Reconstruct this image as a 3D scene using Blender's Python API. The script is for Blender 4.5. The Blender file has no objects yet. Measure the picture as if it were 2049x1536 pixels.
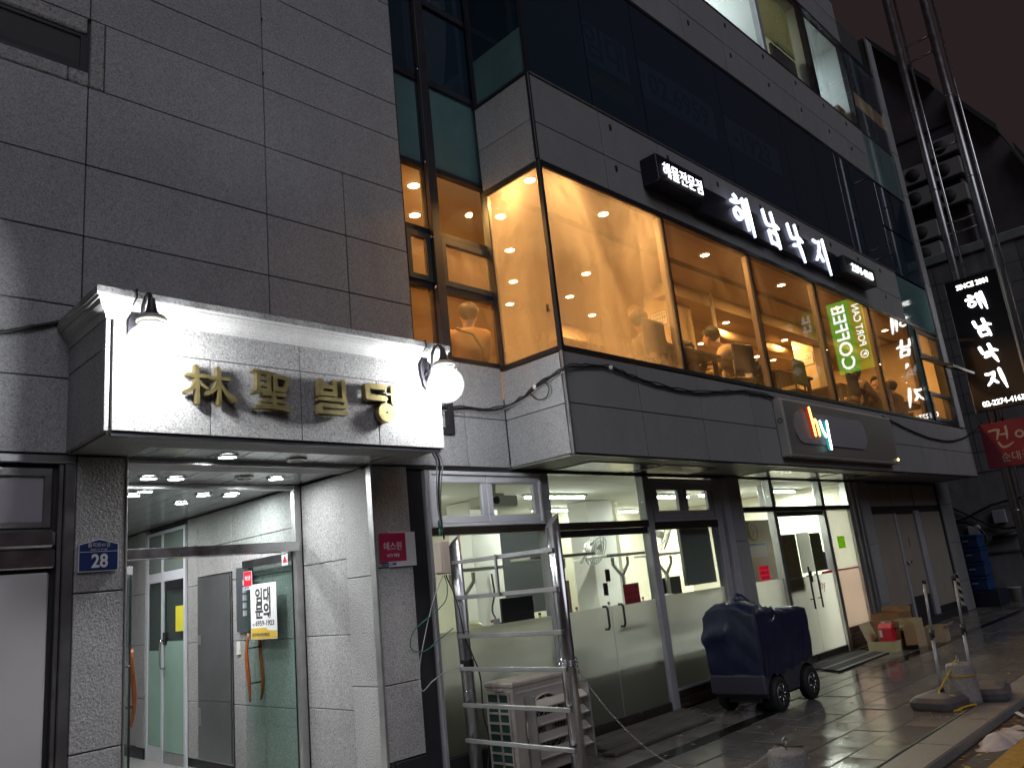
import bpy, bmesh, math, random
from mathutils import Vector, Matrix

random.seed(7)
S = bpy.context.scene
COL = S.collection
R = math.radians

# ------------------------------------------------------------------ camera, sky, sun, exposure
cam_d = bpy.data.cameras.new('camera')
cam_d.sensor_width = 36.0
cam_d.sensor_fit = 'HORIZONTAL'
cam_d.lens = 1569.58 / 2049.0 * 36.0
cam_d.clip_start = 0.05
cam_d.clip_end = 900.0
cam = bpy.data.objects.new('camera', cam_d)
COL.objects.link(cam)
yaw, pit, rol = 0.80651305, 0.242573633, -0.105634097
fw = Vector((math.sin(yaw) * math.cos(pit), math.cos(yaw) * math.cos(pit), math.sin(pit)))
r0 = Vector((math.cos(yaw), -math.sin(yaw), 0.0))
u0 = r0.cross(fw)
rr = r0 * math.cos(rol) + u0 * math.sin(rol)
uu = -r0 * math.sin(rol) + u0 * math.cos(rol)
cam.matrix_world = Matrix(((rr.x, uu.x, -fw.x, 0.0), (rr.y, uu.y, -fw.y, 0.0), (rr.z, uu.z, -fw.z, 1.6), (0, 0, 0, 1)))
S.camera = cam

world = bpy.data.worlds.new('World')
S.world = world
world.use_nodes = True
bg = world.node_tree.nodes['Background']
bg.inputs['Color'].default_value = (1.0, 0.66, 0.72, 1.0)
bg.inputs['Strength'].default_value = 0.021

sun_d = bpy.data.lights.new('sun', 'SUN')
sun_d.energy = 0.66
sun_d.angle = R(40)
sun_d.color = (0.86, 0.87, 1.0)
sun = bpy.data.objects.new('sun', sun_d)
COL.objects.link(sun)
sun.rotation_euler = Vector((0.25, 0.75, -0.6)).to_track_quat('-Z', 'Y').to_euler()

S.view_settings.view_transform = 'Standard'
S.view_settings.look = 'None'
S.view_settings.exposure = 0.0
S.view_settings.gamma = 1.0
S.view_settings.use_curve_mapping = False
S.cycles.use_denoising = True
S.cycles.max_bounces = 10
S.cycles.diffuse_bounces = 5
S.cycles.glossy_bounces = 4
S.cycles.transmission_bounces = 6
S.cycles.transparent_max_bounces = 24
S.cycles.sample_clamp_indirect = 3.0
S.cycles.caustics_reflective = False
S.cycles.caustics_refractive = False

# ------------------------------------------------------------------ mesh helpers
class MB:
    def __init__(s):
        s.bm = bmesh.new()

    def box(s, x0, x1, y0, y1, z0, z1, bev=0.0, rot=None, mi=0):
        bm = s.bm
        c = Vector(((x0 + x1) / 2, (y0 + y1) / 2, (z0 + z1) / 2))
        h = Vector((abs(x1 - x0) / 2, abs(y1 - y0) / 2, abs(z1 - z0) / 2))
        m = Matrix.Translation(c)
        if rot is not None:
            m = m @ rot.to_4x4()
        m = m @ Matrix.Diagonal((h.x * 2, h.y * 2, h.z * 2, 1))
        g = bmesh.ops.create_cube(bm, size=1.0, matrix=m)
        vs = g['verts']
        fs = list({f for v in vs for f in v.link_faces})
        for f in fs:
            f.material_index = mi
        if bev:
            es = list({e for v in vs for e in v.link_edges})
            bmesh.ops.bevel(bm, geom=es, offset=bev, segments=1, affect='EDGES', profile=0.5)
        return s

    def poly(s, pts, d, mi=0):
        """extrude a planar polygon of 3D points along vector d"""
        bm = s.bm
        d = Vector(d)
        a = [bm.verts.new(Vector(p)) for p in pts]
        b = [bm.verts.new(Vector(p) + d) for p in pts]
        fs = [bm.faces.new(a), bm.faces.new(b[::-1])]
        n = len(a)
        for i in range(n):
            j = (i + 1) % n
            fs.append(bm.faces.new((a[j], a[i], b[i], b[j])))
        for f in fs:
            f.material_index = mi
        return s

    def quad(s, pts):
        s.bm.faces.new([s.bm.verts.new(Vector(p)) for p in pts])
        return s

    def tube(s, pts, r, n=8, cap=True, mi=0):
        bm = s.bm
        pts = [Vector(p) for p in pts]
        rs = r if isinstance(r, (list, tuple)) else [r] * len(pts)
        rings = []
        prev = None
        for i, p in enumerate(pts):
            if i == 0:
                t = pts[1] - p
            elif i == len(pts) - 1:
                t = p - pts[i - 1]
            else:
                t = (pts[i + 1] - p).normalized() + (p - pts[i - 1]).normalized()
            t.normalize()
            if prev is None:
                a = Vector((0, 0, 1)) if abs(t.z) < 0.9 else Vector((1, 0, 0))
                prev = t.cross(a).normalized()
            else:
                prev = (prev - t * prev.dot(t)).normalized()
            b = t.cross(prev)
            rings.append([bm.verts.new(p + (prev * math.cos(2 * math.pi * k / n) + b * math.sin(2 * math.pi * k / n)) * rs[i]) for k in range(n)])
        for i in range(len(rings) - 1):
            for k in range(n):
                f = bm.faces.new((rings[i][k], rings[i][(k + 1) % n], rings[i + 1][(k + 1) % n], rings[i + 1][k]))
                f.smooth = True
                f.material_index = mi
        if cap:
            for q in (rings[0][::-1], rings[-1]):
                f = bm.faces.new(q)
                f.material_index = mi
        return s

    def lathe(s, prof, c, n=24, axis='Z', mi=0, cap=True):
        bm = s.bm
        c = Vector(c)
        rings = []
        for (r, h) in prof:
            ring = []
            for k in range(n):
                a = 2 * math.pi * k / n
                x, y = r * math.cos(a), r * math.sin(a)
                v = Vector((x, y, h)) if axis == 'Z' else (Vector((x, h, y)) if axis == 'Y' else Vector((h, x, y)))
                ring.append(bm.verts.new(c + v))
            rings.append(ring)
        for i in range(len(rings) - 1):
            for k in range(n):
                f = bm.faces.new((rings[i][k], rings[i][(k + 1) % n], rings[i + 1][(k + 1) % n], rings[i + 1][k]))
                f.smooth = True
                f.material_index = mi
        for q in ((rings[0][::-1], rings[-1]) if cap else ()):
            try:
                f = bm.faces.new(q)
                f.material_index = mi
            except ValueError:
                pass
        return s

    def sphere(s, c, r, seg=20, rings=12, sc=(1, 1, 1), rot=None):
        m = Matrix.Translation(Vector(c))
        if rot is not None:
            m = m @ rot.to_4x4()
        m = m @ Matrix.Diagonal((sc[0], sc[1], sc[2], 1))
        g = bmesh.ops.create_uvsphere(s.bm, u_segments=seg, v_segments=rings, radius=r, matrix=m)
        for v in g['verts']:
            for f in v.link_faces:
                f.smooth = True
        return s

    def torus(s, c, R_, r, ax=(0, 0, 1), n=12, m=6, sc=1.0):
        ax = Vector(ax).normalized()
        a = ax.cross(Vector((0, 0, 1)) if abs(ax.z) < 0.9 else Vector((1, 0, 0))).normalized()
        b = ax.cross(a)
        c = Vector(c)
        pts = [c + a * (R_ * math.cos(2 * math.pi * k / n)) + b * (R_ * sc * math.sin(2 * math.pi * k / n)) for k in range(n)]
        bm = s.bm
        rings = []
        for k in range(n):
            rad = (pts[k] - c).normalized()
            rings.append([bm.verts.new(pts[k] + rad * r * math.cos(2 * math.pi * j / m) + ax * r * math.sin(2 * math.pi * j / m)) for j in range(m)])
        for k in range(n):
            for j in range(m):
                f = bm.faces.new((rings[k][j], rings[(k + 1) % n][j], rings[(k + 1) % n][(j + 1) % m], rings[k][(j + 1) % m]))
                f.smooth = True
        return s


def obj(name, mb, mat, parent=None, keep=False):
    me = bpy.data.meshes.new(name)
    bmesh.ops.recalc_face_normals(mb.bm, faces=mb.bm.faces)
    mb.bm.to_mesh(me)
    mb.bm.free()
    for m in (mat if isinstance(mat, (list, tuple)) else [mat]):
        me.materials.append(m)
    o = bpy.data.objects.new(name, me)
    COL.objects.link(o)
    if parent is not None:
        par(o, parent)
    return o


def par(o, p):
    o.parent = p
    o.matrix_parent_inverse = world_of(p).inverted()


def world_of(p):
    m = p.matrix_basis.copy()
    if p.parent is not None:
        m = world_of(p.parent) @ p.matrix_parent_inverse @ m
    return m


def tag(o, label, cat, group=None, kind=None):
    if label:
        o['label'] = label
    if cat:
        o['category'] = cat
    if group:
        o['group'] = group
    if kind:
        o['kind'] = kind
    return o


def thing(name, label, cat, loc, group=None):
    o = bpy.data.objects.new(name, None)
    o.empty_display_size = 0.1
    o.location = loc
    COL.objects.link(o)
    return tag(o, label, cat, group)


def struct(o):
    o['kind'] = 'structure'
    return o


def copy_tree(o, parent=None):
    c = o.copy()
    COL.objects.link(c)
    if parent is not None:
        c.parent = parent
        c.matrix_parent_inverse = o.matrix_parent_inverse.copy()
    for ch in [q for q in bpy.data.objects if q.parent == o]:
        copy_tree(ch, c)
    return c


def moved(src, dloc, label=None, group=None):
    c = copy_tree(src)
    c.location = Vector(src.location) + Vector(dloc)
    if label:
        c['label'] = label
    if group:
        c['group'] = group
    return c


# bases for things fixed on a wall: 'S' faces -Y (right = +X), 'W' faces -X (right = -Y)
BAS = {'S': (Vector((1, 0, 0)), Vector((0, 0, 1)), Vector((0, -1, 0))),
       'W': (Vector((0, -1, 0)), Vector((0, 0, 1)), Vector((-1, 0, 0)))}


def basis(face, at, up=None):
    x, y, n = BAS[face]
    a = Vector(at)
    m = Matrix(((x.x, y.x, n.x, a.x), (x.y, y.y, n.y, a.y), (x.z, y.z, n.z, a.z), (0, 0, 0, 1)))
    return m


def text_mb(body, size, m, bold=0.0, ext=0.002, sx=1.0, align='CENTER', gap=1.0, width=None):
    cu = bpy.data.curves.new('lettering', 'FONT')
    cu.body = body
    cu.size = size
    cu.offset = bold
    cu.extrude = ext
    cu.resolution_u = 3
    cu.align_x = align
    cu.align_y = 'CENTER'
    cu.space_character = gap
    o = bpy.data.objects.new('lettering', cu)
    COL.objects.link(o)
    bpy.context.view_layer.update()
    me = bpy.data.meshes.new_from_object(o.evaluated_get(bpy.context.evaluated_depsgraph_get()))
    bpy.data.objects.remove(o)
    bpy.data.curves.remove(cu)
    if width and len(me.vertices):
        xs = [v.co.x for v in me.vertices]
        w = max(xs) - min(xs)
        sx = width / w if w > 0 else sx
    me.transform(m @ Matrix.Translation((0, 0, ext)) @ Matrix.Diagonal((sx, 1, 1, 1)))
    mb = MB()
    mb.bm.from_mesh(me)
    bpy.data.meshes.remove(me)
    return mb


def ribbon(mb, pts, ws, m, z0, z1, n_sub=5, ring=False):
    """a brush stroke: centre line pts (u, v) with half widths ws, raised between z0 and z1 along the face normal"""
    P = [Vector((p[0], p[1])) for p in pts]
    if not isinstance(ws, (list, tuple)):
        ws = [ws] * len(P)
    if ring:
        P = P + [P[0]]
        ws = list(ws) + [ws[0]]
    # smooth resample (Catmull-Rom)
    Q, W = [], []
    for i in range(len(P) - 1):
        p0 = P[i - 1] if i > 0 else (P[-2] if ring else P[i])
        p3 = P[i + 2] if i + 2 < len(P) else (P[1] if ring else P[i + 1])
        for k in range(n_sub):
            t = k / n_sub
            a, b = P[i], P[i + 1]
            Q.append(0.5 * ((2 * a) + (b - p0) * t + (2 * p0 - 5 * a + 4 * b - p3) * t * t + (3 * a - p0 - 3 * b + p3) * t ** 3))
            W.append(ws[i] * (1 - t) + ws[i + 1] * t)
    if not ring:
        Q.append(P[-1])
        W.append(ws[-1])
    L, Rr = [], []
    n = len(Q)
    for i in range(n):
        if ring:
            t = Q[(i + 1) % n] - Q[i - 1]
        else:
            t = Q[min(i + 1, n - 1)] - Q[max(i - 1, 0)]
        if t.length < 1e-9:
            t = Vector((1, 0))
        t.normalize()
        nn = Vector((-t.y, t.x))
        L.append(Q[i] + nn * W[i])
        Rr.append(Q[i] - nn * W[i])
    bm = mb.bm
    up = lambda q, z: m @ Vector((q.x, q.y, z))
    if ring:
        vl = [[bm.verts.new(up(q, z)) for q in X] for X in (L, Rr) for z in (z0, z1)]
        l0, l1, r0_, r1 = vl
        for i in range(n):
            j = (i + 1) % n
            bm.faces.new((l1[i], l1[j], r1[j], r1[i]))
            bm.faces.new((l0[i], r0_[i], r0_[j], l0[j]))
            bm.faces.new((l0[i], l0[j], l1[j], l1[i]))
            bm.faces.new((r0_[i], r1[i], r1[j], r0_[j]))
        return
    def cap(c, t, w):
        out = []
        nn = Vector((-t.y, t.x))
        for k in range(1, 5):
            a = math.pi * k / 5
            out.append(c + nn * (w * math.cos(a)) + t * (w * math.sin(a)))
        return out
    te = (Q[-1] - Q[-2]).normalized()
    ts = (Q[0] - Q[1]).normalized()
    out = L + cap(Q[-1], te, W[-1]) + Rr[::-1] + cap(Q[0], ts, W[0])
    a = [bm.verts.new(up(q, z0)) for q in out]
    b = [bm.verts.new(up(q, z1)) for q in out]
    k = len(out)
    for i in range(k):
        j = (i + 1) % k
        bm.faces.new((a[i], a[j], b[j], b[i]))
    # strip triangulation of front and back
    def strip(vs):
        nL = n
        Lv = vs[:nL]
        Ce = vs[nL:nL + 4]
        Rv = vs[nL + 4:nL + 4 + n][::-1]
        Cs = vs[nL + 4 + n:]
        for i in range(n - 1):
            bm.faces.new((Lv[i], Lv[i + 1], Rv[i + 1], Rv[i]))
        bm.faces.new([Lv[-1]] + Ce + [Rv[-1]])
        bm.faces.new([Rv[0]] + Cs + [Lv[0]])
    strip(b)
    strip(a)


# ------------------------------------------------------------------ materials
class N:
    def __init__(s, name):
        s.m = bpy.data.materials.new(name)
        s.m.use_nodes = True
        s.t = s.m.node_tree
        s.t.nodes.clear()
        s.out = s.t.nodes.new('ShaderNodeOutputMaterial')

    def n(s, kind, **k):
        nd = s.t.nodes.new('ShaderNode' + kind)
        for a, v in k.items():
            if a in ('operation', 'blend_type', 'data_type', 'noise_dimensions', 'feature', 'distance', 'wave_type', 'bands_direction', 'wave_profile', 'distribution', 'component', 'gradient_type', 'normalize'):
                setattr(nd, a, v)
            else:
                nd.inputs[a.replace('_', ' ')].default_value = v
        return nd

    def l(s, a, b):
        s.t.links.new(a, b)

    def coord(s, kind='Object'):
        return s.n('TexCoord').outputs[kind]

    def noise(s, scale, detail=3.0, rough=0.55, stretch=None, dist=0.0):
        c = s.coord()
        if stretch:
            mp = s.n('Mapping')
            mp.inputs['Scale'].default_value = stretch
            s.l(c, mp.inputs['Vector'])
            c = mp.outputs['Vector']
        nz = s.n('TexNoise', Scale=scale, Detail=detail, Roughness=rough, Distortion=dist)
        s.l(c, nz.inputs['Vector'])
        return nz.outputs['Fac']

    def ramp(s, fac, stops):
        r = s.n('ValToRGB')
        e = r.color_ramp.elements
        while len(e) < len(stops):
            e.new(0.5)
        for q, (p, c) in zip(e, stops):
            q.position = p
            q.color = c if isinstance(c, tuple) and len(c) == 4 else ((c[0], c[1], c[2], 1) if isinstance(c, tuple) else (c, c, c, 1))
        s.l(fac, r.inputs['Fac'])
        return r.outputs['Color']

    def mul(s, a, b):
        m = s.n('Mix', data_type='RGBA', blend_type='MULTIPLY')
        m.inputs['Factor'].default_value = 1.0
        for sock, v in ((m.inputs[6], a), (m.inputs[7], b)):
            if isinstance(v, tuple):
                sock.default_value = v
            else:
                s.l(v, sock)
        return m.outputs[2]

    def mixc(s, f, a, b):
        m = s.n('Mix', data_type='RGBA')
        if isinstance(f, float):
            m.inputs['Factor'].default_value = f
        else:
            s.l(f, m.inputs['Factor'])
        for sock, v in ((m.inputs[6], a), (m.inputs[7], b)):
            if isinstance(v, tuple):
                sock.default_value = v
            else:
                s.l(v, sock)
        return m.outputs[2]

    def math(s, op, a, b=None, clamp=False):
        m = s.n('Math', operation=op)
        m.use_clamp = clamp
        for i, v in enumerate((a, b)):
            if v is None:
                continue
            if isinstance(v, (int, float)):
                m.inputs[i].default_value = v
            else:
                s.l(v, m.inputs[i])
        return m.outputs[0]

    def bump(s, h, strength=0.3, dist=0.01):
        b = s.n('Bump', Strength=strength, Distance=dist)
        s.l(h, b.inputs['Height'])
        return b.outputs['Normal']

    def pbr(s, color=None, rough=0.5, metal=0.0, normal=None, spec=0.5, **k):
        p = s.n('BsdfPrincipled')
        for nm, v in (('Base Color', color), ('Roughness', rough), ('Metallic', metal)):
            if isinstance(v, tuple):
                p.inputs[nm].default_value = v if len(v) == 4 else (*v, 1)
            elif isinstance(v, (int, float)):
                p.inputs[nm].default_value = v
            elif v is not None:
                s.l(v, p.inputs[nm])
        p.inputs['Specular IOR Level'].default_value = spec
        for a, v in k.items():
            p.inputs[a.replace('_', ' ')].default_value = v
        if normal is not None:
            s.l(normal, p.inputs['Normal'])
        return p.outputs[0]

    def done(s, sh):
        s.l(sh, s.out.inputs['Surface'])
        return s.m

    def rnd(s):
        return s.n('ObjectInfo').outputs['Random']


def granite(name, lo, mid, hi, tint=(1, 1, 1), scale=150.0, rough=0.75, bump=0.25, vary=0.12, streak=0.13, coarse=0.0):
    a = N(name)
    f = a.noise(scale, 2.0, 0.7)
    c = a.ramp(f, [(0.30, (lo * tint[0], lo * tint[1], lo * tint[2])), (0.47, (mid * tint[0], mid * tint[1], mid * tint[2])), (0.60, (mid * 1.1 * tint[0], mid * 1.1 * tint[1], mid * 1.1 * tint[2])), (0.72, (hi * tint[0], hi * tint[1], hi * tint[2]))])
    st = a.ramp(a.noise(2.2, 4.0, 0.6, stretch=(1.6, 1.6, 0.7)), [(0.35, 1.0 - streak), (0.62, 1.0)])
    c = a.mul(c, st)
    v = a.ramp(a.rnd(), [(0.0, 1.0 - vary), (1.0, 1.0)])
    c = a.mul(c, v)
    h = a.noise(scale * 0.8 if not coarse else coarse, 3.0, 0.6)
    return a.done(a.pbr(c, rough, 0.0, a.bump(h, bump, 0.004 if not coarse else 0.02)))


def plain(name, color, rough=0.5, metal=0.0, vary=0.0, nscale=0.0, namt=0.2, bump=0.0, spec=0.5, rvar=0.0, **k):
    a = N(name)
    c = (*color, 1.0)
    if nscale:
        c = a.mul(a.ramp(a.noise(nscale, 4.0, 0.6), [(0.3, 1.0 - namt), (0.7, 1.0)]), c)
    if vary:
        c = a.mul(a.ramp(a.rnd(), [(0, 1.0 - vary), (1, 1.0)]), c)
    rg = rough
    if rvar:
        rg = a.math('ADD', rough - rvar / 2, a.math('MULTIPLY', a.noise(6.0 if not nscale else nscale, 4.0), rvar))
    nm = a.bump(a.noise(nscale * 6 if nscale else 60.0, 3.0), bump, 0.004) if bump else None
    return a.done(a.pbr(c, rg, metal, nm, spec, **k))


def emit(name, color, strength):
    a = N(name)
    e = a.n('Emission', Strength=strength)
    e.inputs['Color'].default_value = (*color, 1)
    return a.done(e.outputs[0])


def schlick(a, base=0.04, power=5.0, gain=1.0):
    lw = a.n('LayerWeight', Blend=0.5)
    f = a.math('POWER', lw.outputs['Facing'], power)
    return a.math('MULTIPLY', a.math('ADD', a.math('MULTIPLY', f, 1.0 - base), base), gain, True)


def glass(name, tint=(0.93, 0.97, 0.95), fog=0.0, fogscale=1.2, fogcol=(0.85, 0.83, 0.8), gain=1.0, rough=0.0, bottom=None):
    """a pane with two faces: each reflects and passes light; fog = share of misted glass per face"""
    a = N(name)
    tr = a.n('BsdfTransparent')
    tr.inputs['Color'].default_value = (*tint, 1)
    gl = a.n('BsdfGlossy', Roughness=rough)
    mx = a.n('MixShader')
    a.l(schlick(a, gain=gain), mx.inputs[0])
    body = tr.outputs[0]
    if fog > 0:
        tl = a.n('BsdfTranslucent')
        tl.inputs['Color'].default_value = (*fogcol, 1)
        fm = a.n('MixShader')
        f = a.ramp(a.noise(fogscale, 5.0, 0.62, stretch=(1.0, 1.0, 0.6), dist=1.2), [(0.33, 0.35), (0.62, 1.0)])
        f = a.math('MULTIPLY', f, fog)
        if bottom:
            sx = a.n('SeparateXYZ')
            a.l(a.coord(), sx.inputs[0])
            g = a.math('MULTIPLY', a.math('SUBTRACT', bottom[0], sx.outputs['Z']), bottom[1], True)
            f = a.math('ADD', f, a.math('MULTIPLY', g, bottom[2]), True)
        a.l(f, fm.inputs[0])
        a.l(tr.outputs[0], fm.inputs[1])
        a.l(tl.outputs[0], fm.inputs[2])
        body = fm.outputs[0]
    a.l(body, mx.inputs[1])
    a.l(gl.outputs[0], mx.inputs[2])
    return a.done(mx.outputs[0])


M = {}
M['granite'] = granite('granite_cladding', 0.17, 0.35, 0.55, (0.98, 0.99, 1.0), scale=100.0, streak=0.08)
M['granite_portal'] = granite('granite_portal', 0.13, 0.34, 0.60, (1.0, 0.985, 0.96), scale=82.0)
M['granite_rough'] = granite('granite_rough_hewn', 0.18, 0.40, 0.6, (1.0, 0.98, 0.95), scale=95.0, bump=0.5, coarse=60.0)  # colour lightened to make up for weak light on the entrance pilasters
M['granite_split'] = granite('granite_split_face', 0.14, 0.34, 0.5, (1.0, 0.98, 0.96), scale=60.0, bump=1.0, coarse=22.0)
M['granite_shaded'] = granite('granite_shaded', 0.15, 0.28, 0.42, (1.0, 0.99, 0.98), scale=110.0, streak=0.08)  # darker copy of the cladding granite; the bay's shade is in its colour
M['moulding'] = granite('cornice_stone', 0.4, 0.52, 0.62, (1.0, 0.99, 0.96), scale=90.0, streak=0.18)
M['cornice_cap'] = granite('weathered_cap', 0.12, 0.36, 0.55, (1, 1, 0.98), scale=60.0, streak=0.65)
M['backing'] = plain('mortar_backing', (0.06, 0.06, 0.06), 0.9)
M['dark_frame'] = plain('dark_window_frame', (0.018, 0.019, 0.024), 0.38, nscale=5.0, rvar=0.2)
M['dark_steel'] = plain('dark_steel', (0.03, 0.028, 0.034), 0.45, nscale=4.0, namt=0.4)
M['aluminium'] = plain('aluminium', (0.55, 0.55, 0.54), 0.38, 0.9, nscale=8.0, namt=0.2, rvar=0.15)
M['grey_frame'] = plain('grey_window_frame', (0.38, 0.38, 0.4), 0.4, nscale=6.0)
M['white_frame'] = plain('white_window_frame', (0.62, 0.63, 0.66), 0.35, nscale=4.0, namt=0.1)
M['bronze_frame'] = plain('bronze_anodised', (0.10, 0.085, 0.07), 0.3, 0.7, nscale=5.0, rvar=0.2)
M['steel'] = plain('stainless_steel', (0.62, 0.62, 0.63), 0.2, 1.0, nscale=7.0, namt=0.25, rvar=0.2)
M['steel_dull'] = plain('brushed_stainless', (0.42, 0.42, 0.43), 0.34, 1.0, nscale=5.0, namt=0.3, rvar=0.2)
M['bronze'] = plain('bronze_letters', (0.42, 0.345, 0.15), 0.38, 0.85, nscale=14.0, namt=0.35, rvar=0.2)
M['glass'] = glass('clear_glass')
M['glass_door'] = glass('green_edge_glass', (0.86, 0.94, 0.91))
M['glass_fog'] = glass('misted_glass', (0.96, 0.95, 0.93), fog=0.035, bottom=(4.15, 1.6, 0.12))
M['glass_fog_heavy'] = glass('heavily_misted_glass', (0.96, 0.95, 0.93), fog=0.24, fogscale=1.0, bottom=(4.6, 1.2, 0.12))
M['glass_dusty'] = glass('streaked_glass', (0.93, 0.9, 0.86), fog=0.12, fogscale=3.0)
M['glass_tint'] = None
M['glass_edge'] = plain('dark_glass_edge', (0.01, 0.02, 0.02), 0.2)
M['teal'] = plain('teal_spandrel_glass', (0.10, 0.19, 0.19), 0.08, nscale=1.5, namt=0.25)
M['lamp_glass'] = None
M['black'] = plain('black_paint', (0.008, 0.008, 0.011), 0.35)
M['sign_navy'] = plain('navy_sign_metal', (0.006, 0.007, 0.016), 0.4)
M['white_paint'] = plain('white_paint', (0.72, 0.71, 0.68), 0.6, nscale=2.0, namt=0.12)
M['cream'] = plain('cream_wall', (0.72, 0.68, 0.55), 0.7, nscale=2.0, namt=0.12)
M['ceiling'] = plain('ceiling_white', (0.78, 0.78, 0.74), 0.8, nscale=1.0, namt=0.1)
M['warm_ceiling'] = plain('restaurant_ceiling', (0.76, 0.64, 0.46), 0.7, nscale=0.9, namt=0.2)
M['warm_wall'] = plain('restaurant_wall', (0.72, 0.60, 0.40), 0.8, nscale=1.5, namt=0.25)
M['wood'] = plain('brown_wood', (0.20, 0.085, 0.035), 0.5, nscale=6.0, namt=0.45)
M['dark_wood'] = plain('dark_wood', (0.09, 0.045, 0.025), 0.5, nscale=5.0, namt=0.4)
M['handle_wood'] = plain('red_brown_handle', (0.36, 0.10, 0.025), 0.32, nscale=10.0, namt=0.3)
M['floor_in'] = plain('terrazzo_floor', (0.42, 0.41, 0.39), 0.35, nscale=30.0, namt=0.25)
M['slat'] = plain('ceiling_slat_metal', (0.56, 0.57, 0.58), 0.22, 0.55, nscale=2.0, namt=0.12)
M['cabinet'] = plain('grey_steel_cabinet', (0.16, 0.165, 0.165), 0.3, 0.4, nscale=1.5, namt=0.3)
M['paper'] = plain('white_paper', (0.78, 0.78, 0.77), 0.7)
M['ink'] = plain('dark_ink', (0.05, 0.045, 0.045), 0.7)
M['yellow_paper'] = plain('yellow_paper', (0.75, 0.68, 0.04), 0.7)
M['yellow_print'] = plain('yellow_print', (0.62, 0.42, 0.05), 0.7)
M['pink_paper'] = plain('pink_paper', (0.66, 0.07, 0.16), 0.7)
M['red_paper'] = plain('faded_red_paper', (0.28, 0.06, 0.08), 0.7)
M['green_paper'] = plain('green_paper', (0.30, 0.52, 0.05), 0.7)
M['brown_paper'] = plain('brown_paper', (0.20, 0.13, 0.055), 0.8, nscale=14.0, namt=0.45)
M['olive_paper'] = plain('olive_paper', (0.15, 0.13, 0.05), 0.8, nscale=14.0, namt=0.4)
M['purple_paper'] = plain('purple_paper', (0.24, 0.10, 0.38), 0.7)
M['blue_sign'] = plain('blue_sign_enamel', (0.012, 0.028, 0.12), 0.35)
M['white_sign'] = plain('white_sign_enamel', (0.62, 0.62, 0.64), 0.4)
M['red_sign'] = plain('crimson_sign', (0.34, 0.012, 0.06), 0.4)
M['red_bright'] = plain('red_label', (0.60, 0.015, 0.03), 0.4)
M['maroon'] = plain('maroon_sign', (0.20, 0.012, 0.035), 0.5, nscale=3.0)
M['grey_text'] = plain('grey_lettering', (0.42, 0.40, 0.40), 0.6)
M['navy_text'] = plain('navy_lettering', (0.02, 0.05, 0.2), 0.5)
M['cable'] = plain('black_cable', (0.012, 0.012, 0.014), 0.5)
M['grey_cable'] = plain('grey_cable', (0.30, 0.30, 0.31), 0.5)
M['green_cable'] = plain('green_cable', (0.015, 0.12, 0.075), 0.5)
M['beige_plastic'] = plain('beige_plastic', (0.50, 0.41, 0.33), 0.55, nscale=5.0, namt=0.2)
M['ac_beige'] = plain('air_conditioner_paint', (0.50, 0.45, 0.39), 0.5, nscale=4.0, namt=0.3)
M['ac_grille'] = plain('dark_green_fins', (0.02, 0.07, 0.06), 0.5)
M['ac_dark'] = plain('dark_fan_hollow', (0.02, 0.02, 0.02), 0.7)
M['rubber'] = plain('black_rubber', (0.012, 0.012, 0.012), 0.7, nscale=20.0)
M['cart_cover'] = plain('navy_nylon_cover', (0.013, 0.019, 0.058), 0.40, nscale=5.0, namt=0.3, bump=0.35)
M['cart_cover_dark'] = plain('black_nylon_cover', (0.008, 0.009, 0.016), 0.3, nscale=8.0, namt=0.3, bump=0.1)
M['cart_body'] = plain('slate_cart_body', (0.045, 0.045, 0.065), 0.4)
M['carton'] = plain('brown_cardboard', (0.36, 0.20, 0.10), 0.85, nscale=5.0, namt=0.25)
M['carton_tan'] = plain('tan_cardboard', (0.52, 0.40, 0.22), 0.85, nscale=5.0, namt=0.2)
M['carton_cream'] = plain('cream_cardboard', (0.62, 0.55, 0.30), 0.8, nscale=5.0, namt=0.15)
M['carton_in'] = plain('cardboard_inside', (0.26, 0.15, 0.07), 0.9)
M['concrete'] = granite('bollard_concrete', 0.16, 0.27, 0.4, (1.0, 0.97, 0.94), scale=70.0, bump=0.5, streak=0.4)
M['base_plastic'] = plain('grey_plastic_base', (0.10, 0.095, 0.105), 0.5, nscale=5.0, namt=0.35)
M['pole_grey'] = plain('grey_painted_pole', (0.36, 0.36, 0.39), 0.4, 0.3)
M['yellow_rope'] = plain('yellow_rope', (0.60, 0.38, 0.03), 0.6)
M['yellow_paint'] = plain('worn_yellow_paint', (0.46, 0.27, 0.03), 0.5, nscale=18.0, namt=0.45)
M['snow'] = plain('dirty_snow', (0.58, 0.53, 0.52), 0.8, nscale=9.0, namt=0.35, bump=0.6)
M['leaf'] = plain('yellow_leaf', (0.45, 0.30, 0.06), 0.7)
M['panel_door'] = plain('taupe_door_panel', (0.30, 0.26, 0.21), 0.55, nscale=2.0, namt=0.15)
M['blue_crate'] = plain('blue_plastic_crate', (0.01, 0.05, 0.16), 0.45)
M['tile_wall'] = granite('pale_tile', 0.2, 0.24, 0.27, (1.0, 0.97, 1.0), scale=40.0, streak=0.3)
M['neighbour'] = plain('dark_render', (0.14, 0.115, 0.135), 0.9, nscale=1.2, namt=0.4)
M['opposite'] = plain('opposite_render', (0.16, 0.15, 0.15), 0.9, nscale=1.0, namt=0.3)
M['dark_glass'] = plain('dark_window_glass', (0.01, 0.012, 0.014), 0.06)
M['plastic_white'] = plain('white_plastic', (0.70, 0.69, 0.63), 0.4)
M['plastic_cream'] = plain('cream_plastic', (0.55, 0.50, 0.27), 0.35)
M['skin'] = plain('skin', (0.52, 0.32, 0.22), 0.55)
M['hair'] = plain('dark_grey_hair', (0.035, 0.032, 0.03), 0.6, nscale=30.0, namt=0.4)
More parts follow.
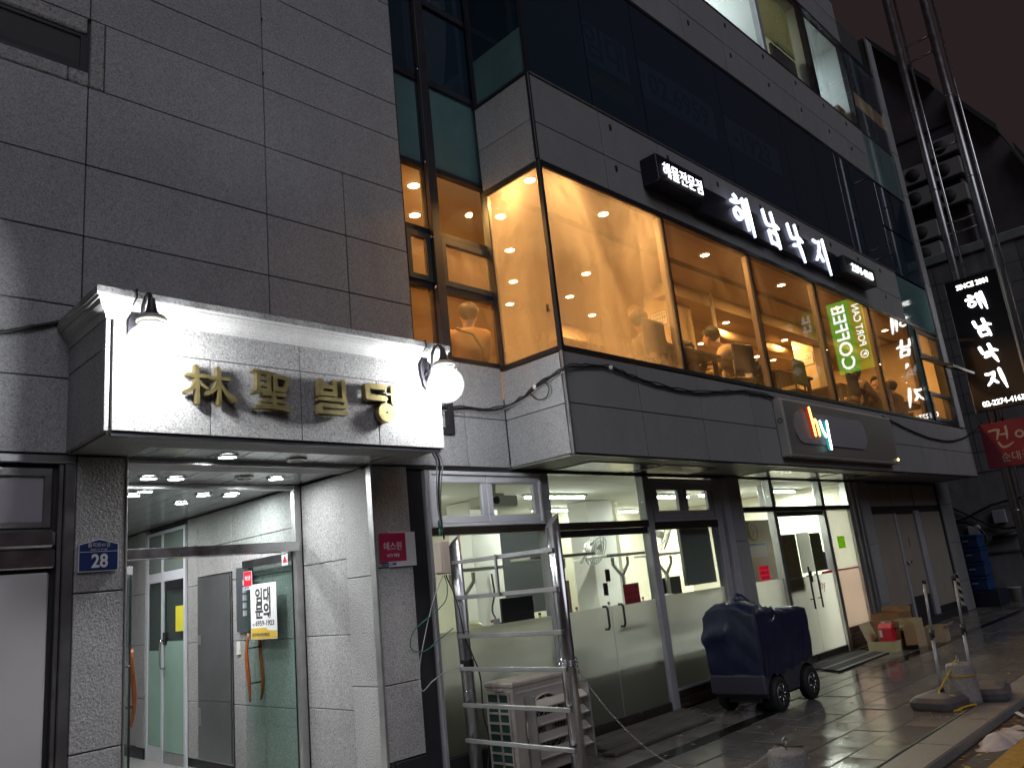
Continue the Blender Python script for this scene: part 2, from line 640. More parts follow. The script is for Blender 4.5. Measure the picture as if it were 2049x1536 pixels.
M['vest'] = plain('quilted_vest', (0.035, 0.032, 0.034), 0.5)
M['sleeve'] = plain('tan_sleeve', (0.50, 0.36, 0.20), 0.8)
M['coat'] = plain('olive_coat', (0.14, 0.11, 0.06), 0.8)
M['coat_tan'] = plain('tan_coat', (0.46, 0.27, 0.11), 0.8)
M['trousers'] = plain('dark_trousers', (0.03, 0.028, 0.035), 0.8)
M['bottle'] = plain('green_bottle', (0.05, 0.22, 0.04), 0.15)
M['orange'] = plain('orange_plastic', (0.62, 0.16, 0.02), 0.4)
M['plant'] = plain('leaf_green', (0.05, 0.12, 0.03), 0.6)


def tinted():
    a = N('tinted_office_glass')
    tr = a.n('BsdfTransparent')
    tr.inputs['Color'].default_value = (0.42, 0.5, 0.55, 1)
    df = a.n('BsdfDiffuse')
    df.inputs['Color'].default_value = (0.07, 0.13, 0.19, 1)
    m0 = a.n('MixShader')
    m0.inputs[0].default_value = 0.22
    gl = a.n('BsdfGlossy', Roughness=0.0)
    m1 = a.n('MixShader')
    a.l(schlick(a), m1.inputs[0])
    a.l(tr.outputs[0], m0.inputs[1])
    a.l(df.outputs[0], m0.inputs[2])
    a.l(m0.outputs[0], m1.inputs[1])
    a.l(gl.outputs[0], m1.inputs[2])
    return a.done(m1.outputs[0])


M['glass_tint'] = tinted()


def thin_paper(name, c):
    a = N(name)
    tl = a.n('BsdfTranslucent')
    tl.inputs['Color'].default_value = (*c, 1)
    df = a.n('BsdfDiffuse')
    df.inputs['Color'].default_value = (*c, 1)
    m = a.n('MixShader')
    m.inputs[0].default_value = 0.82
    a.l(df.outputs[0], m.inputs[1])
    a.l(tl.outputs[0], m.inputs[2])
    return a.done(m.outputs[0])


M['thin_paper'] = thin_paper('thin_white_paper', (0.92, 0.92, 0.9))
M['pink_paper'] = thin_paper('thin_pink_paper', (0.78, 0.10, 0.20))
M['red_paper'] = thin_paper('thin_red_paper', (0.36, 0.09, 0.11))
M['green_paper'] = thin_paper('thin_green_paper', (0.36, 0.60, 0.06))


def frosted(name, tint, trans=0.10, warm=0.0):
    a = N(name)
    tl = a.n('BsdfTranslucent')
    c = a.mul(a.ramp(a.noise(1.3, 4.0), [(0.3, 0.86), (0.7, 1.0)]), (*tint, 1))
    a.l(c, tl.inputs['Color'])
    df = a.n('BsdfDiffuse')
    df.inputs['Color'].default_value = (0.10, 0.11, 0.10, 1)
    tr = a.n('BsdfTransparent')
    m0 = a.n('MixShader')
    m0.inputs[0].default_value = 0.15
    a.l(tl.outputs[0], m0.inputs[1])
    a.l(df.outputs[0], m0.inputs[2])
    m1 = a.n('MixShader')
    m1.inputs[0].default_value = trans
    a.l(m0.outputs[0], m1.inputs[1])
    a.l(tr.outputs[0], m1.inputs[2])
    gl = a.n('BsdfGlossy', Roughness=0.08)
    m2 = a.n('MixShader')
    a.l(schlick(a), m2.inputs[0])
    a.l(m1.outputs[0], m2.inputs[1])
    a.l(gl.outputs[0], m2.inputs[2])
    return a.done(m2.outputs[0])


M['frost'] = frosted('frosted_film', (0.92, 0.94, 0.90))
M['frost_green'] = plain('green_frosted_film', (0.30, 0.46, 0.37), 0.25, nscale=1.5, namt=0.15)


def paving(name, lo, hi, r0_, r1_, tint):
    a = N(name)
    c = a.ramp(a.noise(120.0, 2.0, 0.7), [(0.3, (lo * tint[0], lo * tint[1], lo * tint[2])), (0.7, (hi * tint[0], hi * tint[1], hi * tint[2]))])
    c = a.mul(c, a.ramp(a.noise(1.7, 4.0, 0.6), [(0.3, 0.6), (0.65, 1.0)]))
    c = a.mul(c, a.ramp(a.rnd(), [(0, 0.78), (1, 1.0)]))
    rg = a.ramp(a.noise(1.1, 3.0, 0.6), [(0.36, r0_), (0.66, r1_)])
    nm = a.bump(a.noise(70.0, 3.0, 0.6), 0.10, 0.004)
    return a.done(a.pbr(c, rg, 0.0, nm))


M['paving'] = paving('wet_granite_paving', 0.15, 0.29, 0.05, 0.30, (1.0, 0.93, 0.82))
M['paving_dark'] = paving('wet_dark_paving', 0.015, 0.035, 0.08, 0.2, (1.0, 1.0, 1.0))
M['kerb'] = granite('kerb_granite', 0.11, 0.2, 0.3, (1.0, 0.96, 0.9), scale=90.0, rough=0.5, bump=0.4)


def asphalt():
    a = N('worn_asphalt')
    c = a.ramp(a.noise(160.0, 2.0, 0.7), [(0.3, (0.03, 0.028, 0.026)), (0.62, (0.075, 0.07, 0.064)), (0.75, (0.13, 0.12, 0.11))])
    c = a.mul(c, a.ramp(a.noise(0.8, 5.0, 0.65), [(0.3, 0.6), (0.7, 1.0)]))
    rg = a.ramp(a.noise(1.5, 3.0), [(0.35, 0.35), (0.65, 0.8)])
    return a.done(a.pbr(c, rg, 0.0, a.bump(a.noise(110.0, 3.0, 0.6), 0.6, 0.006)))


M['asphalt'] = asphalt()


def lamp_shell():
    a = N('opal_lamp_globe')
    tr = a.n('BsdfTransparent')
    e = a.n('Emission', Strength=5.0)
    e.inputs['Color'].default_value = (0.96, 0.98, 1.0, 1)
    m0 = a.n('MixShader')
    m0.inputs[0].default_value = 0.12
    a.l(tr.outputs[0], m0.inputs[1])
    a.l(e.outputs[0], m0.inputs[2])
    gl = a.n('BsdfGlossy', Roughness=0.02)
    m1 = a.n('MixShader')
    a.l(schlick(a), m1.inputs[0])
    a.l(m0.outputs[0], m1.inputs[1])
    a.l(gl.outputs[0], m1.inputs[2])
    return a.done(m1.outputs[0])


M['lamp_glass'] = lamp_shell()
M['bulb'] = emit('lamp_bulb', (0.95, 0.97, 1.0), 290.0)
M['down_cool'] = emit('cool_downlight', (0.95, 0.97, 1.0), 90.0)
M['down_warm'] = emit('warm_downlight', (1.0, 0.62, 0.28), 60.0)
M['down_off'] = plain('unlit_downlight', (0.35, 0.34, 0.33), 0.3)
M['tube'] = emit('fluorescent_tube', (0.96, 1.0, 0.90), 60.0)
M['panel_cool'] = emit('office_light_panel', (0.86, 0.94, 1.0), 12.0)
M['letter_white'] = emit('lit_white_letters', (0.93, 0.95, 1.0), 4.0)
M['letter_side'] = emit('lit_letter_edges', (0.6, 0.65, 1.0), 1.6)
M['letter_blade'] = emit('lit_blade_letters', (1.0, 0.98, 0.93), 5.0)
M['neon_orange'] = emit('lit_orange_letter', (1.0, 0.42, 0.10), 5.0)
M['neon_white'] = emit('lit_pale_letter', (0.85, 1.0, 0.98), 5.0)
M['neon_red'] = emit('lit_red_edge', (0.8, 0.05, 0.02), 0.5)
M['neon_teal'] = emit('lit_teal_edge', (0.05, 0.55, 0.55), 0.7)
M['coffee_green'] = emit('lit_green_panel', (0.05, 0.52, 0.04), 2.0)
M['coffee_lime'] = emit('lit_lime_panel', (0.42, 0.50, 0.02), 1.3)
M['coffee_white'] = emit('lit_coffee_letters', (0.95, 1.0, 0.98), 4.5)
M['led_amber'] = emit('amber_led', (1.0, 0.75, 0.25), 8.0)
M['red_led'] = emit('red_indicator', (1.0, 0.08, 0.05), 2.0)

# ------------------------------------------------------------------ ground
o = struct(obj('road', MB().box(-150, 250, -150, 2.36, -0.5, -0.075), M['asphalt']))
road = o
o = obj('yellow_line', MB().box(-20, 60, 1.88, 2.08, -0.075, -0.071), M['yellow_paint'], road)

walk = struct(obj('sidewalk', MB().box(-20, 150, 2.66, 40, -0.5, -0.035), M['backing']))
kerb = struct(obj('kerb', MB().box(-20, 60, 2.38, 2.655, -0.5, -0.02), M['backing']))
x = -3.0
while x < 24:
    w = 1.0
    o = obj('kerb_stone', MB().box(x + 0.004, x + w - 0.004, 2.36, 2.655, -0.3, random.uniform(-0.002, 0.003), bev=0.012), M['kerb'], kerb)
    x += w
# paving slabs: rows along the street, running bond
rows = []
y = 2.665
for dy in (0.31, 0.325, 0.325, 0.325, 0.34):
    rows.append((y, y + dy, 'paving')); y += dy
rows.append((y, 4.475 - 0.185, 'paving'))
rows.append((4.29, 4.475, 'paving_dark'))
rows.append((4.475, 4.80, 'paving'))
rows.append((4.80, 5.12, 'paving'))
rows.append((5.12, 5.44, 'paving'))
cache = {}
for ri, (y0, y1, mt) in enumerate(rows):
    L = 0.62 if mt == 'paving' else 0.9
    x = 3.3 + (L / 2 if ri % 2 else 0.0)
    while x < 20.5:
        far = x > 15
        w = L * (2 if far else 1)
        key = (round(y0, 3), w, mt)
        if key not in cache:
            mb = MB().box(0.005, w - 0.005, y0 + 0.005, y1 - 0.005, -0.05, 0.0, bev=0.004)
            s_ = obj('paving_slab', mb, M[mt], walk)
            cache[key] = s_
        else:
            s_ = cache[key].copy()
            COL.objects.link(s_)
        s_.location = (x, 0, random.uniform(-0.002, 0.002))
        s_.rotation_euler = (random.uniform(-0.0007, 0.0007), random.uniform(-0.0006, 0.0006), 0)
        x += w
obj('paving_apron', MB().box(-18, 3.29, 2.665, 5.44, -0.05, -0.002), M['paving'], walk)
obj('far_apron', MB().box(20.62, 60, 2.665, 5.44, -0.05, -0.004), M['paving'], walk)

# ------------------------------------------------------------------ the office building
B = thing('office_building', 'grey granite office building with a lit restaurant bay above glass shopfronts', 'building', (10, 5.5, 0))


def stone_wall(name, face, xs, zs, at, mat, skip=None, gap=0.009, th=0.03, back=0.1, parent=None, only_back=None):
    """cladding slabs with open joints on a backing. face 'S': plane y = at, xs along X; face 'W': plane x = at, xs along Y"""
    wb = MB()
    ax0, ax1, z0, z1 = xs[0], xs[-1], zs[0], zs[-1]
    if face == 'S':
        wb.box(ax0 + 0.002, ax1 - 0.002, at + th * 0.7, at + th + back, z0 + 0.002, z1 - 0.002)
    else:
        wb.box(at + th * 0.7, at + th + back, ax0 + 0.002, ax1 - 0.002, z0 + 0.002, z1 - 0.002)
    if only_back:
        wb.bm.free()
        wb = MB()
        for q in only_back:
            wb.box(*q)
    w = obj(name, wb, M['backing'], parent or B)
    for i in range(len(xs) - 1):
        for j in range(len(zs) - 1):
            if skip and skip(i, j, (xs[i] + xs[i + 1]) / 2, (zs[j] + zs[j + 1]) / 2):
                continue
            d = random.uniform(-0.0015, 0.0015)
            a0, a1, b0, b1 = xs[i] + gap / 2, xs[i + 1] - gap / 2, zs[j] + gap / 2, zs[j + 1] - gap / 2
            mb = MB()
            if face == 'S':
                mb.box(a0, a1, at + d, at + th + d, b0, b1, bev=0.003)
            else:
                mb.box(at + d, at + th + d, a0, a1, b0, b1, bev=0.003)
            obj('stone_panel', mb, mat, w)
    return w


YW = 5.445
# left wall above the doors, two zones (the joint at x 3.745 only exists lower down)
zl = [2.66, 3.155, 3.66, 4.18, 4.725, 5.35, 5.925, 6.32, 6.9, 7.5, 8.1]
stone_wall('facade_wall', 'S', [-1.2, 0.2, 1.6], zl, YW, M['granite'],
           skip=lambda i, j, x, z: 5.35 < z < 5.92 and i == 1,
           only_back=[(-1.2, 1.6, YW + 0.022, YW + 0.2, 2.66, 5.35), (-1.2, 0.2, YW + 0.022, YW + 0.2, 5.35, 5.925), (-1.2, 1.6, YW + 0.022, YW + 0.2, 5.925, 8.1)])
stone_wall('facade_wall', 'S', [1.6, 2.98, 3.745, 4.43], zl[:6], YW, M['granite'])
stone_wall('facade_wall', 'S', [1.705, 2.98, 4.43], zl[5:7], YW, M['granite'])
stone_wall('facade_wall', 'S', [1.6, 2.98, 4.43], zl[6:], YW, M['granite'])
stone_wall('facade_wall', 'S', [-3.6, -2.4, -1.2], [0.0, 0.9, 1.8, 2.66] + zl[1:], YW, M['granite'])
obj('facade_wall', MB().box(-3.6, 4.43, YW + 0.01, YW + 0.15, 8.1, 12.6), M['granite'], B)
# small anchor hooks on a joint
for zz in (6.6, 6.05):
    obj('hook', MB().torus((2.975, YW - 0.012, zz), 0.014, 0.004, (1, 0, 0), 8, 5), M['dark_steel'], B)
# small window with split-faced surround
wsur = obj('stone_surround', MB().box(0.18, 1.70, YW + 0.035, YW + 0.17, 5.36, 5.915), M['backing'], B)
for q in ((0.205, 0.9, 5.80, 5.92), (0.908, 1.58, 5.80, 5.92), (0.205, 1.46, 5.355, 5.465), (1.468, 1.60, 5.355, 5.465)):
    obj('split_stone', MB().box(q[0], q[1], YW - 0.006, YW + 0.06, q[2], q[3], bev=0.008), M['granite_split'], wsur)
obj('split_stone', MB().box(1.607, 1.70, YW - 0.008, YW + 0.06, 5.355, 5.92, bev=0.008), M['granite_split'], wsur)
w = obj('window', MB().box(0.2, 1.59, YW + 0.02, YW + 0.06, 5.47, 5.505).box(0.2, 1.59, YW + 0.02, YW + 0.06, 5.765, 5.795).box(1.545, 1.59, YW + 0.02, YW + 0.06, 5.505, 5.765), M['dark_frame'], B)
obj('pane', MB().box(0.2, 1.545, YW + 0.045, YW + 0.052, 5.505, 5.765), plain('sage_glass', (0.05, 0.075, 0.055), 0.1), w)

# stainless steel side entrance left of the portal
d = obj('side_entrance', MB().box(0.1, 1.6, YW + 0.06, YW + 0.16, 0.0, 2.66), M['dark_steel'], B)
obj('door_frame', MB().box(1.535, 1.60, YW - 0.0, YW + 0.058, 0.0, 2.60, bev=0.006).box(0.1, 1.60, YW + 0.0, YW + 0.058, 2.60, 2.655, bev=0.006), M['steel_dull'], d)
obj('door_post', MB().box(1.505, 1.532, YW + 0.01, YW + 0.058, 0.0, 2.595, bev=0.004), M['steel_dull'], d)
obj('transom_frame', MB().box(0.1, 1.47, YW + 0.02, YW + 0.058, 2.52, 2.57, bev=0.003).box(1.425, 1.47, YW + 0.02, YW + 0.058, 2.20, 2.52, bev=0.003).box(0.1, 1.425, YW + 0.02, YW + 0.058, 2.2, 2.235, bev=0.003), M['steel_dull'], d)
obj('transom_panel', MB().box(0.1, 1.425, YW + 0.04, YW + 0.058, 2.236, 2.519), plain('grey_panel', (0.33, 0.32, 0.34), 0.3), d)
obj('header_bar', MB().box(0.1, 1.495, YW - 0.01, YW + 0.055, 2.072, 2.19, bev=0.02), M['steel'], d)
obj('header_bar', MB().box(0.1, 1.495, YW + 0.0, YW + 0.055, 1.955, 2.068, bev=0.008), M['steel'], d)
obj('door_leaf', MB().box(0.1, 1.47, YW + 0.01, YW + 0.05, 0.02, 1.93, bev=0.012), plain('taupe_door', (0.56, 0.54, 0.53), 0.35, nscale=1.0, namt=0.15), d)  # leaf colour lightened in place of stronger light at this low corner

# pilasters beside the entrance
def pilaster(x0, x1, zs):
    p = obj('pilaster', MB().box(x0 + 0.01, x1 - 0.01, YW + 0.025, YW + 0.2, 0.0, 2.655), M['backing'], B)
    for j in range(len(zs) - 1):
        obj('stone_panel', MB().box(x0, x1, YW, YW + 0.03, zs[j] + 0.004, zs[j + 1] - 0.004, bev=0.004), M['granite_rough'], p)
    return p
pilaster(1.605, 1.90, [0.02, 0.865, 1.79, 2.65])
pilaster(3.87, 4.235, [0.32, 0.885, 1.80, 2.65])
obj('plinth', MB().box(3.93, 4.235, YW - 0.012, YW + 0.1, 0.0, 0.312, bev=0.004), M['dark_steel'], B)
obj('steel_cover_strip', MB().box(4.24, 4.42, YW + 0.03, YW + 0.06, 0.0, 2.66), M['dark_steel'], B)
obj('corner_trim', MB().box(3.845, 3.868, YW - 0.012, YW + 0.06, 0.0, 2.65, bev=0.003), M['aluminium'], B)
obj('corner_trim', MB().box(1.902, 1.915, YW - 0.004, YW + 0.06, 0.0, 2.65, bev=0.003), M['aluminium'], B)

# entrance portal: granite fascia box with moulded cornice
PX0, PX1, PY, PZ0, PZ1 = 1.562, 4.085, 4.76, 2.675, 3.36
portal = obj('entrance_portal', MB().box(PX0 + 0.02, PX1 - 0.01, PY + 0.02, PY + 0.18, 2.70, 3.36).box(PX0 - 0.02, PX0 + 0.12, PY + 0.18, YW, 2.70, 3.36).box(PX1 - 0.13, PX1 - 0.012, PY + 0.18, YW, 2.70, 3.36).box(PX0 + 0.02, PX1 - 0.01, PY + 0.1, YW, 3.37, 3.45), M['backing'], B)
for (a0, a1, b0, b1) in ((1.578, 2.168, 2.675, 3.172), (2.174, 2.82, 2.675, 3.172), (2.825, 3.471, 2.675, 3.172), (3.477, 4.085, 2.675, 3.172), (1.578, 2.82, 3.178, 3.365), (2.825, 4.085, 3.178, 3.365)):
    obj('stone_panel', MB().box(a0, a1, PY, PY + 0.03, b0, b1, bev=0.0025), M['granite_portal'], portal)
obj('stone_panel', MB().box(1.534, 1.560, PY - 0.002, YW, 2.67, 3.172, bev=0.003), M['granite_portal'], portal)
obj('stone_panel', MB().box(1.534, 1.560, PY - 0.002, YW, 3.178, 3.355, bev=0.003), M['granite_portal'], portal)
obj('stone_panel', MB().box(PX1, PX1 + 0.024, PY + 0.002, YW, 2.675, 3.365, bev=0.003), M['granite_portal'], portal)
obj('drip_band', MB().box(1.578, 4.07, PY + 0.012, PY + 0.04, 2.645, 2.672), M['dark_frame'], portal)


def cornice_profile():
    # (overhang, z)
    return [(0.0, 3.362), (0.006, 3.385), (0.012, 3.392), (0.016, 3.402), (0.03, 3.414), (0.045, 3.432), (0.052, 3.452), (0.054, 3.458), (0.064, 3.460), (0.065, 3.476), (0.075, 3.479), (0.076, 3.486)]


def sweep_cornice(name, prof, mat, close=True):
    mb = MB()
    bm = mb.bm
    rings = []
    x0, x1 = 1.534, PX1 + 0.024
    for (d_, z_) in prof:
        ring = [bm.verts.new((x0 - d_, YW - 0.002, z_)), bm.verts.new((x0 - d_, PY - d_, z_)), bm.verts.new((x1 + d_, PY - d_, z_)), bm.verts.new((x1 + d_, YW - 0.002, z_))]
        rings.append(ring)
    for i in range(len(rings) - 1):
        for k in range(3):
            bm.faces.new((rings[i][k], rings[i][k + 1], rings[i + 1][k + 1], rings[i + 1][k]))
    bm.faces.new(rings[0][::-1])
    bm.faces.new(rings[-1])
    for k in (0, 3):
        bm.faces.new([r_[k] for r_ in rings])
    # recalculated in obj()
    return obj(name, mb, mat, portal)


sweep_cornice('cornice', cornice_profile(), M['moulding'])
sweep_cornice('cornice_cap', [(0.072, 3.487), (0.078, 3.49), (0.078, 3.528), (0.07, 3.534)], M['cornice_cap'])
# soffit of the portal: stone border, metal slats, band
sof = obj('portal_soffit', MB().box(1.565, 4.07, PY + 0.045, PY + 0.36, 2.66, 2.70).box(1.565, 1.925, PY + 0.36, 5.46, 2.66, 2.70).box(3.86, 4.07, PY + 0.36, 5.46, 2.66, 2.70), M['granite_shaded'], portal)
obj('ceiling_band', MB().box(1.92, 3.86, 5.53, 5.545, 2.63, 2.70), M['steel'], B)
obj('ceiling_band', MB().box(1.92, 3.86, 5.55, 5.925, 2.652, 2.70), M['granite_shaded'], B)


def slat_ceiling(y0, y1, xs, parent, mat='slat', z=2.664):
    c = obj('slat_ceiling', MB().box(xs[0], xs[-1], y0, y1, z + 0.03, z + 0.05), M['black'], parent)
    for i in range(len(xs) - 1):
        obj('ceiling_slat', MB().box(xs[i] + 0.006, xs[i + 1] - 0.006, y0 + 0.003, y1 - 0.003, z, z + 0.025, bev=0.003), M[mat], c)
    return c


xsl = [1.93, 2.014, 2.229, 2.444, 2.659, 2.874, 3.089, 3.304, 3.519, 3.734, 3.86]
slat_ceiling(5.125, 5.525, xsl, B)
slat_ceiling(5.935, 6.60, xsl, B)
slat_ceiling(6.64, 10.9, [1.93 + 0.215 * k for k in range(9)] + [3.87], B)

# entrance jamb wall (faces -X), front return and lobby wall
jw = obj('jamb_wall', MB().box(3.90, 4.05, 5.46, 11.2, 0.0, 2.66), M['backing'], B)
for z0, z1 in ((0.02, 0.69), (0.696, 1.288), (1.294, 1.91), (1.916, 2.645)):
    obj('stone_panel', MB().box(3.862, 3.895, 5.875, 6.58, z0, z1, bev=0.004), M['granite_portal'], jw)
for z0, z1 in ((0.02, 0.88), (0.886, 1.745), (1.751, 2.645)):
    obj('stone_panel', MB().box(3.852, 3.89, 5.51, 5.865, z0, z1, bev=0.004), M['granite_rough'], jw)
for (y0, y1) in ((6.66, 7.38), (7.386, 8.02)):
    for z0, z1 in ((0.02, 0.67), (0.676, 1.28), (1.286, 1.89), (1.896, 2.28), (2.286, 2.65)):
        obj('stone_panel', MB().box(3.87, 3.899, y0, y1, z0, z1, bev=0.004), M['granite_portal'], jw)
for (y0, y1, z0, z1) in ((8.026, 8.85, 1.98, 2.28), (8.026, 8.85, 2.286, 2.65), (8.856, 9.12, 0.1, 0.67), (8.856, 9.12, 0.676, 1.28), (8.856, 9.12, 1.286, 1.89), (8.856, 9.12, 1.896, 2.33), (8.856, 9.12, 2.336, 2.65)):
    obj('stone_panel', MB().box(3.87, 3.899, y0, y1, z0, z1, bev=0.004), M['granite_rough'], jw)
for (y0, y1) in ((10.29, 10.54), (10.546, 11.1)):
    for z0, z1 in ((0.12, 0.67), (0.676, 1.28), (1.286, 1.89), (1.896, 2.65)):
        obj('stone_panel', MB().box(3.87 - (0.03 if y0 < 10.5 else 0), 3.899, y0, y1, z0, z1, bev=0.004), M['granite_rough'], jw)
obj('skirting', MB().box(3.83, 3.899, 10.28, 11.1, 0.0, 0.115, bev=0.003), M['black'], jw)
# lobby left wall, back wall, floor
lw = obj('lobby_wall', MB().box(1.6, 1.895, 5.66, 11.2, 0.0, 2.66), M['backing'], B)
for k in range(6):
    for z0, z1 in ((0.02, 0.67), (0.676, 1.28), (1.286, 1.89), (1.896, 2.65)):
        obj('stone_panel', MB().box(1.898, 1.925, 5.66 + 0.9 * k, 5.66 + 0.9 * k + 0.894, z0, z1, bev=0.004), M['granite_portal'], lw)
obj('lobby_wall', MB().box(1.6, 4.05, 11.1, 11.3, 0.0, 2.66), M['granite'], B)
obj('lobby_floor', MB().box(1.6, 3.9, 5.45, 11.1, -0.1, 0.003), M['floor_in'], B)

# entrance glazing at y 6.62
EY = 6.62
ent = obj('entrance_frame', MB().box(3.79, 3.86, EY - 0.03, EY + 0.03, 0.0, 2.655, bev=0.004).box(1.93, 1.99, EY - 0.03, EY + 0.03, 0.0, 2.655, bev=0.004).box(1.99, 3.79, EY - 0.03, EY + 0.03, 2.615, 2.655, bev=0.004), M['aluminium'], B)
obj('header_bar', MB().box(1.94, 3.80, EY - 0.09, EY + 0.05, 2.05, 2.135, bev=0.004), M['steel'], ent)
obj('transom_pane', MB().box(1.99, 3.79, EY - 0.004, EY + 0.004, 2.136, 2.614), M['glass'], ent)
# right leaf, swung open against the jamb wall
leaf = obj('glass_door', MB().box(3.785, 3.795, 6.66, 7.60, 0.10, 1.99), M['glass_door'], B)
obj('top_rail', MB().box(3.77, 3.81, 6.655, 7.60, 1.975, 2.05, bev=0.003), M['steel'], leaf)
obj('bottom_rail', MB().box(3.77, 3.81, 6.655, 7.60, 0.02, 0.11, bev=0.003), M['steel'], leaf)
obj('door_edge', MB().box(3.7835, 3.7965, 6.648, 6.659, 0.11, 1.975), M['glass_edge'], leaf)


def bow_handle(xc, yc, dx, dy, z0, z1, parent):
    """curved wooden pull: two staves on either side of the glass"""
    for sgn in (-1, 1):
        pts, rs = [], []
        for k in range(11):
            t = k / 10
            s_ = sgn * (0.055 + 0.02 * math.sin(math.pi * t))
            pts.append((xc + dx * s_ + dy * 0.02 * math.sin(math.pi * 2 * t), yc + dy * s_ - dx * 0.02 * math.sin(math.pi * 2 * t), z0 + (z1 - z0) * t))
            rs.append(0.011 + 0.010 * math.sin(math.pi * t))
        obj('handle', MB().tube(pts, rs, 8), M['handle_wood'], parent)
    for zz in (z0 + (z1 - z0) * 0.26, z0 + (z1 - z0) * 0.78):
        obj('handle_bolt', MB().tube([(xc - dx * 0.06, yc - dy * 0.06, zz), (xc + dx * 0.06, yc + dy * 0.06, zz)], 0.008, 8), M['dark_steel'], parent)


bow_handle(3.79, 7.42, 1, 0, 0.74, 1.36, leaf)
# left leaf, half open
A0 = Vector((1.97, 6.66, 0))
dv = Vector((0.69, 0.724, 0)).normalized()
lm = Matrix.Rotation(math.atan2(dv.y, dv.x), 4, 'Z')
leaf2 = obj('glass_door', MB().box(1.97, 2.90, 6.655, 6.665, 0.10, 1.99), M['glass_door'], B)
e1 = obj('top_rail', MB().box(1.97, 2.90, 6.64, 6.68, 1.975, 2.05, bev=0.003), M['steel'], leaf2)
e2 = obj('bottom_rail', MB().box(1.97, 2.90, 6.64, 6.68, 0.02, 0.11, bev=0.003), M['steel'], leaf2)
e3 = obj('door_edge', MB().box(2.90, 2.912, 6.652, 6.668, 0.11, 1.975), M['glass_edge'], leaf2)
bow_handle(2.82, 6.66, 0, 1, 0.74, 1.36, leaf2)
leaf2.matrix_basis = Matrix.Translation(A0) @ lm @ Matrix.Translation(-A0)
# lobby inner door and cabinets on the right wall
dr = obj('lobby_door_frame', MB().box(3.845, 3.87, 9.13, 9.18, 0, 2.6).box(3.845, 3.87, 9.76, 9.81, 0, 2.6).box(3.845, 3.87, 10.22, 10.27, 0, 2.6).box(3.85, 3.87, 9.18, 10.22, 2.00, 2.11).box(3.85, 3.87, 9.18, 10.22, 2.56, 2.6).box(3.85, 3.87, 9.81, 10.22, 0.0, 0.16), M['white_frame'], B)
obj('glass_pane', MB().box(3.855, 3.862, 9.815, 10.215, 1.22, 1.995), M['glass_door'], dr)
obj('frosted_pane', MB().box(3.855, 3.862, 9.815, 10.215, 0.165, 1.215), M['frost_green'], dr)
obj('glass_pane', MB().box(3.855, 3.862, 9.185, 9.755, 1.32, 1.995), M['glass_door'], dr)
obj('frosted_pane', MB().box(3.855, 3.862, 9.185, 9.755, 0.125, 1.315), M['frost_green'], dr)
obj('glass_pane', MB().box(3.855, 3.862, 9.185, 10.215, 2.115, 2.555), plain('grey_green_glass', (0.16, 0.19, 0.17), 0.08), dr)
obj('door_closer', MB().box(3.83, 3.85, 9.2, 9.66, 1.90, 1.98, bev=0.005), M['black'], dr)
obj('bottom_rail', MB().box(3.85, 3.87, 9.185, 9.755, 0.0, 0.12, bev=0.003), M['aluminium'], dr)
obj('handle', MB().tube([(3.85, 9.70, 1.33), (3.80, 9.70, 1.33), (3.79, 9.70, 1.28), (3.79, 9.70, 1.06), (3.80, 9.70, 1.02), (3.85, 9.68, 1.02)], 0.012, 8), M['steel'], dr)
obj('door_lock', MB().box(3.835, 3.856, 9.66, 9.74, 1.28, 1.42, bev=0.004), M['black'], dr)
# room seen through that glass: stacked cartons
obj('store_room', MB().box(4.6, 4.7, 9.0, 10.6, 0.0, 2.6), M['cream'], B)
t = thing('carton', 'brown carton on top of a stack behind the lobby glass door', 'box', (4.3, 9.45, 1.55), 'cartons stacked behind the lobby door')
obj('carton_body', MB().box(4.05, 4.5, 9.2, 9.72, 1.3, 1.66, bev=0.006), M['carton'], t)
t = thing('carton', 'tan carton beneath the brown one behind the lobby glass door', 'box', (4.3, 9.45, 0.95), 'cartons stacked behind the lobby door')
obj('carton_body', MB().box(4.05, 4.5, 9.22, 9.72, 0.0, 1.29, bev=0.006), M['carton_tan'], t)
t = thing('carton', 'narrow tan carton behind the lobby sidelight left of the door', 'box', (4.3, 10.0, 0.95), 'cartons stacked behind the lobby door')
obj('carton_body', MB().box(4.05, 4.4, 9.86, 10.02, 0.0, 1.72, bev=0.006), M['carton_tan'], t)
cb = thing('service_cabinet', 'dark grey steel service cabinet set into the lobby wall beside the glass door', 'cabinet', (3.86, 8.44, 0.1))
obj('cabinet_frame', MB().box(3.862, 3.9, 8.04, 8.84, 0.1, 1.97, bev=0.004), M['steel_dull'], cb)
dd = obj('cabinet_door', MB().box(3.85, 3.861, 8.06, 8.82, 0.70, 1.95, bev=0.003), M['cabinet'], cb)
obj('latch', MB().box(3.842, 3.8495, 8.74, 8.79, 1.26, 1.36, bev=0.002), M['aluminium'], dd)
dd = obj('cabinet_door', MB().box(3.85, 3.861, 8.06, 8.82, 0.12, 0.685, bev=0.003), M['cabinet'], cb)
obj('latch', MB().box(3.842, 3.8495, 8.74, 8.80, 0.44, 0.62, bev=0.002), M['aluminium'], dd)
t = thing('intercom_panel', 'dark grey building intercom panel on the stone behind the open glass door', 'intercom', (3.86, 7.7, 1.37))
obj('panel_body', MB().box(3.835, 3.869, 7.56, 7.87, 1.37, 2.0, bev=0.004), plain('slate_panel', (0.06, 0.07, 0.075), 0.35), t)
for k in range(5):
    obj('name_slot', MB().box(3.830, 3.8345, 7.64, 7.72, 1.52 + 0.075 * k, 1.575 + 0.075 * k), M['grey_frame'], t)
t = thing('light_switch', 'small cream switch plate on the stone left of the red brown pull handles', 'switch', (3.865, 7.9, 1.2))
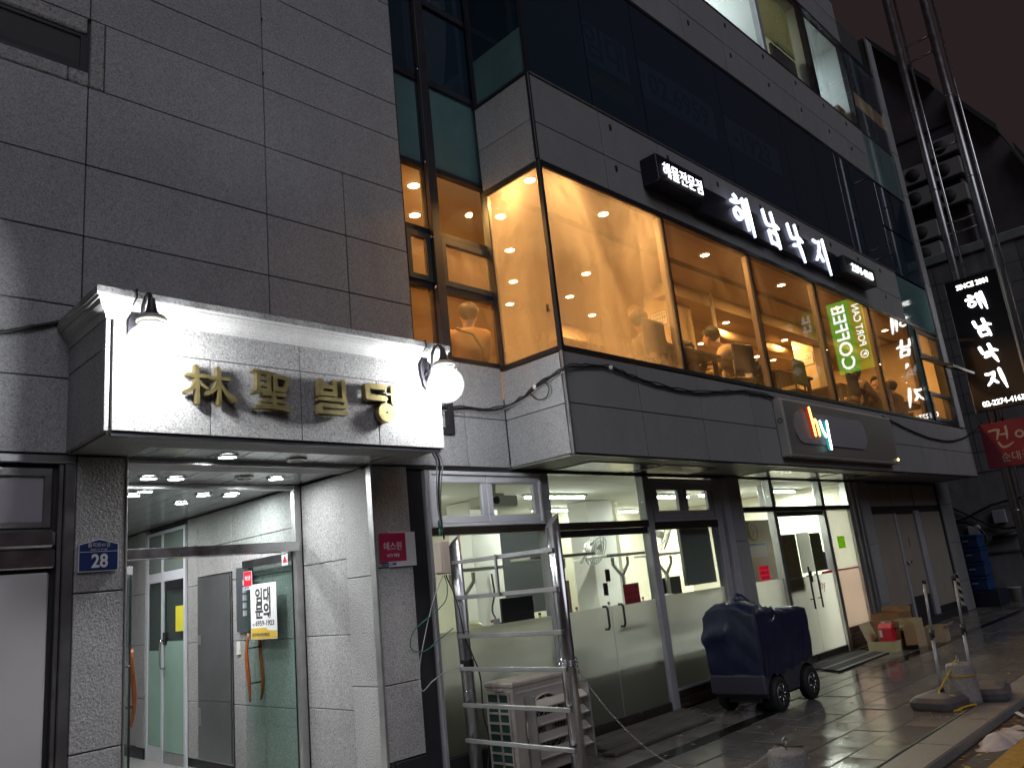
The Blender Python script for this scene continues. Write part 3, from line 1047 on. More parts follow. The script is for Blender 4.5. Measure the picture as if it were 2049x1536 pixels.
obj('switch_plate', MB().box(3.855, 3.869, 7.86, 7.925, 1.15, 1.275, bev=0.002), M['plastic_white'], t)

# ------------------------------------------------------------------ recess glazing strip between granite wall and bay
GY = 5.50
strip = obj('window_strip', MB()
            .box(4.43, 4.455, GY - 0.03, GY + 0.05, 3.72, 12.6)
            .box(5.60, 5.66, GY - 0.03, GY + 0.05, 3.72, 12.6)
            .box(4.455, 5.60, GY - 0.02, GY + 0.05, 3.70, 3.755)
            .box(4.455, 5.60, GY - 0.02, GY + 0.05, 5.745, 5.80)
            .box(4.455, 5.60, GY - 0.02, GY + 0.05, 6.78, 6.85)
            .box(4.455, 5.60, GY - 0.02, GY + 0.05, 7.80, 7.87)
            .box(4.455, 5.60, GY - 0.02, GY + 0.05, 5.00, 5.07)
            .box(4.455, 5.60, GY - 0.02, GY + 0.05, 4.42, 4.49), M['dark_frame'], B)
obj('steel_post', MB().box(4.75, 4.862, GY - 0.09, GY - 0.032, 3.56, 12.6, bev=0.004), M['dark_steel'], strip)
for zz in (4.42, 4.95, 5.78, 6.86):
    obj('bolt', MB().sphere((4.735, GY - 0.075, zz), 0.014, 8, 6), M['steel'], strip)
for (x0, x1) in ((4.456, 4.749), (4.90, 5.599)):
    obj('pane', MB().box(x0, x1, GY + 0.01, GY + 0.018, 3.756, 4.419), M['glass_dusty'], strip)
    obj('pane', MB().box(x0, x1, GY + 0.01, GY + 0.018, 5.071, 5.744), M['glass'] if x0 > 4.6 else M['glass_fog'], strip)
    obj('spandrel', MB().box(x0, x1, GY + 0.01, GY + 0.018, 5.801, 6.779), M['teal'], strip)
    obj('spandrel', MB().box(x0, x1, GY + 0.01, GY + 0.018, 6.851, 7.799), M['glass_tint'], strip)
    obj('spandrel', MB().box(x0, x1, GY + 0.01, GY + 0.018, 7.871, 12.6), M['glass_tint'], strip)
obj('mullion', MB().box(4.75, 4.899, GY - 0.02, GY + 0.05, 3.756, 12.6), M['dark_frame'], strip)
for (x0, x1) in ((4.456, 4.749), (4.90, 5.599)):
    v = obj('vent_sash', MB().box(x0, x1, GY - 0.035, GY + 0.02, 4.49, 4.545).box(x0, x1, GY - 0.035, GY + 0.02, 4.945, 5.0).box(x0, x0 + 0.05, GY - 0.035, GY + 0.02, 4.545, 4.945).box(x1 - 0.05, x1, GY - 0.035, GY + 0.02, 4.545, 4.945), plain('green_grey_sash', (0.05, 0.06, 0.058), 0.4), strip)
    obj('pane', MB().box(x0 + 0.05, x1 - 0.05, GY - 0.012, GY - 0.004, 4.546, 4.944), M['glass_dusty'], v)
# wall below the strip
stone_wall('facade_wall', 'S', [4.10, 4.98, 5.535], [2.665, 3.15, 3.695], YW, M['granite'])

# ------------------------------------------------------------------ projecting bay
BX, BY = 5.535, 4.61
zb = [2.668, 3.148, 3.655]
stone_wall('bay_side_wall', 'W', [BY + 0.035, YW - 0.002], zb, BX, M['granite'], back=0.06)
stone_wall('bay_side_wall', 'W', [BY + 0.035, YW - 0.002], [5.69, 6.17, 6.69], BX, M['granite'], back=0.06)
xj = [BX + 0.03, 6.715, 7.905, 9.13, 10.33, 11.55, 12.77, 14.0, 15.25, 16.5, 17.75, 18.38]
stone_wall('bay_wall', 'S', xj, zb, BY, M['granite_shaded'], back=0.12)
xj2 = [BX + 0.03, 6.70, 7.88, 9.09, 10.3, 11.55, 12.77, 13.95, 15.0, 16.08]
stone_wall('bay_wall', 'S', xj2, [5.69, 6.13, 6.69], BY, M['granite_shaded'], back=0.12)
stone_wall('bay_wall', 'S', xj2, [8.76, 9.30, 9.855], BY, M['granite_shaded'], back=0.12)
stone_wall('bay_wall', 'S', xj2, [11.97, 12.5, 13.0], BY, M['granite_shaded'], back=0.12)
# small anchor plates on the upper bands
for xx in xj2[1:-1]:
    for zz in (6.02, 6.55, 9.15, 9.7):
        obj('anchor', MB().box(xx + 0.18, xx + 0.215, BY - 0.012, BY, zz - 0.035, zz + 0.03), M['dark_steel'], B)
# corner trims
obj('corner_trim', MB().box(BX - 0.006, BX + 0.024, BY - 0.006, BY + 0.028, 2.66, 3.66, bev=0.006), M['aluminium'], B)
obj('corner_trim', MB().box(BX - 0.008, BX + 0.026, BY - 0.008, BY + 0.03, 5.70, 6.70, bev=0.006), M['dark_frame'], B)
# end strip of pale stone
es = obj('end_pilaster', MB().box(17.90, 18.2, BY + 0.03, BY + 0.2, 3.66, 13.0), M['backing'], B)
z = 3.665
while z < 12.9:
    obj('stone_panel', MB().box(17.88, 18.2, BY - 0.03, BY + 0.028, z, min(z + 1.045, 12.95), bev=0.01), M['granite'], es)
    z += 1.05
obj('end_wall', MB().box(18.2, 18.38, BY + 0.02, 12.0, 2.66, 13.0), M['granite_shaded'], B)

# restaurant windows (second floor)
W0, W1 = 3.665, 5.68
mul = [5.565, 7.715, 9.84, 11.93, 14.12, 16.13]
win = obj('restaurant_window', MB().box(BX + 0.02, 17.88, BY - 0.01, BY + 0.06, W0, W0 + 0.05, bev=0.004).box(BX + 0.02, 17.88, BY - 0.01, BY + 0.06, W1 - 0.055, W1, bev=0.004), M['dark_frame'], B)
for i, xm in enumerate(mul[1:]):
    obj('mullion', MB().box(xm - 0.012, xm + 0.012, BY - 0.004, BY + 0.02, W0 + 0.051, W1 - 0.056), M['dark_frame'], win)
    obj('mullion', MB().box(xm - 0.05, xm + 0.05, BY + 0.03, BY + 0.10, W0 + 0.051, W1 - 0.056, bev=0.004), plain('taupe_mullion', (0.22, 0.17, 0.13), 0.5) if i == 0 else bpy.data.materials['taupe_mullion'], win)
obj('corner_post', MB().box(BX - 0.006, BX + 0.036, BY - 0.012, BY + 0.04, W0, W1, bev=0.004), M['dark_frame'], win)
for i in range(5):
    obj('pane', MB().box(mul[i] + (0.014 if i else 0.01), mul[i + 1] - 0.014, BY + 0.006, BY + 0.014, W0 + 0.051, W1 - 0.056), M['glass_fog_heavy'] if i == 0 else (M['glass_fog'] if i in (1, 3) else M['glass_fog']), win)
# bay side window
sw = obj('side_window', MB().box(BX - 0.004, BX + 0.05, BY + 0.045, YW + 0.01, W0, W0 + 0.05, bev=0.004).box(BX - 0.004, BX + 0.05, BY + 0.045, YW + 0.01, W1 - 0.055, W1, bev=0.004).box(BX - 0.004, BX + 0.05, YW - 0.06, YW + 0.01, W0 + 0.05, W1 - 0.055, bev=0.004), M['dark_frame'], B)
obj('pane', MB().box(BX + 0.006, BX + 0.014, BY + 0.045, YW - 0.061, W0 + 0.051, W1 - 0.056), M['glass_fog_heavy'], sw)
# narrow stacked vents at the right end
vent = obj('vent_window', MB().box(16.15, 16.42, BY + 0.012, BY + 0.05, W0 + 0.051, W1 - 0.056), M['teal'], B)
for k, (z0, z1) in enumerate(((3.72, 4.30), (4.36, 4.94), (5.02, 5.58))):
    if k == 1:
        continue
    f = obj('sash', MB().box(16.43, 17.86, BY - 0.02, BY + 0.03, z0, z0 + 0.07, bev=0.004).box(16.43, 17.86, BY - 0.02, BY + 0.03, z1 - 0.07, z1, bev=0.004).box(16.43, 16.52, BY - 0.02, BY + 0.03, z0 + 0.07, z1 - 0.07).box(17.6, 17.86, BY - 0.02, BY + 0.03, z0 + 0.07, z1 - 0.07), M['dark_frame'], vent)
    obj('pane', MB().box(16.521, 17.599, BY + 0.002, BY + 0.01, z0 + 0.071, z1 - 0.071), M['glass_dusty'], f)
# the middle vent stands open, hinged at its top
f = obj('open_sash', MB().box(16.43, 17.86, 0, 0.04, -0.58, -0.52).box(16.43, 17.86, 0, 0.04, -0.06, 0.0).box(16.43, 16.5, 0, 0.04, -0.52, -0.06).box(17.79, 17.86, 0, 0.04, -0.52, -0.06), M['dark_frame'], vent)
obj('pane', MB().box(16.501, 17.789, 0.016, 0.024, -0.52, -0.06), M['glass_tint'], f)
f.matrix_basis = Matrix.Translation((0, BY - 0.02, 4.98)) @ Matrix.Rotation(R(-62), 4, 'X')
f.matrix_parent_inverse = world_of(vent).inverted()
obj('vent_jamb', MB().box(16.43, 16.5, BY, BY + 0.05, 4.31, 5.015).box(17.79, 17.86, BY, BY + 0.05, 4.31, 5.015), M['dark_frame'], vent)
# teal glass column beside the upper bands
for z0, z1 in ((5.685, 6.66), (6.72, 7.7), (7.75, 8.7), (8.76, 9.86), (9.9, 10.5), (10.9, 11.9)):
    obj('spandrel', MB().box(16.09, 17.86, BY + 0.006, BY + 0.03, z0, z1), M['teal'] if z0 < 6.7 or 8.7 < z0 < 9.88 else M['glass_tint'], B)
# third floor glazing
g3 = obj('office_window', MB().box(BX + 0.02, 16.08, BY + 0.0, BY + 0.06, 6.70, 6.735).box(BX + 0.02, 16.08, BY, BY + 0.06, 8.715, 8.755), M['dark_frame'], B)
m3 = [5.565, 6.64, 7.74, 9.86, 11.93, 13.13, 14.12, 16.08]
for i in range(len(m3) - 1):
    obj('pane', MB().box(m3[i] + 0.008, m3[i + 1] - 0.008, BY + 0.012, BY + 0.02, 6.736, 8.714), M['glass_tint'], g3)
    if i:
        obj('mullion', MB().box(m3[i] - 0.03, m3[i] + 0.03, BY + 0.025, BY + 0.1, 6.736, 8.714), M['dark_frame'], g3)
for (x0, x1, z0) in ((10.0, 11.9, 7.35), (12.0, 13.1, 7.75), (13.16, 14.1, 7.75)):
    obj('transom', MB().box(x0, x1, BY + 0.03, BY + 0.08, z0, z0 + 0.07), M['dark_frame'], g3)
obj('drip_edge', MB().box(BX + 0.02, 16.08, BY - 0.015, BY + 0.02, 6.70, 6.712), M['aluminium'], g3)
obj('drip_edge', MB().box(BX + 0.02, 17.86, BY - 0.012, BY + 0.02, 5.678, 5.688), M['dark_frame'], g3)
# upper glass of the bay side
s3 = obj('side_glazing', MB().box(BX, BX + 0.05, YW - 0.05, YW + 0.01, 6.70, 13.0).box(BX, BX + 0.05, BY + 0.0, BY + 0.04, 6.70, 13.0).box(BX - 0.004, BX + 0.05, BY + 0.04, YW - 0.05, 6.70, 6.735), M['dark_frame'], B)
obj('spandrel', MB().box(BX + 0.01, BX + 0.02, BY + 0.041, YW - 0.051, 6.74, 7.285), M['teal'], s3)
obj('pane', MB().box(BX + 0.01, BX + 0.02, BY + 0.041, YW - 0.051, 7.29, 13.0), M['glass_tint'], s3)
# fourth floor windows
g4 = obj('office_window', MB().box(9.2, 17.86, BY, BY + 0.06, 9.86, 9.9).box(9.2, 17.86, BY, BY + 0.06, 11.92, 11.965), M['dark_frame'], B)
m4 = [5.565, 7.8, 9.9, 11.96, 14.08, 16.05, 17.86]
for i in range(len(m4) - 1):
    if i < 5:
        obj('pane', MB().box(m4[i] + 0.02, m4[i + 1] - 0.02, BY + 0.012, BY + 0.02, 9.901, 11.919), M['glass'] if i in (2, 3, 4) else M['glass_tint'], g4)
    if i:
        obj('mullion', MB().box(m4[i] - 0.06, m4[i] + 0.06, BY + 0.0, BY + 0.1, 9.901, 11.919), M['grey_frame'] if i in (3,) else M['dark_frame'], g4)
obj('pane', MB().box(16.09, 17.86, BY + 0.012, BY + 0.02, 10.52, 10.88), M['glass_dusty'], g4)

# floors, ceilings, rear walls
obj('floor_slab', MB().box(BX + 0.06, 17.88, BY + 0.10, 5.50, 2.70, 3.40).box(4.45, 18.2, 5.56, 11.0, 2.74, 3.40), M['dark_wood'], B)
obj('restaurant_ceiling', MB().box(BX + 0.06, 17.88, BY + 0.10, 5.45, 5.76, 6.0).box(4.45, 18.2, 5.56, 11.0, 5.76, 6.0), M['warm_ceiling'], B)
obj('ceiling_beam', MB().box(9.9, 17.8, 6.0, 6.3, 5.55, 5.758, bev=0.01), M['warm_ceiling'], B)
obj('ceiling_beam', MB().box(9.9, 17.8, 8.2, 8.5, 5.5, 5.758, bev=0.01), M['warm_ceiling'], B)
obj('duct', MB().tube([(10.2, 6.9, 5.6), (17.8, 6.9, 5.6)], 0.11, 12), M['warm_ceiling'], B)
obj('rear_wall', MB().box(4.45, 18.2, 10.2, 10.4, 3.40, 5.76), M['warm_wall'], B)
obj('partition', MB().box(4.36, 4.43, 5.56, 10.2, 3.40, 5.76), M['warm_wall'], B)
obj('partition', MB().box(17.88, 17.95, 4.8, 10.2, 3.40, 5.76), M['warm_wall'], B)
for (xc, yc) in ((10.1, 6.2), (15.3, 6.2)):
    obj('column', MB().box(xc, xc + 0.7, yc, yc + 0.42, 3.40, 5.758, bev=0.01), plain('cream_column', (0.68, 0.56, 0.38), 0.7) if xc < 11 else bpy.data.materials['cream_column'], B)
obj('curtain_rail', MB().tube([(10.95, 5.9, 3.6), (10.95, 5.9, 5.72)], 0.03, 8), M['plastic_white'], B)
obj('ceiling_cassette', MB().box(5.62, 5.96, 6.7, 7.15, 5.70, 5.758, bev=0.01), M['plastic_white'], B)
# 3rd floor dark rooms, 4th floor lit rooms
obj('floor_slab', MB().box(4.45, 18.2, 5.60, 11.0, 6.1, 6.72).box(BX + 0.06, 17.88, BY + 0.15, 5.598, 6.1, 6.69), M['backing'], B)
obj('rear_wall', MB().box(4.45, 18.2, 8.0, 8.2, 6.72, 8.75), M['cream'], B)
obj('floor_slab', MB().box(BX + 0.06, 17.88, BY + 0.15, 11.0, 8.76, 9.87), M['backing'], B)
obj('office_ceiling', MB().box(BX + 0.06, 17.88, BY + 0.11, 11.0, 11.925, 12.2), M['ceiling'], B)
obj('rear_wall', MB().box(BX + 0.06, 18.2, 8.4, 8.6, 9.87, 11.925), M['ceiling'], B)
obj('partition', MB().box(9.84, 9.9, BY + 0.11, 8.4, 9.87, 11.925), M['ceiling'], B)
obj('partition', MB().box(11.93, 11.99, BY + 0.11, 8.4, 9.87, 11.925), M['ceiling'], B)
obj('partition', MB().box(14.05, 14.11, BY + 0.11, 8.4, 9.87, 11.925), M['ceiling'], B)
obj('partition', MB().box(16.02, 16.08, BY + 0.11, 8.4, 9.87, 11.925), M['ceiling'], B)
obj('roof', MB().box(-3.6, 18.38, 5.7, 12.0, 12.6, 13.0).box(BX, 18.38, BY + 0.16, 5.7, 12.3, 13.0), M['backing'], B)
obj('rear_wall', MB().box(-3.6, 18.38, 12.0, 12.2, 0.0, 13.0), M['granite_shaded'], B)
obj('side_wall', MB().box(-3.6, -3.4, 5.6, 12.0, 0.0, 13.0), M['granite_shaded'], B)

# ------------------------------------------------------------------ soffit and shopfronts (ground floor)
SY = 5.50
sf = obj('soffit', MB().box(BX + 0.03, 18.38, BY + 0.06, 5.44, 2.664, 2.70), plain('painted_soffit', (0.22, 0.21, 0.19), 0.5), B)
for (x0, x1) in ((6.15, 7.35), (7.45, 8.6), (9.98, 12.0), (12.2, 13.4)):
    obj('soffit_panel', MB().box(x0, x1, BY + 0.30, 5.42, 2.652, 2.663, bev=0.002), M['steel'], sf)
obj('edge_trim', MB().box(BX, 18.38, BY - 0.004, BY + 0.05, 2.652, 2.664), M['dark_frame'], sf)
obj('edge_trim', MB().box(BX - 0.004, BX + 0.04, BY + 0.051, YW, 2.652, 2.664), M['aluminium'], sf)
obj('edge_trim', MB().box(4.24, BX, YW - 0.004, YW + 0.08, 2.63, 2.66), M['dark_frame'], sf)

shop = obj('shopfront', MB().box(4.47, 9.6, SY - 0.04, SY + 0.05, 2.626, 2.66), M['dark_frame'], B)
for (a, b, c) in ((4.43, 4.47, 0.06), (5.945, 6.075, 0.05), (7.735, 7.86, 0.05), (9.275, 9.42, 0.05), (9.45, 9.60, 0.09)):
    obj('mullion', MB().box(a, b, SY - c, SY + 0.06, 0.0, 2.625, bev=0.005), M['grey_frame'], shop)
# transom lights with double sashes
def sash_pair(x0, x1, z0, z1, mat, xm, bw=0.07):
    f = obj('window', MB().box(x0, x1, SY - 0.07, SY + 0.03, z1 - 0.035, z1, bev=0.004).box(x0, x1, SY - 0.07, SY + 0.03, z0, z0 + 0.03, bev=0.004).box(x0, x0 + 0.035, SY - 0.07, SY + 0.03, z0 + 0.03, z1 - 0.035, bev=0.004).box(x1 - 0.035, x1, SY - 0.07, SY + 0.03, z0 + 0.03, z1 - 0.035, bev=0.004), mat, shop)
    for (a, b) in ((x0 + 0.037, xm - 0.002), (xm + 0.002, x1 - 0.037)):
        c0, c1 = z0 + 0.032, z1 - 0.037
        s_ = obj('sash', MB().box(a, b, SY - 0.05, SY + 0.0, c1 - bw, c1, bev=0.006).box(a, b, SY - 0.05, SY + 0.0, c0, c0 + bw, bev=0.006).box(a, a + bw, SY - 0.05, SY + 0.0, c0 + bw, c1 - bw, bev=0.006).box(b - bw, b, SY - 0.05, SY + 0.0, c0 + bw, c1 - bw, bev=0.006), mat, f)
    obj('pane', MB().box(x0 + 0.11, xm - 0.075, SY - 0.03, SY - 0.022, z0 + 0.105, z1 - 0.11), M['glass'], f)
    obj('pane', MB().box(xm + 0.075, x1 - 0.11, SY - 0.03, SY - 0.022, z0 + 0.105, z1 - 0.11), M['glass'], f)
    return f


sash_pair(4.475, 5.94, 2.11, 2.62, M['white_frame'], 5.19)
sash_pair(7.865, 9.27, 2.08, 2.60, M['grey_frame'], 8.55, 0.10)
obj('transom_bar', MB().box(4.47, 5.945, SY - 0.07, SY + 0.05, 2.04, 2.108, bev=0.004), M['bronze_frame'], shop)
obj('transom_bar', MB().box(6.075, 7.735, SY - 0.06, SY + 0.05, 2.035, 2.11, bev=0.004), M['bronze_frame'], shop)
obj('transom_bar', MB().box(7.86, 9.275, SY - 0.06, SY + 0.05, 1.99, 2.078, bev=0.004), M['bronze_frame'], shop)
obj('transom_pane', MB().box(6.076, 7.734, SY - 0.004, SY + 0.004, 2.111, 2.62), M['glass'], shop)
# left fixed light, frosted below
obj('pane', MB().box(4.471, 5.944, SY - 0.004, SY + 0.004, 1.215, 2.038), M['glass'], shop)
obj('frosted_pane', MB().box(4.471, 5.944, SY - 0.004, SY + 0.004, 0.22, 1.214), M['frost'], shop)
obj('sill', MB().box(4.471, 5.944, SY - 0.05, SY + 0.05, 0.0, 0.218, bev=0.004), M['dark_steel'], shop)
# right fixed light
obj('pane', MB().box(7.861, 9.274, SY - 0.004, SY + 0.004, 1.235, 1.988), M['glass'], shop)
obj('frosted_pane', MB().box(7.861, 9.274, SY - 0.004, SY + 0.004, 0.22, 1.234), M['frost'], shop)
obj('sill', MB().box(7.861, 9.274, SY - 0.05, SY + 0.05, 0.19, 0.218, bev=0.004), M['grey_frame'], shop)
bw = obj('brick_plinth', MB().box(7.861, 9.274, SY - 0.0, SY + 0.05, 0.0, 0.189), M['backing'], shop)
for r_ in range(3):
    x = 7.865 - (0.1 if r_ % 2 else 0)
    while x < 9.27:
        a, b = max(x, 7.865), min(x + 0.2, 9.27)
        if b - a > 0.03:
            obj('brick', MB().box(a + 0.004, b - 0.004, SY - 0.03, SY + 0.0, 0.005 + r_ * 0.061, 0.058 + r_ * 0.061, bev=0.003), plain('dark_brick', (0.10, 0.055, 0.04), 0.8, vary=0.4) if 'dark_brick' not in bpy.data.materials else bpy.data.materials['dark_brick'], bw)
        x += 0.2


def double_door(x0, x1, xm, zt, frost_z, parent, frostmat, handle):
    d = obj('shop_door', MB().box(x0 + 0.004, x1 - 0.004, SY - 0.03, SY + 0.03, zt - 0.07, zt, bev=0.004), M['dark_frame'], parent)
    for (a, b) in ((x0 + 0.006, xm - 0.003), (xm + 0.003, x1 - 0.006)):
        obj('pane', MB().box(a, b, SY - 0.006, SY + 0.004, frost_z + 0.001, zt - 0.071), M['glass'], d)
        obj('frosted_pane', MB().box(a, b, SY - 0.006, SY + 0.004, 0.101, frost_z), frostmat, d)
        obj('bottom_rail', MB().box(a, b, SY - 0.03, SY + 0.025, 0.012, 0.10, bev=0.004), M['bronze_frame'], d)
    return d


dd1 = double_door(6.08, 7.73, 6.895, 2.03, 1.215, shop, M['frost'], None)
for xx in (6.76, 7.03):
    obj('handle', MB().tube([(xx, SY - 0.006, 1.22), (xx, SY - 0.05, 1.22), (xx, SY - 0.065, 1.19), (xx, SY - 0.065, 1.02), (xx, SY - 0.05, 0.99), (xx, SY - 0.006, 0.99)], 0.013, 8), M['dark_steel'], dd1)
obj('door_lock', MB().box(6.86, 6.935, SY - 0.02, SY - 0.007, 1.47, 1.60, bev=0.01), M['bronze_frame'], dd1)
obj('door_lock', MB().box(6.80, 6.87, SY - 0.02, SY - 0.007, 1.33, 1.46, bev=0.004), M['bronze_frame'], dd1)
obj('push_bar', MB().tube([(7.0, SY + 0.05, 1.0), (7.47, SY + 0.05, 1.0)], 0.012, 8), M['dark_steel'], dd1)
# stone piers on either side of the bright shop
def pier(x0, x1, zs, y=SY - 0.07, mat='granite_shaded'):
    p = obj('stone_pier', MB().box(x0 + 0.005, x1 - 0.005, y + 0.025, y + 0.15, 0.0, 2.655), M['backing'], B)
    for j in range(len(zs) - 1):
        obj('stone_panel', MB().box(x0, x1, y, y + 0.03, zs[j] + 0.003, zs[j + 1] - 0.003, bev=0.003), M[mat], p)
pier(9.61, 9.97, [0.0, 0.9, 1.78, 2.65])
pier(13.99, 14.49, [0.0, 0.55, 1.55, 2.65])
pier(18.36, 19.1, [0.0, 0.6, 1.4, 2.2, 2.65])
# bright shop
shop2 = obj('shopfront', MB().box(9.99, 13.98, SY - 0.04, SY + 0.05, 2.626, 2.66), M['dark_frame'], B)
for (a, b, c) in ((9.972, 9.99, 0.06), (10.87, 10.97, 0.05), (12.56, 12.67, 0.05), (13.60, 13.70, 0.05), (13.72, 13.80, 0.08), (13.84, 13.98, 0.11)):
    obj('mullion', MB().box(a, b, SY - c, SY + 0.06, 0.0, 2.625, bev=0.004), M['aluminium'], shop2)
obj('transom_bar', MB().box(9.99, 13.60, SY - 0.06, SY + 0.05, 2.165, 2.235, bev=0.004), M['dark_frame'], shop2)
for (a, b) in ((9.992, 10.868), (10.972, 12.558), (12.672, 13.598)):
    obj('transom_pane', MB().box(a, b, SY - 0.004, SY + 0.004, 2.236, 2.625), M['glass'], shop2)
obj('pane', MB().box(9.992, 10.868, SY - 0.004, SY + 0.004, 1.221, 2.164), M['glass'], shop2)
obj('frosted_pane', MB().box(9.992, 10.868, SY - 0.004, SY + 0.004, 0.12, 1.22), M['frost'], shop2)
obj('sill', MB().box(9.992, 10.868, SY - 0.04, SY + 0.04, 0.0, 0.119), M['dark_steel'], shop2)
obj('frosted_pane', MB().box(12.672, 13.598, SY - 0.004, SY + 0.004, 1.221, 2.164), frosted('white_film', (0.86, 0.86, 0.80), 0.02), shop2)
obj('frosted_pane', MB().box(12.672, 13.598, SY - 0.004, SY + 0.004, 0.33, 1.20), frosted('pale_film', (0.70, 0.60, 0.55), 0.02), shop2)
obj('red_band', MB().box(12.672, 13.598, SY - 0.006, SY + 0.004, 1.2, 1.22), M['red_bright'], shop2)
bw2 = obj('brick_plinth', MB().box(12.672, 13.598, SY - 0.0, SY + 0.05, 0.0, 0.329), M['backing'], shop2)
for r_ in range(5):
    x = 12.675 - (0.1 if r_ % 2 else 0)
    while x < 13.59:
        a, b = max(x, 12.675), min(x + 0.2, 13.595)
        if b - a > 0.03:
            obj('brick', MB().box(a + 0.004, b - 0.004, SY - 0.03, SY + 0.0, 0.006 + r_ * 0.064, 0.062 + r_ * 0.064, bev=0.003), bpy.data.materials['dark_brick'], bw2)
        x += 0.2
dd2 = double_door(10.975, 12.555, 11.75, 2.16, 1.19, shop2, M['frost'], None)
for xx in (11.62, 11.88):
    obj('handle', MB().tube([(xx, SY - 0.06, 1.33), (xx, SY - 0.06, 0.72)], 0.014, 8).tube([(xx, SY - 0.06, 0.86), (xx, SY - 0.006, 0.86)], 0.009, 6).tube([(xx, SY - 0.06, 1.2), (xx, SY - 0.006, 1.2)], 0.009, 6), M['black'], dd2)
obj('door_lock', MB().box(11.70, 11.78, SY - 0.03, SY - 0.007, 1.1, 1.26, bev=0.004), M['black'], dd2)
obj('red_band', MB().box(12.16, 12.54, SY - 0.012, SY - 0.007, 1.19, 1.225), M['red_bright'], dd2)
# taupe panelled bay with a service door
shop3 = obj('panelled_bay', MB().box(14.5, 18.36, SY + 0.02, SY + 0.08, 0.0, 2.655), M['dark_steel'], B)
obj('fixed_panel', MB().box(14.51, 15.64, SY - 0.01, SY + 0.019, 0.42, 2.06, bev=0.004), M['panel_door'], shop3)
obj('fixed_panel', MB().box(17.05, 18.33, SY - 0.01, SY + 0.019, 0.24, 2.07, bev=0.004), M['panel_door'], shop3)
sd = obj('service_door', MB().box(15.74, 16.72, SY - 0.005, SY + 0.019, 0.52, 2.04, bev=0.004), M['panel_door'], shop3)
obj('kick_plate', MB().box(15.74, 16.72, SY - 0.005, SY + 0.019, 0.02, 0.515), M['dark_steel'], sd)
obj('door_handle', MB().tube([(15.84, SY - 0.005, 1.15), (15.84, SY - 0.05, 1.15), (15.96, SY - 0.06, 1.15)], 0.016, 8), M['steel_dull'], sd)
obj('lettering', text_mb('화\n장\n실', 0.06, basis('S', (16.2, SY - 0.006, 1.5)), 0.002, 0.0015), plain('faded_brown_print', (0.16, 0.10, 0.08), 0.7), sd)
obj('post', MB().box(15.64, 15.73, SY - 0.04, SY + 0.019, 0.0, 2.06, bev=0.004), M['grey_frame'], shop3)
obj('post', MB().box(16.78, 17.04, SY - 0.03, SY + 0.019, 0.0, 2.1, bev=0.004), M['grey_frame'], shop3)
for (a, b) in ((14.51, 15.68), (15.72, 16.9), (16.96, 18.33)):
    obj('upper_panel', MB().box(a, b, SY - 0.01, SY + 0.019, 2.2, 2.62, bev=0.004), M['panel_door'], shop3)
obj('threshold', MB().box(14.5, 18.36, SY - 0.12, SY + 0.02, 0.0, 0.12), M['dark_steel'], shop3)
t = thing('corner_guard', 'black and yellow striped corner guard on the last stone pier', 'corner guard', (18.22, 5.42, 0.0))
gb = obj('guard_plate', MB().box(18.12, 18.32, 5.405, 5.425, 0.0, 0.78, bev=0.004), plain('pale_yellow_guard', (0.45, 0.42, 0.30), 0.6), t)
for k in range(5):
    z0 = 0.04 + k * 0.155
    obj('stripe', MB().poly([(18.125, 5.402, z0 + 0.06), (18.315, 5.402, z0), (18.315, 5.402, z0 + 0.075), (18.125, 5.402, z0 + 0.135)], (0, 0.0025, 0)), M['black'], gb)
# shop interiors
obj('shop_floor', MB().box(4.3, 14.2, 5.56, 9.6, -0.1, 0.002), M['floor_in'], B)
obj('shop_ceiling', MB().box(4.3, 14.2, 5.56, 9.6, 2.628, 2.72), M['ceiling'], B)
obj('shop_rear_wall', MB().box(4.3, 14.2, 9.2, 9.4, 0.0, 2.62), M['cream'], B)
obj('partition', MB().box(4.25, 4.40, 5.56, 9.2, 0.0, 2.62), M['cream'], B)
obj('partition', MB().box(13.75, 13.85, 5.56, 9.2, 0.0, 2.62), M['cream'], B)
obj('partition', MB().box(9.95, 10.02, 7.6, 9.2, 0.0, 2.62), M['cream'], B)
obj('panel_wall', MB().box(10.6, 11.7, 7.52, 7.56, 0.0, 2.2), plain('beech_panel', (0.66, 0.56, 0.36), 0.6, nscale=3.0, namt=0.15), B)
obj('column', MB().box(6.75, 7.25, 7.45, 7.9, 0.0, 2.62, bev=0.01), M['white_paint'], B)
obj('column', MB().box(9.15, 9.75, 7.5, 7.9, 0.0, 2.62, bev=0.01), M['white_paint'], B)
obj('rear_window', MB().box(7.72, 8.56, 7.98, 8.02, 1.12, 2.30), plain('grey_film_glass', (0.06, 0.065, 0.07), 0.15), B)
obj('rear_window', MB().box(9.95, 10.6, 8.5, 8.54, 1.28, 2.02), bpy.data.materials['grey_film_glass'], B)
obj('pinboard', MB().box(8.75, 9.1, 7.98, 8.02, 0.99, 1.5), M['dark_wood'], B)
obj('rear_window', MB().box(9.95, 10.9, 9.16, 9.199, 1.0, 2.1), M['dark_glass'], B)
obj('shop_counter', MB().box(4.45, 9.6, 5.85, 6.25, 0.0, 0.95, bev=0.01).box(4.42, 9.65, 5.80, 6.30, 0.955, 0.99, bev=0.006), plain('pale_counter', (0.42, 0.40, 0.33), 0.5), B)
obj('display_panel', MB().box(8.55, 9.25, 5.58, 5.62, 1.3, 2.0), plain('grey_display', (0.24, 0.25, 0.22), 0.5), B)

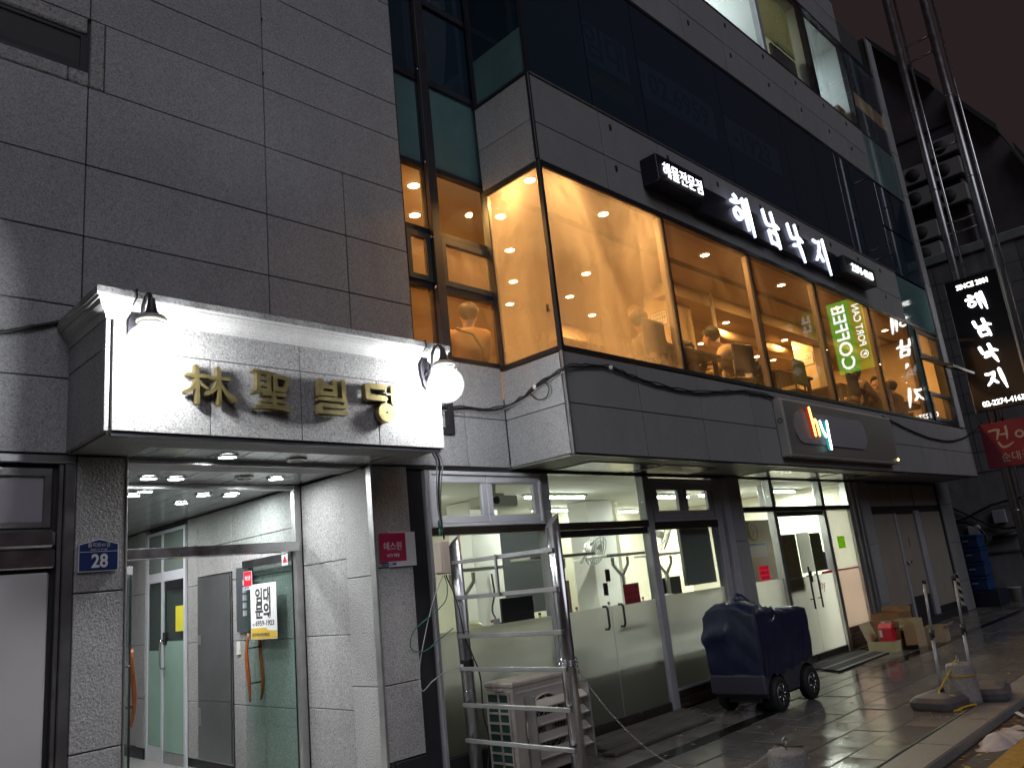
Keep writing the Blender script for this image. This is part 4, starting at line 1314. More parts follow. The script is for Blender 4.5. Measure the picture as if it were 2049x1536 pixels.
# ------------------------------------------------------------------ lamps of the place
def wall_lamp(x, label):
    t = thing('wall_lamp', label, 'wall lamp', (x, PY, 3.3), 'globe lamps on the granite portal')
    mb = MB()
    prof = [(-0.02, 0.145), (0.022, 0.15), (0.035, 0.12), (0.03, 0.10), (0.045, 0.07), (0.05, 0.02), (0.045, -0.04), (0.03, -0.075), (0.034, -0.09), (0.022, -0.12), (0.0, -0.145)]
    pts = [(x + w, PY - 0.001, 3.29 + h) for w, h in prof] + [(x - abs(w), PY - 0.001, 3.29 + h) for w, h in prof[::-1] if w > 0]
    mb.poly(pts, (0, -0.028, 0))
    mb.sphere((x, PY - 0.035, 3.27), 0.022, 10, 6)
    obj('back_plate', mb, M['dark_steel'], t)
    arm = [(x, PY - 0.03, 3.22), (x, PY - 0.09, 3.25), (x, PY - 0.115, 3.34), (x, PY - 0.13, 3.42), (x, PY - 0.17, 3.465), (x, PY - 0.22, 3.465), (x, PY - 0.25, 3.43), (x, PY - 0.26, 3.38)]
    ab = MB().tube(arm, [0.011, 0.011, 0.012, 0.012, 0.013, 0.014, 0.017, 0.024], 8)
    sc = [(x, PY - 0.05 - 0.035 * math.sin(a) * 1.0, 3.33 + 0.035 * math.cos(a)) for a in [0.3 + 0.5 * k for k in range(10)]]
    ab.tube(sc, 0.007, 6)
    obj('arm', ab, M['dark_steel'], t)
    c = (x, PY - 0.26, 3.125)
    obj('collar', MB().lathe([(0.020, 0.30), (0.024, 0.26), (0.033, 0.222), (0.048, 0.196), (0.052, 0.188)], c, 24, cap=False), M['dark_steel'], t)
    obj('neck_ring', MB().lathe([(0.05, 0.189), (0.078, 0.184), (0.086, 0.176), (0.084, 0.150), (0.076, 0.146), (0.075, 0.132)], c, 28, cap=False), plain('tan_grey_ring', (0.42, 0.41, 0.35), 0.4) if 'tan_grey_ring' not in bpy.data.materials else bpy.data.materials['tan_grey_ring'], t)
    obj('globe', MB().lathe([(0.148 * math.sin(a), -0.148 * math.cos(a)) for a in [0.02 + k * (2.62 / 20) for k in range(21)]], c, 32, cap=False), M['lamp_glass'], t)
    obj('bulb', MB().lathe([(0.075 * math.sin(a) + 0.001, -0.075 * math.cos(a)) for a in [k * (2.5 / 12) for k in range(13)]] + [(0.03, 0.08), (0.03, 0.13)], (c[0], c[1], c[2] - 0.03), 20), M['bulb'], t)
    # supply cord up over the cornice
    obj('supply_cord', MB().tube([(x - 0.02, PY - 0.02, 3.43), (x - 0.03, PY - 0.05, 3.45), (x - 0.02, PY - 0.088, 3.49), (x - 0.02, PY - 0.085, 3.54), (x - 0.01, PY + 0.2, 3.545)], 0.005, 6), M['cable'], t)
    return t


wall_lamp(1.70, 'lit globe lamp at the left end of the granite portal beside the gold letters')
wall_lamp(3.945, 'lit globe lamp at the right end of the granite portal by the restaurant corner')


def downlight(x, y, z, r, mat, label, group, cat='downlight', watts=0.0, col=(1, 1, 1), housing='plastic_white'):
    t = thing('downlight', label, cat, (x, y, z), group)
    obj('trim_ring', MB().lathe([(r * 0.98, 0.012), (r * 1.28, 0.010), (r * 1.32, 0.0), (r * 1.05, -0.006), (r, -0.003)], (x, y, z - 0.013), 20, cap=False), M[housing], t)
    obj('diffuser', MB().lathe([(0.001, 0.0), (r * 0.98, 0.0), (r * 0.98, 0.006), (0.001, 0.006)], (x, y, z - 0.012), 20), M[mat], t)
    if watts:
        ld = bpy.data.lights.new('lamp_light', 'AREA')
        ld.shape = 'DISK'
        ld.size = r * 1.9
        ld.energy = watts
        ld.color = col
        lo = bpy.data.objects.new('lamp_light', ld)
        lo.location = (x, y, z - 0.022)
        COL.objects.link(lo)
        par(lo, t)
    return t


lob = [(2.547, 5.323, 'down_cool', 'lit round downlight outside the entrance near the portal edge'),
       (2.365, 6.294, 'down_cool', 'lit round downlight left of a pair just outside the glass transom'),
       (2.58, 6.298, 'down_cool', 'lit round downlight right of a pair just outside the glass transom'),
       (3.411, 6.218, 'down_cool', 'lit round downlight near the stone jamb outside the glass transom'),
       (3.12, 5.36, 'down_off', 'unlit round downlight near the portal edge right of the lit one'),
       (3.12, 6.22, 'down_off', 'unlit round downlight beside the lit one near the stone jamb'),
       (2.581, 7.229, 'down_cool', 'lobby downlight behind the transom glass at the left edge'),
       (3.203, 7.196, 'down_cool', 'lobby downlight behind the transom glass left of a close pair'),
       (3.477, 7.227, 'down_cool', 'lobby downlight behind the transom glass nearest the stone wall'),
       (3.221, 7.731, 'down_cool', 'deepest small lobby downlight seen behind the transom glass')]
for x, y, mt, lb in lob:
    downlight(x, y, 2.664, 0.062, mt, lb, 'downlights of the entrance', watts=(8.5 if y < 7 else 9.0) if mt == 'down_cool' else 0, col=(0.95, 0.97, 1.0), housing='steel')
downlight(3.0, 9.2, 2.664, 0.062, 'down_cool', 'added lobby downlight above the floor beside the inner glass door', 'downlights of the entrance', watts=20, col=(0.97, 0.98, 1.0), housing='steel')  # extra lamp, added to brighten the inner door and rear lobby

warm = [(7.223, 5.105, 'behind the first big pane near its top'), (8.534, 6.473, 'in the middle of the first big pane'), (9.044, 7.236, 'lower left in the first big pane'), (10.081, 7.637, 'lowest in the first big pane'),
        (7.809, 7.244, 'low behind the narrow corner pane'), (8.432, 7.949, 'lowest behind the narrow corner pane'), (6.98, 6.477, 'brightest behind the narrow corner pane'),
        (9.526, 5.109, 'behind the second pane near its top'), (11.815, 5.092, 'behind the third pane near its top'), (12.768, 6.654, 'above the person in the quilted vest'), (13.544, 7.67, 'left of the head of the person in the vest'),
        (15.74, 7.62, 'left of a low pair in the third pane'), (16.429, 7.595, 'right of a low pair in the third pane'), (15.087, 6.653, 'left of the second notice column'),
        (4.90, 5.83, 'high behind the left recess pane'), (5.33, 6.364, 'glaring low behind the left recess pane'), (5.865, 5.036, 'at the top of the corner beside the post'), (14.0, 5.1, 'behind the fourth pane near its top'), (16.6, 5.2, 'behind the last big pane'), (11.5, 8.9, 'at the rear of the room over the tables')]
for x, y, lb in warm:
    downlight(x, y, 5.758, 0.062, 'down_warm', 'warm ceiling spot of the restaurant ' + lb, 'warm ceiling spots of the restaurant', watts=33.0, col=(1.0, 0.50, 0.15))


def tube_light(x0, x1, y, z, label, group, watts=40, along='X'):
    t = thing('tube_light', label, 'tube light', ((x0 + x1) / 2, y, z), group)
    obj('fitting', MB().box(x0, x1, y - 0.05, y + 0.05, z - 0.03, z, bev=0.005), M['plastic_white'], t)
    obj('tube', MB().tube([(x0 + 0.03, y, z - 0.045), (x1 - 0.03, y, z - 0.045)], 0.016, 8), M['tube'], t)
    ld = bpy.data.lights.new('lamp_light', 'AREA')
    ld.shape = 'RECTANGLE'
    ld.size = x1 - x0 - 0.06
    ld.size_y = 0.05
    ld.energy = watts
    ld.color = (0.97, 1.0, 0.90)
    lo = bpy.data.objects.new('lamp_light', ld)
    lo.location = ((x0 + x1) / 2, y, z - 0.066)
    COL.objects.link(lo)
    par(lo, t)
    return t


tube_light(7.2, 8.4, 6.9, 2.626, 'ceiling tube light seen through the transom above the double door', 'ceiling tube lights of the shop', 30)
tube_light(8.9, 10.1, 8.4, 2.626, 'ceiling tube light at the back left of the shop', 'ceiling tube lights of the shop', 26)
tube_light(11.0, 12.2, 8.8, 2.626, 'ceiling tube light at the back of the shop by the beech panel', 'ceiling tube lights of the shop', 30)
tube_light(5.0, 6.2, 7.4, 2.626, 'ceiling tube light above the projector in the left window', 'ceiling tube lights of the shop', 22)
tube_light(11.05, 12.35, 6.75, 2.626, 'ceiling tube light over the hy door on the left', 'ceiling tube lights of the shop', 105)
tube_light(12.3, 13.5, 6.3, 2.626, 'ceiling tube light over the hy door on the right', 'ceiling tube lights of the shop', 105)
tube_light(10.1, 11.0, 6.9, 2.626, 'ceiling tube light above the wall clock', 'ceiling tube lights of the shop', 30)
for s_ in list(S.objects):
    if s_.get('label', '').find('hy door') >= 0:
        s_['label'] = s_['label'].replace('over the hy door', 'over the bright entrance with the hy letters')


def office_light(x, y, z, label, watts, col=(0.84, 0.93, 1.0)):
    t = thing('ceiling_panel_light', label, 'ceiling light', (x, y, z), 'office ceiling panels on the top floor')
    obj('frame', MB().box(x - 0.33, x + 0.33, y - 0.33, y + 0.33, z - 0.012, z, bev=0.004), M['plastic_white'], t)
    obj('diffuser', MB().box(x - 0.29, x + 0.29, y - 0.29, y + 0.29, z - 0.018, z - 0.013), M['panel_cool'], t)
    ld = bpy.data.lights.new('lamp_light', 'AREA')
    ld.size = 0.56
    ld.energy = watts
    ld.color = col
    lo = bpy.data.objects.new('lamp_light', ld)
    lo.location = (x, y, z - 0.03)
    COL.objects.link(lo)
    par(lo, t)
    return t


office_light(10.9, 6.0, 11.924, 'ceiling panel light in the brightest upper office window', 80)
office_light(15.0, 6.6, 11.924, 'ceiling panel light in the blue white upper office at the right', 95, (0.72, 0.86, 1.0))
office_light(13.0, 6.8, 11.924, 'ceiling panel light behind the yellowish blind upstairs', 30, (1.0, 0.93, 0.6))
office_light(17.0, 7.0, 11.924, 'ceiling panel light in the last small upper office', 22, (1.0, 0.7, 0.35))

# ------------------------------------------------------------------ signs and lettering
# gold building name on the portal
t = thing('building_name_sign', 'gold metal building name letters standing off the granite portal between the globe lamps', 'sign', (2.8, PY, 3.0))


def letter(name, parent, strokes, x, z, w, h, y, depth, mat, face='S', rings=()):
    m = basis(face, (x, y, z)) if face == 'S' else basis(face, (x, y, z))
    mb = MB()
    for i, st in enumerate(strokes):
        pts = [((p[0] - 0.5) * w, (p[1] - 0.5) * h) for p in st[0]]
        ws = [q * min(w, h) for q in st[1]] if isinstance(st[1], (list, tuple)) else st[1] * min(w, h)
        ribbon(mb, pts, ws, m, 0.0 - i * 0.0002, depth + i * 0.0004, n_sub=4)
    for i, (cx, cy, rx, ry, wd) in enumerate(rings):
        pts = [((cx - 0.5 + rx * math.cos(a)) * w, (cy - 0.5 + ry * math.sin(a)) * h) for a in [2 * math.pi * k / 10 for k in range(10)]]
        ribbon(mb, pts, wd * min(w, h), m, 0.0 - 0.001 * (i + 1), depth + 0.001 * (i + 1), n_sub=3, ring=True)
    return obj(name, mb, mat, parent)


def straight(a, b):
    return [a, ((a[0] + b[0]) / 2, (a[1] + b[1]) / 2), b]


tree_l = [([(0.20, 1.0), (0.21, 0.6), (0.22, 0.02)], [0.05, 0.06, 0.045]), ([(0.04, 0.74), (0.2, 0.72), (0.38, 0.74)], [0.055, 0.045, 0.05]), ([(0.20, 0.66), (0.14, 0.42), (0.0, 0.28)], [0.035, 0.05, 0.055]), ([(0.22, 0.62), (0.30, 0.5), (0.40, 0.42)], [0.035, 0.04, 0.035])]
tree_r = [([(0.62, 1.0), (0.63, 0.6), (0.64, 0.02)], [0.05, 0.06, 0.045]), ([(0.44, 0.72), (0.62, 0.71), (0.84, 0.72)], [0.05, 0.045, 0.05]), ([(0.61, 0.66), (0.55, 0.42), (0.40, 0.28)], [0.035, 0.05, 0.055]), ([(0.65, 0.62), (0.76, 0.36), (0.95, 0.16)], [0.035, 0.05, 0.075])]
LY = PY - 0.025
letter('letter', t, tree_l + tree_r, 2.155, 2.985, 0.335, 0.245, LY, 0.042, M['bronze'])
seong = [([(0.06, 0.97), (0.30, 0.95), (0.60, 0.92)], 0.05), (straight((0.16, 0.95), (0.15, 0.45)), 0.05), (straight((0.44, 0.93), (0.43, 0.40)), 0.055), (straight((0.16, 0.78), (0.44, 0.77)), 0.035), (straight((0.16, 0.62), (0.44, 0.61)), 0.035), ([(0.03, 0.40), (0.24, 0.46), (0.46, 0.48)], [0.04, 0.045, 0.045]),
         (straight((0.60, 0.88), (0.60, 0.52)), 0.055), ([(0.60, 0.88), (0.80, 0.86), (0.95, 0.82)], 0.055), ([(0.95, 0.82), (0.92, 0.68), (0.82, 0.52)], 0.055), (straight((0.60, 0.54), (0.84, 0.53)), 0.06),
         (straight((0.30, 0.40), (0.85, 0.39)), 0.05), (straight((0.26, 0.23), (0.84, 0.22)), 0.05), ([(0.10, 0.04), (0.5, 0.075), (0.98, 0.02)], [0.05, 0.065, 0.05]), (straight((0.56, 0.42), (0.56, 0.06)), 0.05)]
letter('letter', t, seong, 2.565, 2.995, 0.275, 0.265, LY, 0.042, M['bronze'])
bil = [(straight((0.12, 0.93), (0.12, 0.56)), 0.07), (straight((0.58, 0.93), (0.58, 0.56)), 0.07), (straight((0.12, 0.76), (0.58, 0.76)), 0.065), (straight((0.12, 0.57), (0.58, 0.57)), 0.065), (straight((0.88, 0.96), (0.88, 0.52)), 0.07),
       (straight((0.08, 0.42), (0.92, 0.42)), 0.055), (straight((0.92, 0.42), (0.92, 0.24)), 0.055), (straight((0.08, 0.24), (0.92, 0.24)), 0.055), (straight((0.08, 0.24), (0.08, 0.06)), 0.055), (straight((0.08, 0.06), (0.95, 0.06)), 0.055)]
letter('letter', t, bil, 3.032, 2.99, 0.245, 0.265, LY, 0.055, M['bronze'])
ding = [(straight((0.12, 0.93), (0.66, 0.93)), 0.08), (straight((0.12, 0.93), (0.12, 0.60)), 0.08), (straight((0.12, 0.60), (0.66, 0.60)), 0.08), (straight((0.92, 0.95), (0.92, 0.50)), 0.08), (straight((0.72, 0.73), (0.92, 0.73)), 0.03)]
letter('letter', t, ding, 3.445, 2.99, 0.29, 0.265, LY, 0.055, M['bronze'], rings=((0.68, 0.19, 0.15, 0.15, 0.12),))
for q in list(t.children):
    pass

# brush strokes of the restaurant's four syllables
HAE = ([([(0.20, 0.98), (0.30, 0.93)], [0.06, 0.05]), ([(0.02, 0.78), (0.24, 0.79), (0.46, 0.86)], [0.055, 0.06, 0.05]),
        ([(0.60, 0.98), (0.64, 0.55), (0.70, 0.10)], [0.06, 0.065, 0.03]), ([(0.66, 0.60), (0.80, 0.60)], [0.045, 0.045]), ([(0.82, 1.02), (0.88, 0.5), (0.96, -0.02)], [0.065, 0.075, 0.02])], [(0.27, 0.47, 0.17, 0.15, 0.055)])
NAM = ([([(0.10, 0.98), (0.16, 0.72), (0.24, 0.60), (0.52, 0.62)], [0.065, 0.065, 0.06, 0.05]), ([(0.58, 1.02), (0.64, 0.75), (0.66, 0.48)], [0.065, 0.065, 0.05]), ([(0.66, 0.70), (0.80, 0.66), (0.92, 0.62)], [0.055, 0.06, 0.04]),
        ([(0.26, 0.40), (0.30, 0.22), (0.34, 0.05)], [0.06, 0.06, 0.05]), ([(0.26, 0.40), (0.5, 0.42), (0.72, 0.40)], 0.055), ([(0.72, 0.40), (0.76, 0.22), (0.80, 0.0)], [0.06, 0.06, 0.045]), ([(0.34, 0.07), (0.56, 0.08), (0.78, 0.06)], 0.05)], [])
NAK = ([([(0.08, 0.94), (0.15, 0.68), (0.22, 0.56), (0.50, 0.60)], [0.065, 0.065, 0.06, 0.05]), ([(0.56, 1.02), (0.62, 0.75), (0.65, 0.46)], [0.065, 0.07, 0.05]), ([(0.64, 0.68), (0.78, 0.64), (0.92, 0.58)], [0.055, 0.06, 0.04]),
        ([(0.26, 0.34), (0.46, 0.38), (0.66, 0.40)], 0.055), ([(0.66, 0.40), (0.74, 0.2), (0.84, -0.08)], [0.06, 0.07, 0.02])], [])
JI = ([([(0.06, 0.86), (0.26, 0.84), (0.46, 0.90)], 0.055), ([(0.46, 0.90), (0.36, 0.55), (0.06, 0.22)], [0.055, 0.06, 0.04]), ([(0.30, 0.56), (0.42, 0.42), (0.54, 0.28)], [0.045, 0.055, 0.05]), ([(0.76, 1.02), (0.84, 0.5), (0.95, -0.10)], [0.065, 0.08, 0.02])], [])

t = thing('restaurant_sign', 'long navy channel sign with glowing white brush letters above the restaurant windows', 'sign', (10.7, BY - 0.1, 6.1))
obj('channel', MB().box(8.45, 12.80, BY - 0.12, BY - 0.004, 5.875, 6.27, bev=0.006), M['sign_navy'], t)
obj('end_box', MB().box(7.41, 8.46, BY - 0.23, BY - 0.003, 5.94, 6.29, bev=0.006), M['sign_navy'], t)
obj('end_box', MB().box(12.80, 14.13, BY - 0.23, BY - 0.003, 5.93, 6.24, bev=0.006), M['sign_navy'], t)
obj('lettering', text_mb('해물전문점', 0.22, basis('S', (7.97, BY - 0.232, 6.10)), -0.002, 0.003, width=0.86), M['letter_white'], t)
obj('lettering', text_mb('2274-4163', 0.19, basis('S', (13.52, BY - 0.232, 6.07)), 0.0, 0.006, width=0.92), M['letter_white'], t)
for (xc, st, w_) in ((9.58, HAE, 0.56), (10.44, NAM, 0.52), (11.22, NAK, 0.52), (12.10, JI, 0.52)):
    st = ([(q[0], [v * 0.82 for v in (q[1] if isinstance(q[1], (list, tuple)) else [q[1]] * len(q[0]))]) for q in st[0]], [(r_[0], r_[1], r_[2], r_[3], r_[4] * 0.85) for r_ in st[1]])
    lt = letter('letter', t, st[0], xc, 6.115, w_, 0.52, BY - 0.124, 0.022, M['letter_side'], rings=st[1])
    letter('letter_face', lt, st[0], xc, 6.115, w_, 0.52, BY - 0.1475, 0.004, M['letter_white'], rings=st[1])

# hy shop sign
t = thing('hy_shop_sign', 'grey box shop sign with glowing hy letters above the bright entrance', 'sign', (11.6, BY - 0.1, 3.15))
obj('sign_box', MB().box(9.69, 13.56, BY - 0.13, BY - 0.003, 2.765, 3.535, bev=0.012), plain('grey_sign_box', (0.36, 0.35, 0.33), 0.45, nscale=1.5, namt=0.15), t)
obj('sign_face', MB().box(9.74, 13.52, BY - 0.136, BY - 0.1305, 2.80, 3.50), plain('warm_grey_face', (0.20, 0.185, 0.165), 0.35, nscale=1.2, namt=0.15), t)
mb = MB()
pl = []
for k in range(13):
    a = math.pi / 2 + math.pi * k / 12
    pl.append((10.12 + 0.22 * math.cos(a), BY - 0.137, 3.165 + 0.22 * math.sin(a)))
for k in range(13):
    a = -math.pi / 2 + math.pi * k / 12
    pl.append((12.10 + 0.22 * math.cos(a), BY - 0.137, 3.165 + 0.22 * math.sin(a)))
mb.poly(pl, (0, -0.018, 0))
obj('raised_pill', mb, plain('mauve_grey_pill', (0.27, 0.25, 0.27), 0.4), t)
hyl = [(([(0.05, 1.0), (0.10, 0.65), (0.14, 0.33)], 0.058), 'o'), (([(0.12, 0.62), (0.22, 0.70), (0.31, 0.66), (0.36, 0.34)], 0.055), 'o'),
       (([(0.52, 0.68), (0.60, 0.45), (0.70, 0.33)], 0.055), 'w'), (([(0.90, 0.70), (0.88, 0.35), (0.88, 0.02)], 0.058), 'w')]
lt = letter('letter', t, [q[0] for q in hyl if q[1] == 'o'], 10.62, 3.16, 0.58, 0.53, BY - 0.157, 0.032, M['neon_red'])
letter('letter_face', lt, [q[0] for q in hyl if q[1] == 'o'], 10.62, 3.16, 0.58, 0.53, BY - 0.190, 0.005, M['neon_orange'])
lt = letter('letter', t, [q[0] for q in hyl if q[1] == 'w'], 10.62, 3.16, 0.58, 0.53, BY - 0.157, 0.032, M['neon_teal'])
letter('letter_face', lt, [q[0] for q in hyl if q[1] == 'w'], 10.62, 3.16, 0.58, 0.53, BY - 0.190, 0.005, M['neon_white'])
obj('status_led', MB().lathe([(0.001, 0), (0.02, 0), (0.02, 0.01), (0.001, 0.012)], (13.50, BY - 0.15, 2.835), 10, 'Y'), M['led_amber'], t)
obj('cable_grommet', MB().torus((9.688, BY - 0.07, 3.24), 0.03, 0.006, (1, 0, 0), 12, 6), M['dark_steel'], t)

# vertical blade sign on twin posts past the building's corner
BLX = 18.3
t = thing('sign_post_pair', 'tall twin steel sign posts with rungs standing past the building corner', 'sign post', (BLX, 3.75, 0))
for yy in (4.12, 3.38):
    obj('post', MB().tube([(BLX + 0.20, yy, -0.02), (BLX + 0.20, yy, 15.5)], 0.085, 14), M['steel_dull'], t)
    obj('conduit', MB().tube([(BLX + 0.20, yy - 0.17, 0.4), (BLX + 0.20, yy - 0.17, 15.5)], 0.028, 8), M['steel'], t)
for zz in (7.9, 8.15, 9.9, 12.2, 12.6, 14.2):
    obj('rung', MB().tube([(BLX + 0.20, 4.11, zz), (BLX + 0.20, 3.39, zz)], 0.025, 8), M['steel_dull'], t)
for zz in (1.9, 9.0, 11.0):
    for yy in (4.12, 3.38):
        obj('band_clamp', MB().torus((BLX + 0.20, yy, zz), 0.088, 0.012, (0, 0, 1), 14, 6), M['steel'], t)
t = thing('blade_sign', 'tall black blade sign with glowing white brush letters on twin posts', 'sign', (BLX, 3.8, 5.4))
obj('sign_box', MB().box(BLX, BLX + 0.11, 3.335, 4.335, 3.95, 6.815, bev=0.008), M['black'], t)
obj('side_strip', MB().box(BLX - 0.004, BLX + 0.114, 3.30, 3.334, 3.95, 6.815, bev=0.004), M['aluminium'], t)
obj('edge_frame', MB().box(BLX - 0.006, BLX + 0.02, 4.336, 4.345, 3.95, 6.815), M['grey_frame'], t)
FX = BLX - 0.002
obj('lettering', text_mb('SINCE 2001', 0.15, basis('W', (FX, 3.82, 6.63)), 0.0015, 0.006, width=0.60), M['letter_blade'], t)
obj('lettering', text_mb('02-2274-4163', 0.15, basis('W', (FX, 3.80, 4.08)), 0.0015, 0.006, width=0.76), M['letter_blade'], t)
for (zc, st, w_) in ((6.22, HAE, 0.37), (5.65, NAM, 0.36), (5.10, NAK, 0.36), (4.555, JI, 0.36)):
    letter('letter', t, [(q[0], [v * 1.25 for v in (q[1] if isinstance(q[1], (list, tuple)) else [q[1]] * len(q[0]))]) for q in st[0]], FX, 3.80 + 0.0, zc * 0 + zc, 0, 0, 0, M['letter_blade'], 'W') if False else letter('letter', t, [(q[0], [v * 1.25 for v in (q[1] if isinstance(q[1], (list, tuple)) else [q[1]] * len(q[0]))]) for q in st[0]], FX, zc, w_, 0.36, 3.83, 0.02, M['letter_blade'], 'W', rings=st[1])

# red sign below it
t = thing('red_restaurant_sign', 'dark red unlit sign with grey brush letters below the black blade sign', 'sign', (BLX, 3.6, 3.2))
obj('sign_box', MB().box(BLX + 0.02, BLX + 0.12, 2.60, 4.36, 2.77, 3.69, bev=0.008), M['maroon'], t)
FX2 = BLX + 0.018
GEON = ([([(0.08, 0.90), (0.34, 0.92), (0.50, 0.88)], 0.05), ([(0.46, 0.88), (0.42, 0.7), (0.32, 0.45)], [0.055, 0.055, 0.03]), ([(0.52, 0.66), (0.74, 0.66)], [0.04, 0.045]), ([(0.80, 1.0), (0.80, 0.7), (0.76, 0.42)], [0.055, 0.055, 0.03]), ([(0.36, 0.30), (0.48, 0.06), (0.70, 0.06), (0.98, 0.20)], [0.04, 0.055, 0.05, 0.02])], [])
II = ([([(0.80, 1.02), (0.82, 0.6), (0.86, 0.05)], [0.05, 0.06, 0.035])], [(0.28, 0.55, 0.18, 0.16, 0.05)])
letter('letter', t, GEON[0], FX2, 3.36, 0.42, 0.42, 4.02, 0.004, M['grey_text'], 'W')
letter('letter', t, II[0], FX2, 3.36, 0.36, 0.40, 3.60, 0.004, M['grey_text'], 'W', rings=II[1])
obj('lettering', text_mb('순대국', 0.20, basis('W', (FX2, 3.83, 2.95)), 0.0, 0.002, width=0.52), M['grey_text'], t)

# coffee sign across the street (seen mirrored in the restaurant glass)
OB = thing('opposite_building', 'plain dark building across the street mirrored in the upper windows', 'building', (34, -7, 0))
obj('wall', MB().box(24, 46, -14, -4.95, -0.12, 13.5), M['opposite'], OB)
for fl in range(4):
    for k in range(9):
        wn = obj('window', MB().box(25.0 + k * 2.3, 26.7 + k * 2.3, -4.96, -4.93, 1.6 + fl * 3.1, 3.4 + fl * 3.1), M['dark_glass'], OB)
t = thing('coffee_sign', 'green and lime lit blade sign reading COFFEE PORT CAN across the street', 'sign', (36.5, -3.7, 11.0))
obj('sign_box', MB().box(36.62, 36.9, -4.60, -2.95, 9.2, 12.75, bev=0.02), M['black'], t)
obj('lit_face', MB().box(36.60, 36.62, -4.58, -3.62, 9.25, 12.7), M['coffee_green'], t)
obj('lit_face', MB().box(36.60, 36.62, -3.615, -2.97, 9.25, 12.7), M['coffee_lime'], t)
obj('bracket', MB().box(36.72, 36.8, -4.95, -4.58, 9.8, 9.9).box(36.72, 36.8, -4.95, -4.58, 12.0, 12.1), M['black'], t)
mW = basis('W', (36.595, -4.12, 10.95)) @ Matrix.Rotation(math.pi / 2, 4, 'Z')
obj('lettering', text_mb('COFFEE', 0.86, mW, 0.012, 0.008, width=3.1), M['coffee_white'], t)
mW = basis('W', (36.595, -3.30, 11.35)) @ Matrix.Rotation(math.pi / 2, 4, 'Z')
obj('lettering', text_mb('PORT CAN', 0.46, mW, 0.004, 0.008, width=2.0), M['coffee_white'], t)
obj('round_logo', MB().torus((36.59, -3.30, 9.95), 0.17, 0.02, (1, 0, 0), 20, 6), M['coffee_white'], t)
obj('lettering', text_mb('P', 0.26, basis('W', (36.59, -3.30, 9.95)) @ Matrix.Rotation(math.pi / 2, 4, 'Z'), 0.01, 0.008), M['coffee_white'], t)

# ------------------------------------------------------------------ small plates, posters, notices
t = thing('address_plate', 'dark blue house number plate reading 28 on the left entrance pilaster', 'plate', (1.735, YW, 2.0))
def plate(z0, y0, y1, gx=0.0):
    return [(1.618 + gx, y0, 1.915 + gx), (1.855 - gx, y0, 1.915 + gx), (1.855 - gx, y0, 2.085 - gx * 0.6), (1.737, y0, 2.117 - gx), (1.618 + gx, y0, 2.085 - gx * 0.6)]
obj('plate_rim', MB().poly(plate(0, YW - 0.024, 0), (0, 0.02, 0)), M['white_sign'], t)
obj('plate_face', MB().poly(plate(0, YW - 0.0265, 0, 0.006), (0, 0.002, 0)), M['blue_sign'], t)
obj('rule_line', MB().box(1.626, 1.847, YW - 0.0275, YW - 0.0266, 2.036, 2.039), M['white_sign'], t)
obj('lettering', text_mb('28', 0.115, basis('S', (1.742, YW - 0.0268, 1.976)), 0.003, 0.0005, width=0.098), M['white_sign'], t)
obj('lettering', text_mb('을지로41길', 0.030, basis('S', (1.737, YW - 0.0268, 2.077)), 0.0, 0.0005, width=0.13), M['white_sign'], t)
obj('lettering', text_mb('Eulji-ro 41-gil', 0.016, basis('S', (1.737, YW - 0.0268, 2.051)), 0.0, 0.0005, width=0.095), M['white_sign'], t)
t = thing('security_plate', 'crimson security plate with white Korean letters on the right entrance pilaster', 'plate', (3.92, YW, 1.94))
obj('plate_body', MB().box(3.782, 4.060, YW - 0.022, YW - 0.002, 1.80, 2.082, bev=0.002), M['white_sign'], t)
t.location = (4.02, YW, 1.94)
for q in t.children:
    q.matrix_basis = Matrix.Translation((0.10, 0, 0))
obj('plate_face', MB().box(3.888, 4.155, YW - 0.0235, YW - 0.0221, 1.845, 2.078), M['red_sign'], t)
obj('lettering', text_mb('에스원', 0.075, basis('S', (4.02, YW - 0.0237, 1.965)), 0.0, 0.0005, width=0.18), M['white_sign'], t)
obj('lettering', text_mb('CCTV 작동중', 0.03, basis('S', (4.02, YW - 0.0237, 1.893)), 0.0006, 0.0005, width=0.125), M['white_sign'], t)
obj('lettering', text_mb('SECOM', 0.036, basis('S', (3.975, YW - 0.0226, 1.823)), 0.0006, 0.0005, width=0.14), M['navy_text'], t)
# lease poster on the open glass leaf (faces -X)
t = thing('lease_poster', 'white and yellow rental poster with large black Korean letters on the open glass door', 'poster', (3.78, 7.2, 1.55))
obj('poster_sheet', MB().box(3.7795, 3.7835, 6.95, 7.455, 1.295, 1.808), M['paper'], t)
obj('yellow_strip', MB().poly([(3.7785, 7.45, 1.30), (3.7785, 6.955, 1.30), (3.7785, 6.955, 1.37), (3.7785, 7.12, 1.375), (3.7785, 7.16, 1.40), (3.7785, 7.45, 1.40)], (0.001, 0, 0)), M['yellow_print'], t)
obj('lettering', text_mb('임대', 0.155, basis('W', (3.779, 7.205, 1.685)), 0.006, 0.0004, width=0.30), M['ink'], t)
obj('lettering', text_mb('문의', 0.155, basis('W', (3.779, 7.205, 1.545)), 0.006, 0.0004, width=0.30), M['ink'], t)
obj('lettering', text_mb('6959-1923', 0.065, basis('W', (3.779, 7.18, 1.44)), 0.0014, 0.0004, width=0.36), M['ink'], t)
obj('lettering', text_mb('02', 0.03, basis('W', (3.779, 7.40, 1.43)), 0.0004, 0.0004, width=0.035), M['ink'], t)
obj('lettering', text_mb('공간부동산중개법인', 0.035, basis('W', (3.778, 7.26, 1.335)), 0.0006, 0.0004, width=0.34), M['ink'], t)
t = thing('security_sticker', 'small red security sticker above the rental poster on the glass door', 'sticker', (3.78, 7.5, 1.85))
